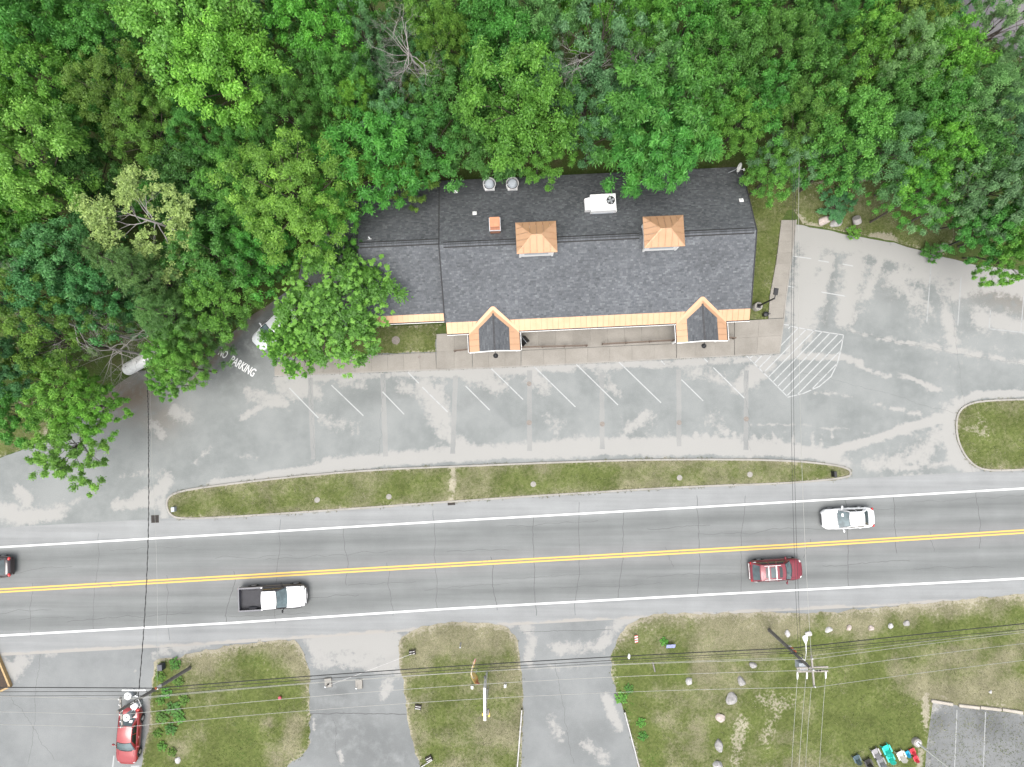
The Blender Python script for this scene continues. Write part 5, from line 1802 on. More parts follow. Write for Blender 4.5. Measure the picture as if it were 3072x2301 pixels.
for (u, v, z), (u2, v2), lab in (((1635, 900, 8.6), (1595, 1657), 'first wire from the left running south from the lamp pole'), ((1705, 900, 8.6), (1655, 1657), 'second wire from the left running south from the lamp pole'),
                                ((1748, 1000, 9.4), (1710, 1657), 'third wire from the left running south from the lamp pole'), ((1868, 900, 8.6), (1825, 1657), 'rightmost wire running south from the lamp pole')):
    a = V3('F', u, v, z); c = V3('F', u2, v2, 8.2)
    wire(lab, [a, a.lerp(c, 1.9)], .013, .2, 'wire2')
sp = V3('F', 240, 742, 5.0)
o = MB().tube([(-.22, -.02, 0), (-.1, 0, 0), (.1, 0, 0), (.22, .02, 0)], [.02, .10, .10, .02], 10).build('cable_splice', M['whitemetal'], None, smooth=60)
o.location = sp; o.rotation_euler = (0, 0, R(85)); tag(o, 'white splice case on the cables above the drive entrance', 'cable splice')

# ------------------------------------------------------------------ rocks
def rock(k, u, v, rx, ry, rz_, yaw, mat, label, sd_, group='boulders on the verge', z0=.05):
    r = random.Random(sd_)
    bm = bmesh.new()
    bmesh.ops.create_icosphere(bm, subdivisions=3, radius=1)
    ph = [r.uniform(0, 6.28) for _ in range(8)]
    planes = [(Vector((r.gauss(0, 1), r.gauss(0, 1), r.gauss(.2, .7))).normalized(), r.uniform(.68, .9)) for _ in range(9)]
    for vv in bm.verts:
        c = vv.co.copy()
        f = 1 + .08 * math.sin(2.3 * c.x + ph[0]) + .08 * math.sin(2.7 * c.y + ph[1]) + .05 * math.sin(6 * c.z + 4 * c.x + ph[2]) + .03 * math.sin(11 * c.y + ph[3])
        p = c * f
        for n_, d_ in planes:
            e = p.dot(n_) - d_
            if e > 0: p -= n_ * e * .85
        vv.co = Vector((p.x * rx, p.y * ry, p.z * rz_))
    me = bpy.data.meshes.new('boulder')
    bm.to_mesh(me); bm.free()
    me.polygons.foreach_set('use_smooth', [True] * len(me.polygons)); me.set_sharp_from_angle(angle=R(28))
    o = mesh_obj('boulder', me, M[mat])
    p = PV(*K(k, u, v), .1)
    o.location = (p.x, p.y, z0 + rz_ * .12); o.rotation_euler = (0, 0, yaw)
    tag(o, label, 'rock', group)
for a in [('F', 735, 948, .30, .38, .3, .1, 'rockw', 'rounded pale boulder, leftmost of the verge boulders', 1), ('F', 1262, 812, .36, .28, .25, -.4, 'rock', 'grey wedge shaped boulder just under the wires', 2), ('F', 1168, 948, .32, .46, .35, .4, 'rock', 'dark egg shaped boulder below the wedge shaped one', 3),
          ('F', 1082, 1095, .48, .56, .4, -.4, 'rock', 'largest grey boulder in the column of boulders', 4), ('F', 1000, 1250, .46, .36, .35, -.5, 'rockp', 'pale pinkish boulder under the largest boulder', 5), ('F', 985, 1480, .40, .58, .45, .05, 'rock', 'tall dark sided boulder in the lower verge', 6), ('F', 975, 1645, .42, .5, .5, .6, 'rockw', 'white topped boulder cut by the bottom edge', 7),
          ('F', 1552, 556, .24, .30, .2, .1, 'rockw', 'pale flat stone between pole foot and street lamp', 8), ('F', 1722, 556, .34, .26, .2, .3, 'rockw', 'pale stone partly under the white street lamp head', 18), ('G', 515, 522, .36, .26, .18, .3, 'rockw', 'low pale stone right of the lamp pole wires', 9), ('G', 683, 503, .24, .28, .2, -.3, 'rockp', 'small tan stone, first in the roadside row after the pale one', 10),
          ('G', 863, 507, .28, .26, .22, .7, 'rockp', 'tan angular stone, middle of the roadside row', 11), ('G', 1027, 490, .24, .28, .2, .2, 'rockw', 'white triangular stone in the roadside row', 12), ('G', 1157, 470, .32, .24, .18, .1, 'rock', 'grey stone at the right end of the roadside row', 13), ('D', 1228, 1478, .26, .3, .22, .3, 'rockw', 'pale stone among the weeds near the red car', 14),
          ('G', 1852, 1038, .14, .14, .12, .3, 'rockw', 'tiny pale stone near the paved lot corner', 15)]:
    rock(*a)
for a in [('H', 505, 188, .62, .42, .4, .5, 'rockp', 'leftmost of the three stones at the edge of the east stalls', 21), ('H', 577, 200, .60, .42, .38, .5, 'rock', 'middle one of the three stones at the edge of the east stalls', 22)]:
    rock(*a, group='stones by the east stalls', z0=.0)
q = PV(*K('H', 660, 216), .3)
st = thing('tree_stump', 'short round cut log, right of the two stones by the stalls', 'stump', (q.x, q.y, 0), .4)
MB().tube([(-.25, -.12, .2), (.15, .1, .46)], [.36, .34], 16).build('log', M['deadwood'], st, smooth=40)
MB().lathe([(.34, .0), (.33, .012), (.2, .016), (.02, .018)], (0, 0, 0), 16).build('cut_face', M['rockw'], st)
st.children[1].location = (.17, .115, .47); st.children[1].rotation_euler = Vector((.4, .22, .26)).to_track_quat('Z', 'Y').to_euler()

# ------------------------------------------------------------------ chairs on the lower right verge
def chair(u, v, yaw, mat, label, sc=1.0):
    p = PV((2540 + (u - 90) * .11754) / 1.38879, (2200 + (v - 85) * .11754) / 1.38879, .4)
    t = thing('lawn_chair', label, 'chair', (p.x, p.y, .06), yaw, 'plastic lawn chairs')
    sc *= .88
    t.scale = (sc, sc, sc)
    # chair faces +y (local); seat slats, tall slatted reclined back, wide arms
    for k in range(6):
        MB().box((0, .26 - k * .095, .36 - k * .022), (.54, .085, .022), M=Matrix.Rotation(.22, 3, 'X')).build('seat_slat', mat, t)
    for k in range(5):
        x = -.22 + k * .11
        h = .80 - .05 * abs(k - 2) ** 1.4
        c0 = Vector((x, -.26, .27)); c1 = Vector((x * 1.12, -.26 - h * .42, .27 + h * .9))
        MB().bar(c0, c1, .10, .022).build('back_slat', mat, t)
    for s in (-1, 1):
        MB().box((s * .35, -.02, .56), (.13, .70, .03)).build('arm', mat, t)
        MB().box((s * .33, .28, .28), (.04, .10, .54)).build('leg', mat, t)
        MB().bar((s * .30, .34, .34), (s * .28, -.62, .04), .04, .10).build('leg', mat, t)
    MB().bar((-.3, -.44, .62), (.3, -.44, .62), .05, .03).build('back_rail', mat, t)
def plast(n, c): return simple(n, c, .45, var=.1)
PLC = dict(teal=plast('teal_plastic', (.02, .56, .44)), grey=plast('grey_plastic', (.33, .32, .33)), slate=plast('slate_plastic', (.06, .10, .12)), white=plast('cream_plastic', (.64, .61, .56)),
           blue=plast('blue_plastic', (.01, .33, .55)), red=plast('red_plastic', (.56, .03, .06)), black=plast('black_plastic', (.02, .018, .018)), silver=plast('silver_plastic', (.22, .23, .24)))
cy = R(25)
chair(1100, 480, cy, PLC['teal'], 'turquoise lawn chair, the upper of the two turquoise ones', 1.0)
chair(1195, 695, cy, PLC['teal'], 'turquoise lawn chair, the lower of the two turquoise ones', .88)
chair(830, 570, cy, PLC['grey'], 'light grey lawn chair left of the upper turquoise chair', .93)
chair(350, 730, cy, PLC['slate'], 'dark slate lawn chair standing alone at the left', .82)
chair(960, 800, cy, PLC['silver'], 'medium grey lawn chair cut by the bottom edge', .93)
chair(640, 830, cy, PLC['black'], 'black lawn chair at the bottom edge left of the grey ones', .88)
chair(1470, 630, cy, PLC['white'], 'cream white lawn chair right of the lower turquoise chair', .95)
chair(1655, 610, cy, PLC['blue'], 'bright blue child size lawn chair', .56)
chair(1785, 545, cy, PLC['red'], 'red child size lawn chair behind the blue one', .6)
chair(1870, 735, cy, PLC['red'], 'red child size lawn chair nearest the lamp pole', .58)

# ------------------------------------------------------------------ wheel stops
for u0, v0, u1, v1, lab in ((1362, 1110, 1540, 1140, 'first concrete wheel stop from the left along the paved lot'), (1590, 1148, 1760, 1168, 'second concrete wheel stop from the left along the paved lot'), (1768, 1164, 1940, 1184, 'third concrete wheel stop from the left along the paved lot'), (1950, 1182, 2118, 1208, 'last concrete wheel stop at the right edge of the picture')):
    a = PV(*K('G', u0, v0), .15); c = PV(*K('G', u1, v1), .15)
    m = (a + c) / 2; L = (c - a).length; h = L / 2
    mb = MB()
    pr = [(-.14, 0), (.14, 0), (.125, .12), (.09, .16), (-.09, .16), (-.125, .12)]
    mb.add([(x, y, z) for x in (-h, -h + .04, h - .04, h) for y, z in [(p[0] * (.85 if abs(x) == h else 1), p[1] * (.9 if abs(x) == h else 1)) for p in pr]],
           [tuple(i * 6 + k for k in (j, (j + 1) % 6)) + tuple((i + 1) * 6 + k for k in ((j + 1) % 6, j)) for i in range(3) for j in range(6)] + [(5, 4, 3, 2, 1, 0), (18, 19, 20, 21, 22, 23)])
    o = mb.build('wheel_stop', M['stop'], None, fix=True)
    o.location = (m.x, m.y, .066); o.rotation_euler = (0, 0, math.atan2(c.y - a.y, c.x - a.x)); tag(o, lab, 'wheel stop', 'wheel stops of the paved lot')

# ------------------------------------------------------------------ road furniture
def manhole(x, y, r, z, label, mat='manhole', grp='round covers on the parking lot'):
    p = PV(x, y, z)
    t = thing('manhole_cover', label, 'manhole cover', (p.x, p.y, z), 0, grp)
    MB().lathe([(r, -.02), (r, .006), (r * .88, .008), (r * .86, .002), (.02, .002)], (0, 0, 0), 20).build('frame', M[mat], t)
    mb = MB().lathe([(r * .84, -.01), (r * .84, .007), (.02, .007)], (0, 0, 0), 20)
    mb.build('lid', M[mat], t)
manhole(1143, 829, .21, .002, 'round iron cover between stalls nearest the west portico'); manhole(1143, 913, .23, .002, 'round iron cover low in the lot below the west portico')
manhole(1301, 916, .22, .002, 'round iron cover in the middle of the lot'); manhole(1467, 913, .22, .002, 'round iron cover below the east portico'); manhole(1612, 905, .22, .002, 'round iron cover left of the hatched area')
manhole(855, 735, .36, .115, 'round rusty cover set in the small lawn', grp='covers in grass'); manhole(906, 771, .14, .126, 'small round cover set in the sidewalk', grp='covers in grass')
for x, y, lab in ((685, 1080, 'first pale round cover from the left in the grass island'), (840, 1073, 'second pale round cover from the left in the grass island'), (1152, 1046, 'third pale round cover from the left in the grass island'), (1468, 1032, 'fourth pale round cover from the left in the grass island'), (1620, 1025, 'rightmost pale round cover in the grass island')):
    manhole(x, y, .24, .125, lab, 'kerb', 'pale covers in the grass island')
def grate(x, y, label):
    p = PV(x, y, 0)
    t = thing('storm_grate', label, 'storm drain', (p.x, p.y, .012), ra, 'storm drains along the kerb')
    s = .3
    MB().box((0, 0, -.012), (2 * s, 2 * s, .01)).build('pit', M['rubber'], t)
    fr = MB()
    for a in (-1, 1):
        fr.box((a * s, 0, 0), (.05, 2 * s + .05, .025)); fr.box((0, a * s, 0), (2 * s, .05, .025))
    fr.build('frame', M['gate'], t)
    for k in range(5):
        MB().box((-s + .1 + k * .1, 0, .002), (.035, 2 * s - .05, .02)).build('bar', M['gate'], t)
    for k in range(4):
        MB().box((0, -s + .12 + k * .12, -.001), (2 * s - .05, .03, .018)).build('bar', M['gate'], t)
grate(335, 1121, 'square iron storm grate left of the grass island tip'); grate(975, 1083, 'square iron storm grate at the kerb midway along the grass island')
def small_box(k, u, v, d, mat, label, z0=.1, name='utility_box', cap=True):
    p = PV(*K(k, u, v), z0 + d[2] / 2)
    t = thing(name, label, 'box', (p.x, p.y, z0), ra)
    MB().box((0, 0, d[2] / 2), d, taper=.93).build('cabinet', mat, t)
    MB().box((0, 0, d[2] + .02), (d[0] * 1.05, d[1] * 1.05, .04), taper=.9).build('lid', mat, t)
small_box('H', 562, 1605, (.22, .5, .6), M['darkmetal'], 'small black cabinet at the east tip of the grass island')
small_box('C', 1080, 1300, (.28, .4, .4), M['grey'], 'small grey box at the west tip of the grass island')
small_box('D', 1115, 830, (.42, .5, .6), simple('dark_blue_box', (.03, .035, .05), .5), 'dark cabinet in the weeds at the corner of the verge')

# ------------------------------------------------------------------ pylon sign, feather flag, floodlights
p = PV(*K('E', 1240, 880), 0)
sg = thing('pylon_sign', 'narrow white roadside sign seen edge on between two small floodlights', 'sign', (p.x, p.y, .06), R(1))
MB().box((0, .55, 1.6), (.14, .14, 3.3)).build('post', M['whitemetal'], sg); MB().box((0, -.9, 1.6), (.14, .14, 3.3)).build('post', M['whitemetal'], sg)
cb = MB().box((0, -.2, 4.1), (.18, 2.5, 1.7)).build('sign_cabinet', M['white'], sg)
for s in (-1, 1): MB().box((s * .095, -.2, 4.1), (.012, 2.3, 1.5)).build('sign_face', M['kerb'], cb)
MB().box((0, -.2, 2.7), (.16, 1.9, .8)).build('reader_board', M['white'], sg)
MB().box((.28, -1.45, 3.6), (.14, .34, .4)).build('yellow_lamp', simple('yellow_paint', (.62, .38, .02), .5), sg)
MB().box((.22, -1.2, 3.8), (.16, .4, .3)).build('ballast_box', M['kerb'], sg)
MB().box((-.22, -1.5, 3.5), (.1, .2, .2)).build('yellow_lamp', bpy.data.materials['yellow_paint'], sg)
MB().tube([(.16, .0, .1), (.2, -.1, 1.5), (.22, -.3, 3.0), (.1, -.3, 3.3)], .02, 6).build('conduit', M['galv'], sg)
MB().tube([(0, .55, 3.2), (-.04, 1.0, 3.7), (-.02, 1.3, 3.4)], .025, 6).build('lamp_arm', M['galv'], sg); MB().box((-.02, 1.35, 3.35), (.18, .2, .12)).build('lamp_head', M['darkmetal'], sg)
for u, v, lab in ((1142, 928, 'small floodlight in the grass left of the roadside sign'), (1362, 918, 'small floodlight in the grass right of the roadside sign')):
    p = PV(*K('E', u, v), .2)
    f_ = thing('floodlight', lab, 'floodlight', (p.x, p.y, .06), 0 if u > 1250 else math.pi, 'floodlights of the roadside sign')
    MB().tube([(0, 0, 0), (0, 0, .28)], .025, 8).build('stake', M['darkmetal'], f_)
    hd_ = MB().box((0, 0, .34), (.14, .26, .2), M=Matrix.Rotation(-.5, 3, 'Y')).build('lamp_housing', M['whitemetal'], f_)
    MB().box((-.08, 0, .38), (.015, .22, .15), M=Matrix.Rotation(-.5, 3, 'Y')).build('lens', M['lamp'], hd_)
p = PV(*K('E', 1172, 800), 0)
ff = thing('feather_flag', 'curved yellow feather flag with red ends left of the roadside sign', 'flag', (p.x, p.y, .06))
arc = [Vector((.02, -.15, .0)), Vector((-.02, -.15, 1.0)), Vector((-.05, -.13, 2.0)), Vector((-.15, 0, 2.7)), Vector((-.28, .45, 3.0)), Vector((-.22, .95, 2.85)), Vector((.0, 1.5, 2.5))]
MB().tube(arc, [.03, .028, .025, .02, .018, .015, .012], 8).build('pole', M['whitemetal'], ff, smooth=60)
def flagmat():
    t = NT('flag_cloth')
    a = t.attr('tone')
    c = t.ramp(a, [(0, (.42, .10, .10)), (.14, (.55, .22, .10)), (.26, (.70, .50, .16)), (.8, (.74, .58, .24)), (.92, (.5, .2, .1)), (1, (.36, .10, .12))])
    n = t.noise(6, 4)
    c = t.mix(t.rng(n, .60, .66, 0, .7), c, (.62, .20, .06))
    return t.out(c, .8)
fl = MB()
rows = []
av = []
apts = [Vector((.30, -.62, 2.2)), Vector((.02, -.38, 2.75)), Vector((-.18, .05, 3.0)), Vector((-.28, .45, 3.02)), Vector((-.22, .95, 2.87)), Vector((.0, 1.5, 2.5))]
dn = [.25, 1.3, 1.6, 1.3, .8, .1]
for i, (q, h) in enumerate(zip(apts, dn)):
    fl.tone = i / 5
for i in range(26):
    s = i / 25 * 5; j = min(4, int(s)); f = s - j
    q = apts[j].lerp(apts[j + 1], f); h = lerp(dn[j], dn[j + 1], f)
    rows.append([q + Vector((.10 * math.sin(k * .9 + i * .5) * (k / 5) + .16 * (k / 5 - .3), 0, -h * k / 5)) for k in range(6)])
fl.grid(rows)
fl.a = [i / 25 for i in range(26) for _ in range(6)]
o = fl.build('cloth', flagmat(), ff, smooth=60, attr=True)
o.modifiers.new('thickness', 'SOLIDIFY').thickness = .006

# small yard signs
def yard_sign(k, u, v, yaw, mat, label, wd=.6, h=.45, lean=.5):
    p = PV(*K(k, u, v), .3)
    t = thing('yard_sign', label, 'sign', (p.x, p.y, .06), yaw, 'small signs stuck in the verge')
    for s in (-1, 1): MB().tube([(s * wd * .35, 0, 0), (s * wd * .35, .02, .35)], .006, 6).build('wire_leg', M['galv'], t)
    MB().box((0, .02 + .2 * lean, .36), (wd, .012, h), M=Matrix.Rotation(-lean, 3, 'X')).build('panel', mat, t)
def stripe_mat():
    t = NT('red_white_print')
    oc = t.n('ShaderNodeTexCoord').outputs['Object']
    wv = t.n('ShaderNodeTexWave'); wv.bands_direction = 'X'; wv.inputs['Scale'].default_value = 1.6
    t.L(oc, wv.inputs[0])
    return t.out(t.mix(t.rng(wv.outputs['Fac'], .4, .6), (.72, .72, .70), (.5, .06, .05)), .5)
yard_sign('F', 320, 595, R(93), stripe_mat(), 'red and white yard sign near the corner of the right verge', .62, .34, 1.0)
yard_sign('F', 585, 676, R(3), simple('lilac_print', (.24, .26, .46), .5, var=.4, scale=9), 'pale violet yard sign leaning in the right verge', .75, .42, .95)
for k, u, v, yaw, lab in (('E', 745, 702, R(8), 'dark metal stand with two pale bars at the upper left of the middle verge'), ('E', 783, 1066, R(-8), 'dark metal stand with two pale bars at the left edge of the middle verge'), ('E', 855, 1408, R(28), 'dark metal stand with pale bars at the bottom of the middle verge')):
    p = PV(*K(k, u, v), .3)
    t = thing('sign_stand', lab, 'stand', (p.x, p.y, .06), yaw, 'dark metal stands on the middle verge')
    for s in (-1, 1):
        MB().box((s * .24, 0, .3), (.05, .42, .05)).build('side_bar', M['gate'], t)
        MB().box((s * .24, .18, .15), (.05, .05, .3)).build('leg', M['gate'], t); MB().box((s * .24, -.18, .15), (.05, .05, .3)).build('leg', M['gate'], t)
    for y in (-.1, .08): MB().box((0, y, .335), (.44, .06, .025)).build('bar', M['rockw'], t)
    MB().box((0, 0, .12), (.46, .34, .04)).build('base_plate', M['gate'], t)
def long_bar(a, c, r, mat, label, name, cat, z0, posts=3):
    a = Vector(a); c = Vector(c)
    t = thing(name, label, cat, (a.x, a.y, 0))
    MB().tube([Vector((0, 0, z0)), (c - a) * .5 + Vector((0, 0, z0 + .02)), (c - a) + Vector((0, 0, z0))], r, 8).build('rail', M[mat], t, smooth=60)
    for i in range(posts):
        q = (c - a) * (i / (posts - 1))
        MB().box((q.x, q.y, z0 / 2), (.09, .09, z0)).build('post', M['gate'], t)
long_bar(PV(*K('E', 180, 925), .6), PV(*K('E', 742, 712), .6), .017, 'rockw', 'thin white barrier pole across the sandy drive entrance', 'barrier_pole', 'barrier', .6, 2)
long_bar(PV(*K('E', 1472, 1085), .4), PV(*K('E', 1440, 1490), .4), .06, 'rockw', 'pale low rail along the right edge of the middle verge', 'guard_rail', 'rail', .42, 4)
long_bar(PV(*K('F', 205, 1205), .4), PV(*K('F', 335, 1700), .4), .055, 'rockw', 'pale low rail along the left edge of the right verge', 'guard_rail', 'rail', .42, 4)
long_bar(PV(*K('E', 878, 1415), .3), PV(*K('E', 805, 1462), .3), .045, 'rockw', 'short pale rail at the bottom corner of the middle verge', 'guard_rail', 'rail', .3, 2)
for u, v, yaw, lab in ((185, 905, .1, 'concrete block with the barrier pole on it, left of the pair'), (390, 915, .05, 'concrete block in the sandy drive, right of the pair')):
    p = PV(*K('E', u, v), .2)
    t = thing('concrete_block', lab, 'concrete block', (p.x, p.y, 0), yaw, 'concrete blocks in the drive')
    MB().box((0, 0, .09), (.62, .8, .2), taper=.9).build('block', M['kerb'], t)
    MB().tube([(-.12, -.15, .38), (-.12, -.15, .7)], .05, 8).build('post_stub', M['galv'], t)
p = PV(*K('E', 1066, 648), .2)
t = thing('marker_post', 'short white marker post in the dry top of the middle verge', 'post', (p.x, p.y, .04))
MB().box((0, 0, .38), (.10, .07, .78), M=Matrix.Rotation(.25, 3, 'X')).build('post', M['rockw'], t); MB().box((0, -.09, .74), (.11, .09, .06)).build('cap', M['grey'], t)
p = PV(*K('F', 445, 830), .1)
lg = MB().tube([(-.09, .42, 0), (0, 0, .03), (.1, -.4, 0)], [.05, .08, .06], 8).build('fallen_log', M['polewood'], None, smooth=60)
lg.location = (p.x, p.y, .12); tag(lg, 'short grey log lying in the grass left on the right verge', 'log')
p = PV(*K('D', 1936, 1043), .15)
t = thing('flower_pot', 'small red flower pot on the left verge lawn', 'flower pot', (p.x, p.y, .06))
MB().lathe([(.10, 0), (.13, .16), (.15, .16), (.15, .19), (.12, .18), (.02, .17)], (0, 0, 0), 16).build('pot', simple('red_clay', (.30, .05, .045), .6), t, smooth=40)
MB().ell((0, 0, .20), (.13, .13, .06), 10, 6).build('petals', simple('red_petals', (.36, .06, .09), .8, var=.5, scale=14), t)
p0 = [PV(*K('D', u, v), .3) for u, v in ((-70, 640), (66, 968), (-60, 1030))]
t = thing('raised_bed', 'timber edged planting bed with dark soil at the left edge', 'planter', (p0[1].x, p0[1].y, 0))
for a, c in ((p0[0], p0[1]), (p0[1], p0[2])):
    MB().bar(Vector((a.x - p0[1].x, a.y - p0[1].y, .17)), Vector((c.x - p0[1].x, c.y - p0[1].y, .17)), .15, .34).build('timber', M['timber'], t)
MB().prism([(q.x - p0[1].x, q.y - p0[1].y) for q in (p0[0], p0[2], p0[1])], 0, .26).build('soil', M['soil'], t, fix=True)
# propane tank
a = PV(*K('C', 790, 430), 1.1); c = PV(*K('C', 950, 340), 1.1)
m = (a + c) / 2
tk = thing('propane_tank', 'white capsule shaped gas tank half hidden under the trees', 'tank', (m.x, m.y, 0), math.atan2(c.y - a.y, c.x - a.x))
mb = MB(); L = 3.3; r = .55
prof = []
for i in range(17):
    q = i / 16 * math.pi
    prof.append((-math.cos(q) * .5 - (L / 2 - .5) if i <= 8 else -math.cos(q) * .5 + (L / 2 - .5), max(.02, math.sin(q) ** .8 * r)))
mb.tube([(x, 0, 1.0) for x, _ in prof], [q for _, q in prof], 22); mb.build('vessel', M['whitemetal'], tk, smooth=50)
MB().lathe([(.17, 1.5), (.17, 1.66), (.15, 1.70), (.02, 1.72)], (-.2, 0, 0), 14).build('valve_dome', M['whitemetal'], tk, smooth=40)
for x in (-1.0, 1.0):
    MB().box((x, 0, .28), (.14, .8, .58)).build('saddle_leg', M['kerb'], tk)
MB().tube([(-1.05, .12, 1.52), (-1.05, .12, 1.58)], .04, 8).build('gauge', M['darkmetal'], tk)

# ------------------------------------------------------------------ trees
def unit(v):
    return v / (np.linalg.norm(v, axis=1, keepdims=True) + 1e-9)

def leaf_cloud(C, rad, nper, L, W, seed, flat=.75, up=.75, droop=.25, sub=14, shell=.5, tintv=.22, ctint=None, aspect_var=.3):
    """C (n,3) clump centres, rad (n,) radii; leaves gather in small sprays on the upper shell of each clump"""
    g = np.random.default_rng(seed)
    n = len(C)
    tot = n * nper
    ci = np.repeat(np.arange(n), nper)
    # sprays
    sd_ = unit(g.normal(size=(n, sub, 3)) + np.array((0, 0, .55)))
    sr = g.uniform(shell, 1.0, (n, sub, 1))
    S = sd_ * sr
    S[:, :, 2] *= flat
    si = g.integers(0, sub, tot)
    base = S[ci, si]
    off = g.normal(size=(tot, 3)) * np.array((.20, .20, .13))
    loc = base + off
    Pp = C[ci] + loc * rad[ci][:, None]
    outv = unit(loc * np.array((1, 1, .6)))
    nrm = unit(outv * .45 + np.array((0, 0, up)) + g.normal(size=(tot, 3)) * .42)
    # leaf axis: outward from the spray, a little drooping
    ax = outv + g.normal(size=(tot, 3)) * .55 - np.array((0, 0, droop))
    ax = unit(ax - nrm * (ax * nrm).sum(1, keepdims=True))
    sd2 = np.cross(nrm, ax)
    l = (L * g.uniform(1 - aspect_var, 1 + aspect_var, tot))[:, None]
    w_ = (W * g.uniform(.75, 1.25, tot))[:, None]
    v0 = Pp - ax * l * .5
    v2 = Pp + ax * l * .5
    v1 = Pp + sd2 * w_ * .5 + nrm * w_ * .12 - ax * l * .08
    v3 = Pp - sd2 * w_ * .5 + nrm * w_ * .12 - ax * l * .08
    V = np.stack([v0, v1, v2, v3], 1).reshape(-1, 3)
    F = np.arange(len(V), dtype=np.int32).reshape(-1, 4)
    ct = g.normal(0, .13, n) if ctint is None else ctint
    st_ = g.normal(0, .14, (n, sub))
    tint = np.clip(.42 + ct[ci] + st_[ci, si] + g.normal(0, tintv * .5, tot), 0, 1)
    return V, F, np.repeat(tint, 4)

def crown_clumps(seed, Rr, Hh, nb, zc, lobes=3, irr=.2, low=-.35, inner=.18):
    g = np.random.default_rng(seed)
    k = np.arange(nb) + .5
    z = low + (1 - low) * k / nb
    z = np.clip(z + g.normal(0, .06, nb), low, 1)
    th = k * 2.39996 + g.normal(0, .25, nb)
    rr = np.sqrt(np.clip(1 - np.where(z > 0, z, z * .4) ** 2, 0.02, 1))
    ph = g.uniform(0, 6.28, 3)
    lob = 1 + irr * np.sin(lobes * th + ph[0]) * .7 + irr * np.sin((lobes + 2) * th + ph[1]) * .5
    s = g.uniform(.70, 1.02, nb)
    isin = g.uniform(0, 1, nb) < inner
    s = np.where(isin, s * .5, s)
    C = np.stack([np.cos(th) * rr * lob * s * Rr, np.sin(th) * rr * lob * s * Rr, zc + z * Hh * s], 1)
    return C, g

def limbs_mesh(C, g, zc, r0, trunk_r, nl=12, lean=(0, 0), mat='bark'):
    mb = MB()
    fork = Vector((lean[0] * .6, lean[1] * .6, zc * .62))
    mb.tube([(0, 0, -.3), (fork.x * .4, fork.y * .4, fork.z * .5), fork, Vector((lean[0], lean[1], zc + .6))], [trunk_r * 1.25, trunk_r, trunk_r * .8, trunk_r * .3], 8)
    idx = g.permutation(len(C))[:nl]
    for i in idx:
        e = Vector(C[i]) * 1.0
        s0 = fork.lerp(Vector((lean[0], lean[1], zc)), g.uniform(0, .7))
        m = s0.lerp(e, .5) + Vector((g.normal(0, .25), g.normal(0, .25), .35))
        mb.tube([s0, m, e], [trunk_r * .42, trunk_r * .26, trunk_r * .08], 5)
        for _ in range(2):
            q = m.lerp(e, g.uniform(.2, .8)); f = q + Vector((g.normal(0, .6), g.normal(0, .6), g.uniform(.1, .7)))
            mb.tube([q, f], [trunk_r * .12, trunk_r * .04], 4)
    return mb

TREE = {}
def variant(key, seed, nb=90, nper=190, L=.27, W=.15, Rr=4.5, Hh=3.2, zc=6.5, rc=(.55, 1.05), mat='leaf', nl=12, shift=(0, 0), **kw):
    ck = {k: kw.pop(k) for k in ('lobes', 'irr', 'low', 'inner') if k in kw}
    C, g = crown_clumps(seed, Rr, Hh, nb, zc, **ck)
    C[:, 0] += shift[0]; C[:, 1] += shift[1]
    rad = g.uniform(rc[0], rc[1], nb)
    V, F, T = leaf_cloud(C, rad, int(nper * 1.35), L * .80, W * .82, seed + 100, **kw)
    cm_ = np_mesh('crown', V, F, dict(tint=T)); cm_.materials.append(M['leaf'])
    lm = limbs_mesh(C, g, zc, Rr, .14 if shift == (0, 0) else .12, nl, lean=shift).build('trunk', M['bark'])
    tm = lm.data
    bpy.data.objects.remove(lm)
    TREE[key] = (cm_, tm, Rr, zc, shift)
variant('maple1', 1, 100, 190); variant('maple2', 2, 85, 210, lobes=4, irr=.28); variant('maple3', 3, 110, 180, L=.24, W=.16, lobes=5)
variant('fine1', 4, 150, 190, L=.18, W=.10, rc=(.45, .9), sub=12); variant('fine2', 5, 110, 210, L=.19, W=.11, rc=(.5, 1.0), lobes=5, irr=.26, sub=12)
variant('long1', 6, 95, 190, L=.42, W=.11, droop=.6, rc=(.6, 1.1), sub=10); variant('long2', 7, 90, 180, L=.36, W=.12, droop=.5, lobes=4, irr=.3)
variant('lump1', 8, 62, 290, rc=(.8, 1.35), L=.25, W=.16, sub=16, shell=.75); variant('lump2', 9, 70, 270, rc=(.7, 1.3), L=.25, W=.15, sub=16, shell=.75, lobes=4)
def star_variant(seed=10):
    C, g = crown_clumps(seed, 4.1, 3.0, 110, 6.5, lobes=4, irr=.2, inner=.25)
    V, F, T = leaf_cloud(C, g.uniform(.6, 1.05, len(C)), 250, .21, .12, seed + 1)
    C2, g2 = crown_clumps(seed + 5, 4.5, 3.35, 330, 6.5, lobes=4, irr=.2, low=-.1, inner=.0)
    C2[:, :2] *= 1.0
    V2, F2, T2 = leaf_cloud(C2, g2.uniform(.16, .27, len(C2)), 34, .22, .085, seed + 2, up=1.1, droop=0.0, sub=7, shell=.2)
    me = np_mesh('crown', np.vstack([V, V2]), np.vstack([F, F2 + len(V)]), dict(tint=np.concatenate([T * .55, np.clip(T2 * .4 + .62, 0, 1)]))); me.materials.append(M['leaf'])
    lm = limbs_mesh(C, g, 6.5, 4.5, .24, 14).build('trunk', M['bark']); tm = lm.data; bpy.data.objects.remove(lm)
    TREE['star'] = (me, tm, 4.5, 6.5)
star_variant()
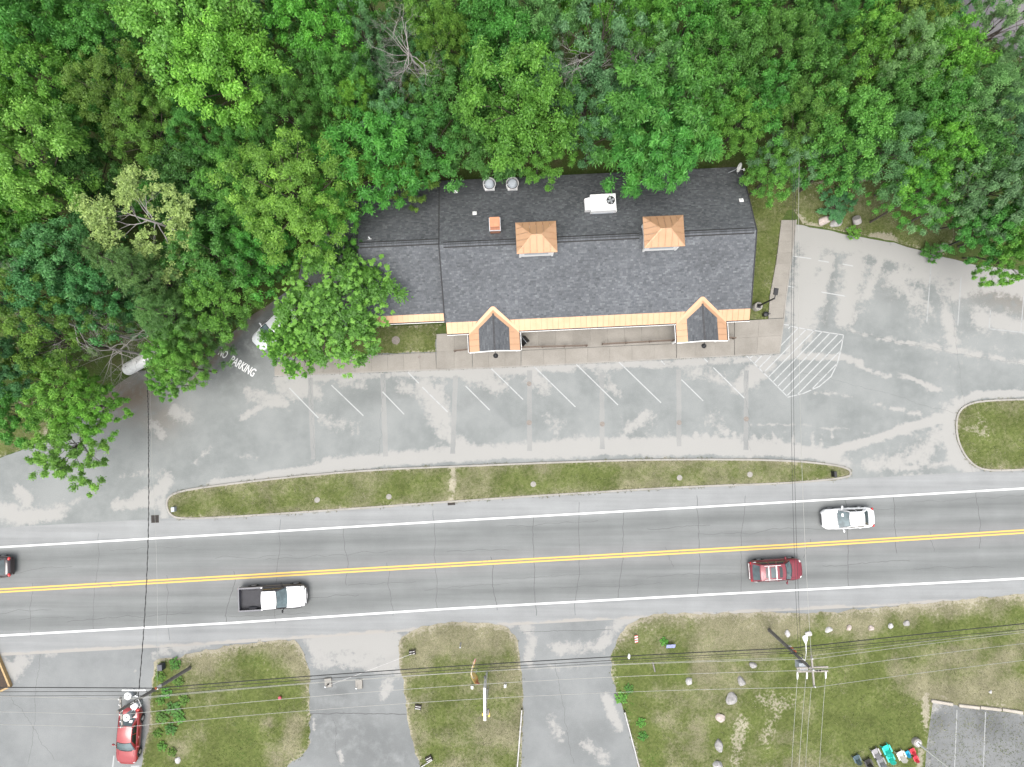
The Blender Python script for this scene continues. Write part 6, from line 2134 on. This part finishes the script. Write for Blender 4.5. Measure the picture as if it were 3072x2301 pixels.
variant('open1', 11, 60, 170, L=.25, W=.14, rc=(.45, .9), irr=.42, lobes=3, inner=.1, nl=22); variant('open2', 12, 55, 170, L=.25, W=.14, rc=(.4, .85), irr=.45, lobes=2, nl=22)
variant('lean1', 21, 120, 170, L=.25, W=.14, rc=(.4, .85), irr=.4, lobes=3, nl=20, shift=(3.2, -3.2)); variant('lean2', 22, 115, 170, L=.25, W=.15, rc=(.45, .9), irr=.3, lobes=4, nl=16, shift=(3.0, -3.0))
variant('shrub', 13, 46, 130, L=.16, W=.09, Rr=1.3, Hh=.8, zc=.75, rc=(.22, .42), nl=6, low=-.2)

def conifer_variant(key, seed):
    g = np.random.default_rng(seed)
    Cs = []; rad = []
    tiers = 9
    for i in range(tiers):
        z = 2.5 + i * .95; rr = 4.3 * (1 - i / tiers) ** .85 + .3
        n = int(6 + rr * 4)
        for k in range(n):
            t = 2 * math.pi * k / n + g.uniform(-.2, .2)
            for f in (.55, .98):
                q = rr * f * g.uniform(.85, 1.08)
                Cs.append((q * math.cos(t), q * math.sin(t), z - .18 * q + g.normal(0, .12))); rad.append(.42 + .2 * f)
    C = np.array(Cs); rad = np.array(rad)
    V, F, T = leaf_cloud(C, rad, 95, .34, .05, seed + 100, flat=.35, droop=.5, sub=6, shell=.3)
    cm_ = np_mesh('crown', V, F, dict(tint=T)); cm_.materials.append(M['leaf'])
    mb = MB().tube([(0, 0, -.3), (0, 0, 6), (0, 0, 11.2)], [.26, .15, .03], 8)
    for i in g.permutation(len(C))[:40]:
        mb.tube([(0, 0, C[i][2] + .3), Vector(C[i])], [.05, .015], 4)
    lm = mb.build('trunk', M['bark']); tm = lm.data; bpy.data.objects.remove(lm)
    TREE[key] = (cm_, tm, 4.5, 6.0)
conifer_variant('conifer', 14)

def branches(mb, p, d, L, r, depth, g, spread=.7, up=.12, tips=None):
    n = 3
    pts = [p]; rad = [r]
    q = p.copy(); dd = d.copy()
    for i in range(n):
        dd = (dd + Vector((g.normal(0, .16), g.normal(0, .16), g.normal(up * .3, .10)))).normalized()
        q = q + dd * (L / n)
        pts.append(q.copy()); rad.append(r * (1 - .55 * (i + 1) / n))
    mb.tube(pts, rad, 5 if depth > 2 else 4, caps=False)
    if tips is not None and depth <= 1: tips.append(q.copy())
    if depth == 0: return
    kids = int(g.integers(2, 5))
    for k in range(kids):
        f = g.uniform(.35, 1.0) if k else 1.0
        i = min(n - 1, int(f * n)); s = pts[i].lerp(pts[i + 1], f * n - i) if f < 1 else q
        nd = (dd + Vector((g.normal(0, spread), g.normal(0, spread), g.normal(up, spread * .5)))).normalized()
        branches(mb, s, nd, L * g.uniform(.55, .82), rad[-1] * g.uniform(.75, 1.0) if f == 1 else r * .5, depth - 1, g, spread, up, tips)

FC = dict(lime=(.170, .352, .064), bright=(.110, .278, .045), mid=(.078, .215, .042), blue=(.078, .200, .074), olive=(.112, .220, .042), dark=(.052, .142, .033), pale=(.150, .276, .092), greyg=(.106, .212, .084), yel=(.142, .306, .053), sat=(.070, .228, .040), con=(.098, .196, .055), tip=(.092, .250, .036))
def jitc(c, g, a=.12):
    return tuple(max(.01, q * (1 + g.uniform(-a, a))) for q in c)
gt = random.Random(42)
def tree(x, y, r, key, col, label, zc=None, group='forest trees', name='broadleaf_tree', cat='tree', zs=None, rot=None, off=None):
    cm_, tm, Rr, z0 = TREE[key][:4]
    sh = TREE[key][4] if len(TREE[key]) > 4 else (0, 0)
    zc = zc if zc is not None else 7.0
    rm = r * .0403 * (1 - zc / CAMH)
    s = rm / Rr
    szz = zc / z0
    rot = rot if rot is not None else gt.uniform(0, 6.28)
    if sh != (0, 0): rot = R(10) if x < 1000 else R(-75)
    p = P(x, y, zc)
    ox, oy = s * (sh[0] * math.cos(rot) - sh[1] * math.sin(rot)), s * (sh[0] * math.sin(rot) + sh[1] * math.cos(rot))
    t = thing(name, label, cat, (p[0] - ox, p[1] - oy, -.02), rot, group)
    t.scale = (s, s, szz)
    c = bpy.data.objects.new('crown', cm_); link(c, t)
    c.color = (*jitc(FC[col], gt, .10), 1)
    k = bpy.data.objects.new('trunk', tm); link(k, t)
    return t
LIST = [
 (425, 45, 150, 'lump1', 'lime', 'biggest yellow green tree at the top, left of centre', 11), (500, 165, 120, 'lump2', 'lime', 'yellow green tree just below the biggest yellow green tree', 10.5), (340, 20, 80, 'lump1', 'lime', 'yellow green tree at the top edge left of the biggest one', 10),
 (45, 55, 105, 'long1', 'mid', 'green tree in the top left corner', 10), (165, 40, 80, 'maple2', 'mid', 'green tree second from the top left corner', 8), (95, 175, 95, 'maple1', 'bright', 'bright green tree under the top left corner tree', 9), (20, 260, 80, 'maple3', 'bright', 'bright green tree at the left edge, a sixth down', 9),
 (230, 110, 85, 'maple3', 'mid', 'green tree between the top left corner and the biggest yellow green tree', 8), (255, 215, 100, 'fine1', 'olive', 'olive green tree left of the biggest yellow green tree', 8.5), (330, 290, 90, 'fine2', 'olive', 'olive green tree above the half dead pale tree', 8), (160, 290, 80, 'maple2', 'mid', 'mid green tree left of the two olive trees', 7.5),
 (75, 355, 120, 'lump2', 'lime', 'large yellow green tree at the left edge, a quarter down', 10.5), (30, 450, 85, 'maple1', 'bright', 'bright green tree at the left edge under the large yellow green one', 9), (190, 380, 75, 'maple3', 'dark', 'dark green tree right of the large yellow green one at the left edge', 7),
 (620, 250, 85, 'fine1', 'mid', 'green tree right of the lower yellow green tree', 8.5), (560, 320, 75, 'fine2', 'mid', 'green tree under the lower yellow green tree', 8), (640, 425, 142, 'fine1', 'yel', 'broad yellowish tree left of the building', 10), (520, 400, 85, 'fine2', 'bright', 'bright tree left of the broad yellowish tree', 8.5), (712, 462, 72, 'fine1', 'bright', 'bright green tree touching the building roof corner at the left', 8),
 (420, 400, 90, 'maple3', 'dark', 'dark green tree right of the half dead pale tree', 7.5), (440, 300, 75, 'fine2', 'mid', 'green tree left of the tree under the lower yellow green one', 8),
 (695, 60, 95, 'maple1', 'bright', 'bright green tree at the top right of the biggest yellow green tree', 10), (640, 10, 70, 'maple3', 'mid', 'green tree cut by the top edge beside the biggest yellow green tree', 8), (680, 165, 75, 'maple2', 'mid', 'green tree below the bright one right of the yellow green pair', 8), (790, 85, 75, 'open1', 'greyg', 'greyish green tree left of the bare dead tree', 9), (750, 190, 85, 'long2', 'mid', 'green long leaved tree below the greyish one', 8.5),
 (840, 175, 55, 'fine2', 'blue', 'small bluish tree under the bare dead tree', 7.5), (772, 235, 48, 'maple3', 'yel', 'small bright yellowish tree left of the blue green one', 8), (845, 255, 75, 'open2', 'greyg', 'grey green tree between the yellowish small tree and the bright tree', 8), (800, 10, 60, 'maple2', 'mid', 'green tree at the top edge left of the bare tree', 8),
 (820, 345, 120, 'long2', 'sat', 'saturated green tree above the west wing of the building', 8.5), (925, 315, 90, 'maple2', 'sat', 'saturated green tree above the step in the roof', 8), (885, 385, 60, 'maple3', 'olive', 'olive tinted tree hanging over the roof corner', 6.5), (945, 20, 80, 'lump2', 'bright', 'light green tree at the top edge right of the bare tree', 9.5), (965, 110, 70, 'fine1', 'olive', 'olive green tree right of the bare dead tree', 9), (970, 215, 85, 'maple2', 'mid', 'green tree below the olive one right of the bare tree', 8),
 (1040, 60, 85, 'maple3', 'mid', 'green tree at the top, second right of the bare tree', 9), (1095, 130, 95, 'lump1', 'mid', 'lumpy green tree above the bright tree behind the roof', 9.5), (1120, 235, 125, 'lump2', 'bright', 'large bright green tree behind the building centre', 11), (1165, 320, 80, 'fine2', 'bright', 'bright green tree touching the rear roof edge near the centre', 8), (1060, 310, 85, 'long1', 'mid', 'long leaved green tree just behind the exhaust fans', 7.5),
 (1290, 120, 125, 'open1', 'greyg', 'large grey green tree with visible branches at the top centre right', 11), (1170, 25, 90, 'long1', 'pale', 'pale long leaved tree at the top edge, centre', 10), (1270, 15, 85, 'long2', 'bright', 'green long leaved tree at the top edge right of centre', 9), (1370, 45, 90, 'long1', 'bright', 'bright long leaved tree at the top edge above the grey green tree', 9.5), (1400, 150, 90, 'open2', 'greyg', 'grey green tree right of the large branchy one', 9.5),
 (1480, 60, 95, 'maple1', 'mid', 'green tree at the top, right of the grey green pair', 9), (1385, 250, 140, 'long2', 'mid', 'large green tree behind the east half of the building', 10.5), (1290, 255, 95, 'fine2', 'blue', 'blue green tree left of the large green tree behind the building', 9), (1418, 316, 112, 'long1', 'mid', 'leafy tree hanging far over the rear roof slope beside the air conditioner', 10), (1505, 225, 98, 'maple2', 'mid', 'green tree behind the east roof corner', 9), (1490, 285, 58, 'long2', 'bright', 'light green tree at the rear roof edge left of the satellite dish', 8),
 (1570, 130, 85, 'lump2', 'mid', 'lumpy green tree right of the trees behind the east roof corner', 9), (1580, 30, 80, 'maple3', 'bright', 'bright tree at the top edge two thirds across', 9), (1590, 275, 66, 'maple1', 'bright', 'bright green tree just above the satellite dish', 7.5), (1640, 215, 85, 'maple2', 'sat', 'saturated green tree upper right of the satellite dish', 8), (1668, 372, 62, 'maple3', 'bright', 'bright leafy tree right of the satellite dish', 6), (1665, 110, 80, 'long2', 'mid', 'long leaved green tree right of the lumpy one', 9), (1690, 20, 75, 'maple1', 'mid', 'green tree at the top edge, right of two thirds', 8),
 (1730, 270, 85, 'fine2', 'olive', 'olive tree where the crossing wires vanish', 8), (1700, 345, 75, 'open2', 'greyg', 'grey green tree just below the olive one at the wires', 7), (1760, 170, 80, 'maple2', 'mid', 'green tree above the olive tree at the wires', 8.5), (1770, 60, 80, 'fine1', 'mid', 'fine leaved tree at the top, right of the wires', 8), (1805, 350, 75, 'maple1', 'mid', 'green tree over the grassy bank', 7), (1830, 290, 95, 'maple3', 'bright', 'bright green tree right of the olive tree at the wires', 9),
 (1870, 110, 85, 'maple2', 'bright', 'bright tree in the upper right, left of the pale tree', 8.5), (1945, 130, 85, 'fine2', 'pale', 'pale yellowish green tree in the upper right', 9), (1860, 20, 75, 'maple1', 'mid', 'green tree at the top edge left of the pavement gap', 8), (1960, 35, 75, 'maple3', 'olive', 'olive green tree at the top edge beside the pavement gap', 8), (1935, 225, 80, 'long1', 'mid', 'long leaved tree under the pale yellowish tree', 8), (1910, 330, 90, 'fine2', 'greyg', 'grey green tree in the middle of the right hand woods', 8.5),
 (2030, 140, 80, 'maple1', 'bright', 'bright tree under the pavement gap', 8.5), (2135, 70, 75, 'open2', 'pale', 'pale thin tree in the top right corner', 9), (2090, 230, 85, 'fine2', 'pale', 'pale green tree near the right edge, a seventh down', 9), (2180, 180, 80, 'fine1', 'pale', 'pale fine leaved tree at the right edge', 9), (2020, 250, 80, 'maple3', 'mid', 'green tree left of the pale trees at the right edge', 8), (2180, 290, 85, 'fine2', 'greyg', 'grey green tree at the right edge below the pale one', 8.5),
 (2010, 345, 85, 'maple2', 'bright', 'bright green tree with yellowish tips in the right hand woods', 8.5), (1975, 425, 72, 'fine1', 'bright', 'green tree at the woods edge right of the grassy bank', 7), (2090, 350, 80, 'maple1', 'mid', 'green tree right of the one with yellowish tips', 8), (2060, 430, 85, 'open1', 'greyg', 'grey green tree above the lot lamp under the trees', 8), (2155, 410, 90, 'long2', 'greyg', 'grey green long leaved tree near the right edge above the stalls', 8.5), (2200, 480, 80, 'maple1', 'mid', 'green tree at the right edge just above the stalls', 7.5), (2110, 495, 70, 'lean2', 'mid', 'green tree hanging over the right stalls', 7), (2165, 565, 60, 'lean1', 'bright', 'bright tree hanging lowest over the right stalls', 6.5),
 (60, 545, 90, 'maple2', 'mid', 'green tree at the left edge beside the half dead pale tree', 8), (165, 560, 95, 'maple1', 'blue', 'blue green tree left under the half dead pale tree', 8.5), (110, 640, 85, 'maple3', 'blue', 'blue green tree lower left of the half dead tree', 8), (215, 640, 80, 'maple2', 'blue', 'blue green tree right of the lower blue green one', 8), (330, 600, 100, 'conifer', 'con', 'feathery conifer below the half dead pale tree', 8), (380, 690, 95, 'conifer', 'con', 'feathery conifer above the gas tank', 7), (270, 570, 75, 'conifer', 'con', 'feathery conifer partly under the half dead tree', 7),
 (35, 655, 100, 'open1', 'olive', 'olive thin tree at the left edge with pale branches', 9), (115, 730, 95, 'open2', 'olive', 'olive thin tree with pale branches above the dark gap', 8.5), (200, 700, 65, 'open1', 'olive', 'olive thin tree left of the conifers', 7.5), (20, 790, 65, 'maple3', 'blue', 'blue green tree at the left edge level with the gas tank', 7), (470, 555, 95, 'maple1', 'mid', 'green tree left of the parked white car, farther up', 7.5), (555, 545, 80, 'maple2', 'sat', 'saturated green tree at the bend of the side drive', 7), (470, 650, 80, 'maple3', 'bright', 'bright green tree beside the side drive', 6.5), (590, 560, 50, 'fine2', 'dark', 'dark small tree at the top end of the side drive', 5.5),
 (378, 752, 60, 'maple2', 'yel', 'bright leafy tree hanging over the gas tank', 6.5), (400, 792, 56, 'maple3', 'yel', 'bright leafy tree left of the NO PARKING words', 6), (362, 828, 34, 'maple1', 'yel', 'small bright tree below the gas tank', 5),
 (150, 865, 84, 'lean2', 'yel', 'bright tree at the lot edge left of the gas tank', 7), (210, 885, 62, 'lean2', 'yel', 'bright tree reaching furthest right over the left lot', 6.8), (160, 975, 78, 'lean1', 'yel', 'thin bright tree hanging lowest over the left lot', 6.5), (30, 900, 70, 'maple2', 'mid', 'green tree at the left edge above the grassy bank', 5.5),
]
for x, y, r, key, col, lab, zc in LIST:
    tree(x, y, r, key, col, lab, zc)
# the ornamental tree before the building
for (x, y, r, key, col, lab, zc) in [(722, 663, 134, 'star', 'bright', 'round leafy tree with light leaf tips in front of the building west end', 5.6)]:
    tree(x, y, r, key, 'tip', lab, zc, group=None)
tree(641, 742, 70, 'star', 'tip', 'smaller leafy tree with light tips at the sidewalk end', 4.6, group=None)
tree(738, 548, 40, 'maple2', 'dark', 'dark green tree against the west gable of the building', 4.5, group=None)

# understorey that closes the gaps
def edge_y(x):
    return float(np.interp(x, [-300, 0, 100, 200, 300, 420, 500, 600, 660, 730, 770, 800, 950, 1600, 1620, 1720, 1800, 2000, 2120, 2212, 2500], [930, 930, 900, 820, 790, 740, 650, 570, 520, 470, 400, 330, 320, 290, 330, 360, 380, 420, 500, 520, 520]))
placed = [(x, y) for x, y, *_ in LIST]
gu = random.Random(9)
y = -130
cnt = 0
seen = {}
HUE = dict(dark='dark', mid='plain', sat='vivid', blue='bluish', olive='olive', bright='bright')
def under_label(x, y, col):
    if not (0 < x < 2212 and y > 0): return 'tree standing just outside the edge of the picture'
    b = min(LIST, key=lambda q: (q[0] - x) ** 2 + (q[1] - y) ** 2)
    dx, dy = x - b[0], y - b[1]
    d = ('left of' if dx < 0 else 'right of') if abs(dx) > abs(dy) else ('above' if dy < 0 else 'below')
    lab = 'lower %s tree %s the %s' % (HUE[col], d, b[5])
    lab = ' '.join(lab.split()[:16])
    while lab.split()[-1] in ('the', 'of', 'a', 'an', 'at', 'under', 'with', 'in', 'and', 'to', 'left', 'right', 'just', 'over', 'by', 'beside', 'above', 'below', 'behind', 'between', 'top', 'from', 'upper'):
        lab = ' '.join(lab.split()[:-1])
    if lab in seen: lab = lab.replace('lower', 'smaller', 1)
    seen[lab] = 1
    return lab
while y < 900:
    x = -170
    while x < 2390:
        xx, yy = x + gu.uniform(-28, 28), y + gu.uniform(-28, 28)
        if yy < edge_y(xx) - 35 and -110 < yy and -110 < xx < 2330 and min((xx - a) ** 2 + (yy - b) ** 2 for a, b in placed) > 42 ** 2 and not (2040 < xx < 2120 and -80 < yy < 60) and not (180 < xx < 330 and 740 < yy < 880):
            key = gu.choice(['maple1', 'maple2', 'maple3', 'fine1', 'fine2', 'long2', 'lump2'])
            inside = -40 < xx < 2250 and yy > -40
            ucol = gu.choice(['dark', 'mid', 'mid', 'sat', 'blue', 'olive']) if inside else gu.choice(['mid', 'bright', 'olive', 'blue'])
            tree(xx, yy, gu.uniform(55, 80), key, ucol, under_label(xx, yy, ucol), gu.uniform(3.8, 5.6) if inside else gu.uniform(6.5, 9), group='understorey trees of the forest')
            cnt += 1
        x += 122
    y += 112

# bare dead tree
g = np.random.default_rng(31)
p = PV(878, 112, 11)
bt = thing('bare_tree', 'bare grey dead tree with a tangle of branches near the top', 'tree', (p.x, p.y, 0))
mb = MB().tube([(.6, 1.2, -.2), (.4, .8, 4), (.1, .3, 10.9)], [.22, .15, .07], 8); mb.build('trunk', M['deadwood'], bt, smooth=60)
bm_ = MB()
for dx, dy, L in ((-.8, .9, 2.1), (-.9, .2, 2.2), (.1, 1, 2.2), (-.4, -.8, 2.1), (.5, -.9, 2.3), (.8, -.5, 2.2), (.1, -1.0, 2.4), (-.7, -.5, 2.0), (.4, -.4, 2.1), (-.3, .3, 1.8)):
    branches(bm_, Vector((.1, .3, 10.7 - abs(dx))), Vector((dx, dy, .45)).normalized(), L * .85, .04, 5, g, .65, .06)
bm_.build('branches', M['deadwood'], bt)
# half dead pale tree
g = np.random.default_rng(77)
p = PV(415, 520, 4)
ht = thing('dying_tree', 'half dead pale tree with grey limbs and sparse yellowish leaves', 'tree', (p.x, p.y, 0))
T0 = PV(400, 505, 6) - Vector((p.x, p.y, 0)); T1 = PV(340, 482, 9.5) - Vector((p.x, p.y, 0)); T2 = PV(300, 470, 10.5) - Vector((p.x, p.y, 0))
mb = MB().tube([(0, 0, -.2), T0 * .6, T0, T1, T2], [.22, .17, .13, .09, .05], 8); mb.build('trunk', M['deadwood'], ht, smooth=60)
bm_ = MB(); tips = []
for (sx, sy, sz), (ex, ey, ez), r in (((335, 480, 9.5), (290, 395, 11), .1), ((320, 476, 9.9), (215, 455, 11), .1), ((320, 476, 9.9), (240, 505, 10.8), .09), ((335, 481, 9.6), (310, 530, 10.5), .1), ((340, 483, 9.4), (360, 570, 9.8), .1), ((360, 490, 8.5), (400, 520, 9.5), .07), ((330, 480, 9.6), (250, 420, 11), .08), ((345, 485, 9.3), (385, 450, 10), .05)):
    s = PV(sx, sy, sz) - Vector((p.x, p.y, 0)); e = PV(ex, ey, ez) - Vector((p.x, p.y, 0))
    branches(bm_, s, (e - s).normalized(), (e - s).length * .58, r * .45, 5, g, .62, .05, tips)
bm_.build('branches', M['deadwood'], ht)
tp = np.array([tuple(q) for q in tips])
keep = g.uniform(0, 1, len(tp)) < .8
tp = tp[keep]
tp = tp[g.permutation(len(tp))[:950]]
V, F, T = leaf_cloud(tp, np.full(len(tp), .36), 22, .15, .10, 5, sub=5)
me = np_mesh('crown', V, F, dict(tint=T)); me.materials.append(M['leaf'])
o = bpy.data.objects.new('crown', me); link(o, ht); o.color = (.25, .34, .11, 1)
# dead branches by the gas tank and through the thin olive trees
def snag(x, y, z, label, L, n, seed, lean=(0, 0)):
    g = np.random.default_rng(seed)
    p = PV(x, y, z)
    t = thing('dead_snag', label, 'tree', (p.x, p.y, 0), 0, 'bare snags at the woods edge')
    MB().tube([(lean[0], lean[1], -.1), (lean[0] * .4, lean[1] * .4, z * .6), (0, 0, z)], [.12, .09, .06], 6).build('trunk', M['deadwood'], t, smooth=60)
    b_ = MB()
    for k in range(n):
        a = g.uniform(0, 6.28)
        branches(b_, Vector((0, 0, z * g.uniform(.7, 1))), Vector((math.cos(a), math.sin(a), .25)).normalized(), L * g.uniform(.7, 1), .035, 4, g, .6, .05)
    b_.build('branches', M['deadwood'], t)
snag(238, 752, 5.8, 'bare grey branches spreading over the gas tank', 2.7, 10, 3); snag(330, 690, 6.5, 'bare snag between the conifers and the gas tank', 1.8, 6, 4); snag(150, 700, 9.8, 'pale bare branches through the olive thin tree', 1.9, 7, 5); snag(60, 640, 10, 'pale bare branches at the left edge', 1.6, 6, 6)
snag(1285, 105, 12.6, 'bare branches in the large grey green tree at the top', 1.9, 9, 7); snag(1390, 150, 11.6, 'bare branches in the second grey green tree', 1.3, 6, 8)
# shrubs and weeds
def shrub(k, u, v, r, col, label, group, h=.42):
    q = K(k, u, v) if k else (u, v)
    return tree(q[0], q[1], r, 'shrub', col, label, h, group=group, name='shrub', cat='shrub')
shrub('H', 575, 100, 38, 'blue', 'dense dark green shrub above the stones by the east stalls', None)
shrub('H', 670, 258, 16, 'yel', 'yellow green weed below the cut log', None)
shrub('H', 1105, 370, 22, 'mid', 'green shrub at the foot of the lamp under the trees', None)
for i, (u, v, r) in enumerate(((1110, 900, 14), (1210, 810, 16), (1230, 930, 15), (1150, 1010, 15), (1120, 1180, 18), (1200, 1120, 20), (1270, 1060, 15), (1240, 1180, 16), (1110, 1060, 13), (1180, 1260, 16), (1090, 1290, 12), (1120, 1380, 13), (1190, 1420, 12))):
    shrub('D', u, v, r * .78, ('olive', 'mid', 'olive', 'bright')[i % 4], 'leafy weed clump in the green strip left on the left verge', 'weed clumps on the left verge', .18)
for i, (u, v, r) in enumerate(((175, 1085, 13), (240, 1010, 10), (340, 1290, 10), (355, 1400, 10), (530, 620, 9))):
    shrub('F', u, v, r, ('bright', 'mid')[i % 2], 'bright green weed clump along the left side of the right verge', 'weed clumps on the right verge', .14)
# patch of pavement seen through the gap in the top right corner
o = struct(sheet('back_lane', PL([(2040, -60), (2090, 60), (2150, 90), (2260, 160), (2330, 60), (2330, -90)]), .0, .8, M['lane'], lambda X, Y: dict(sand=0 * X, dark=0 * X, dirt=0 * X)))
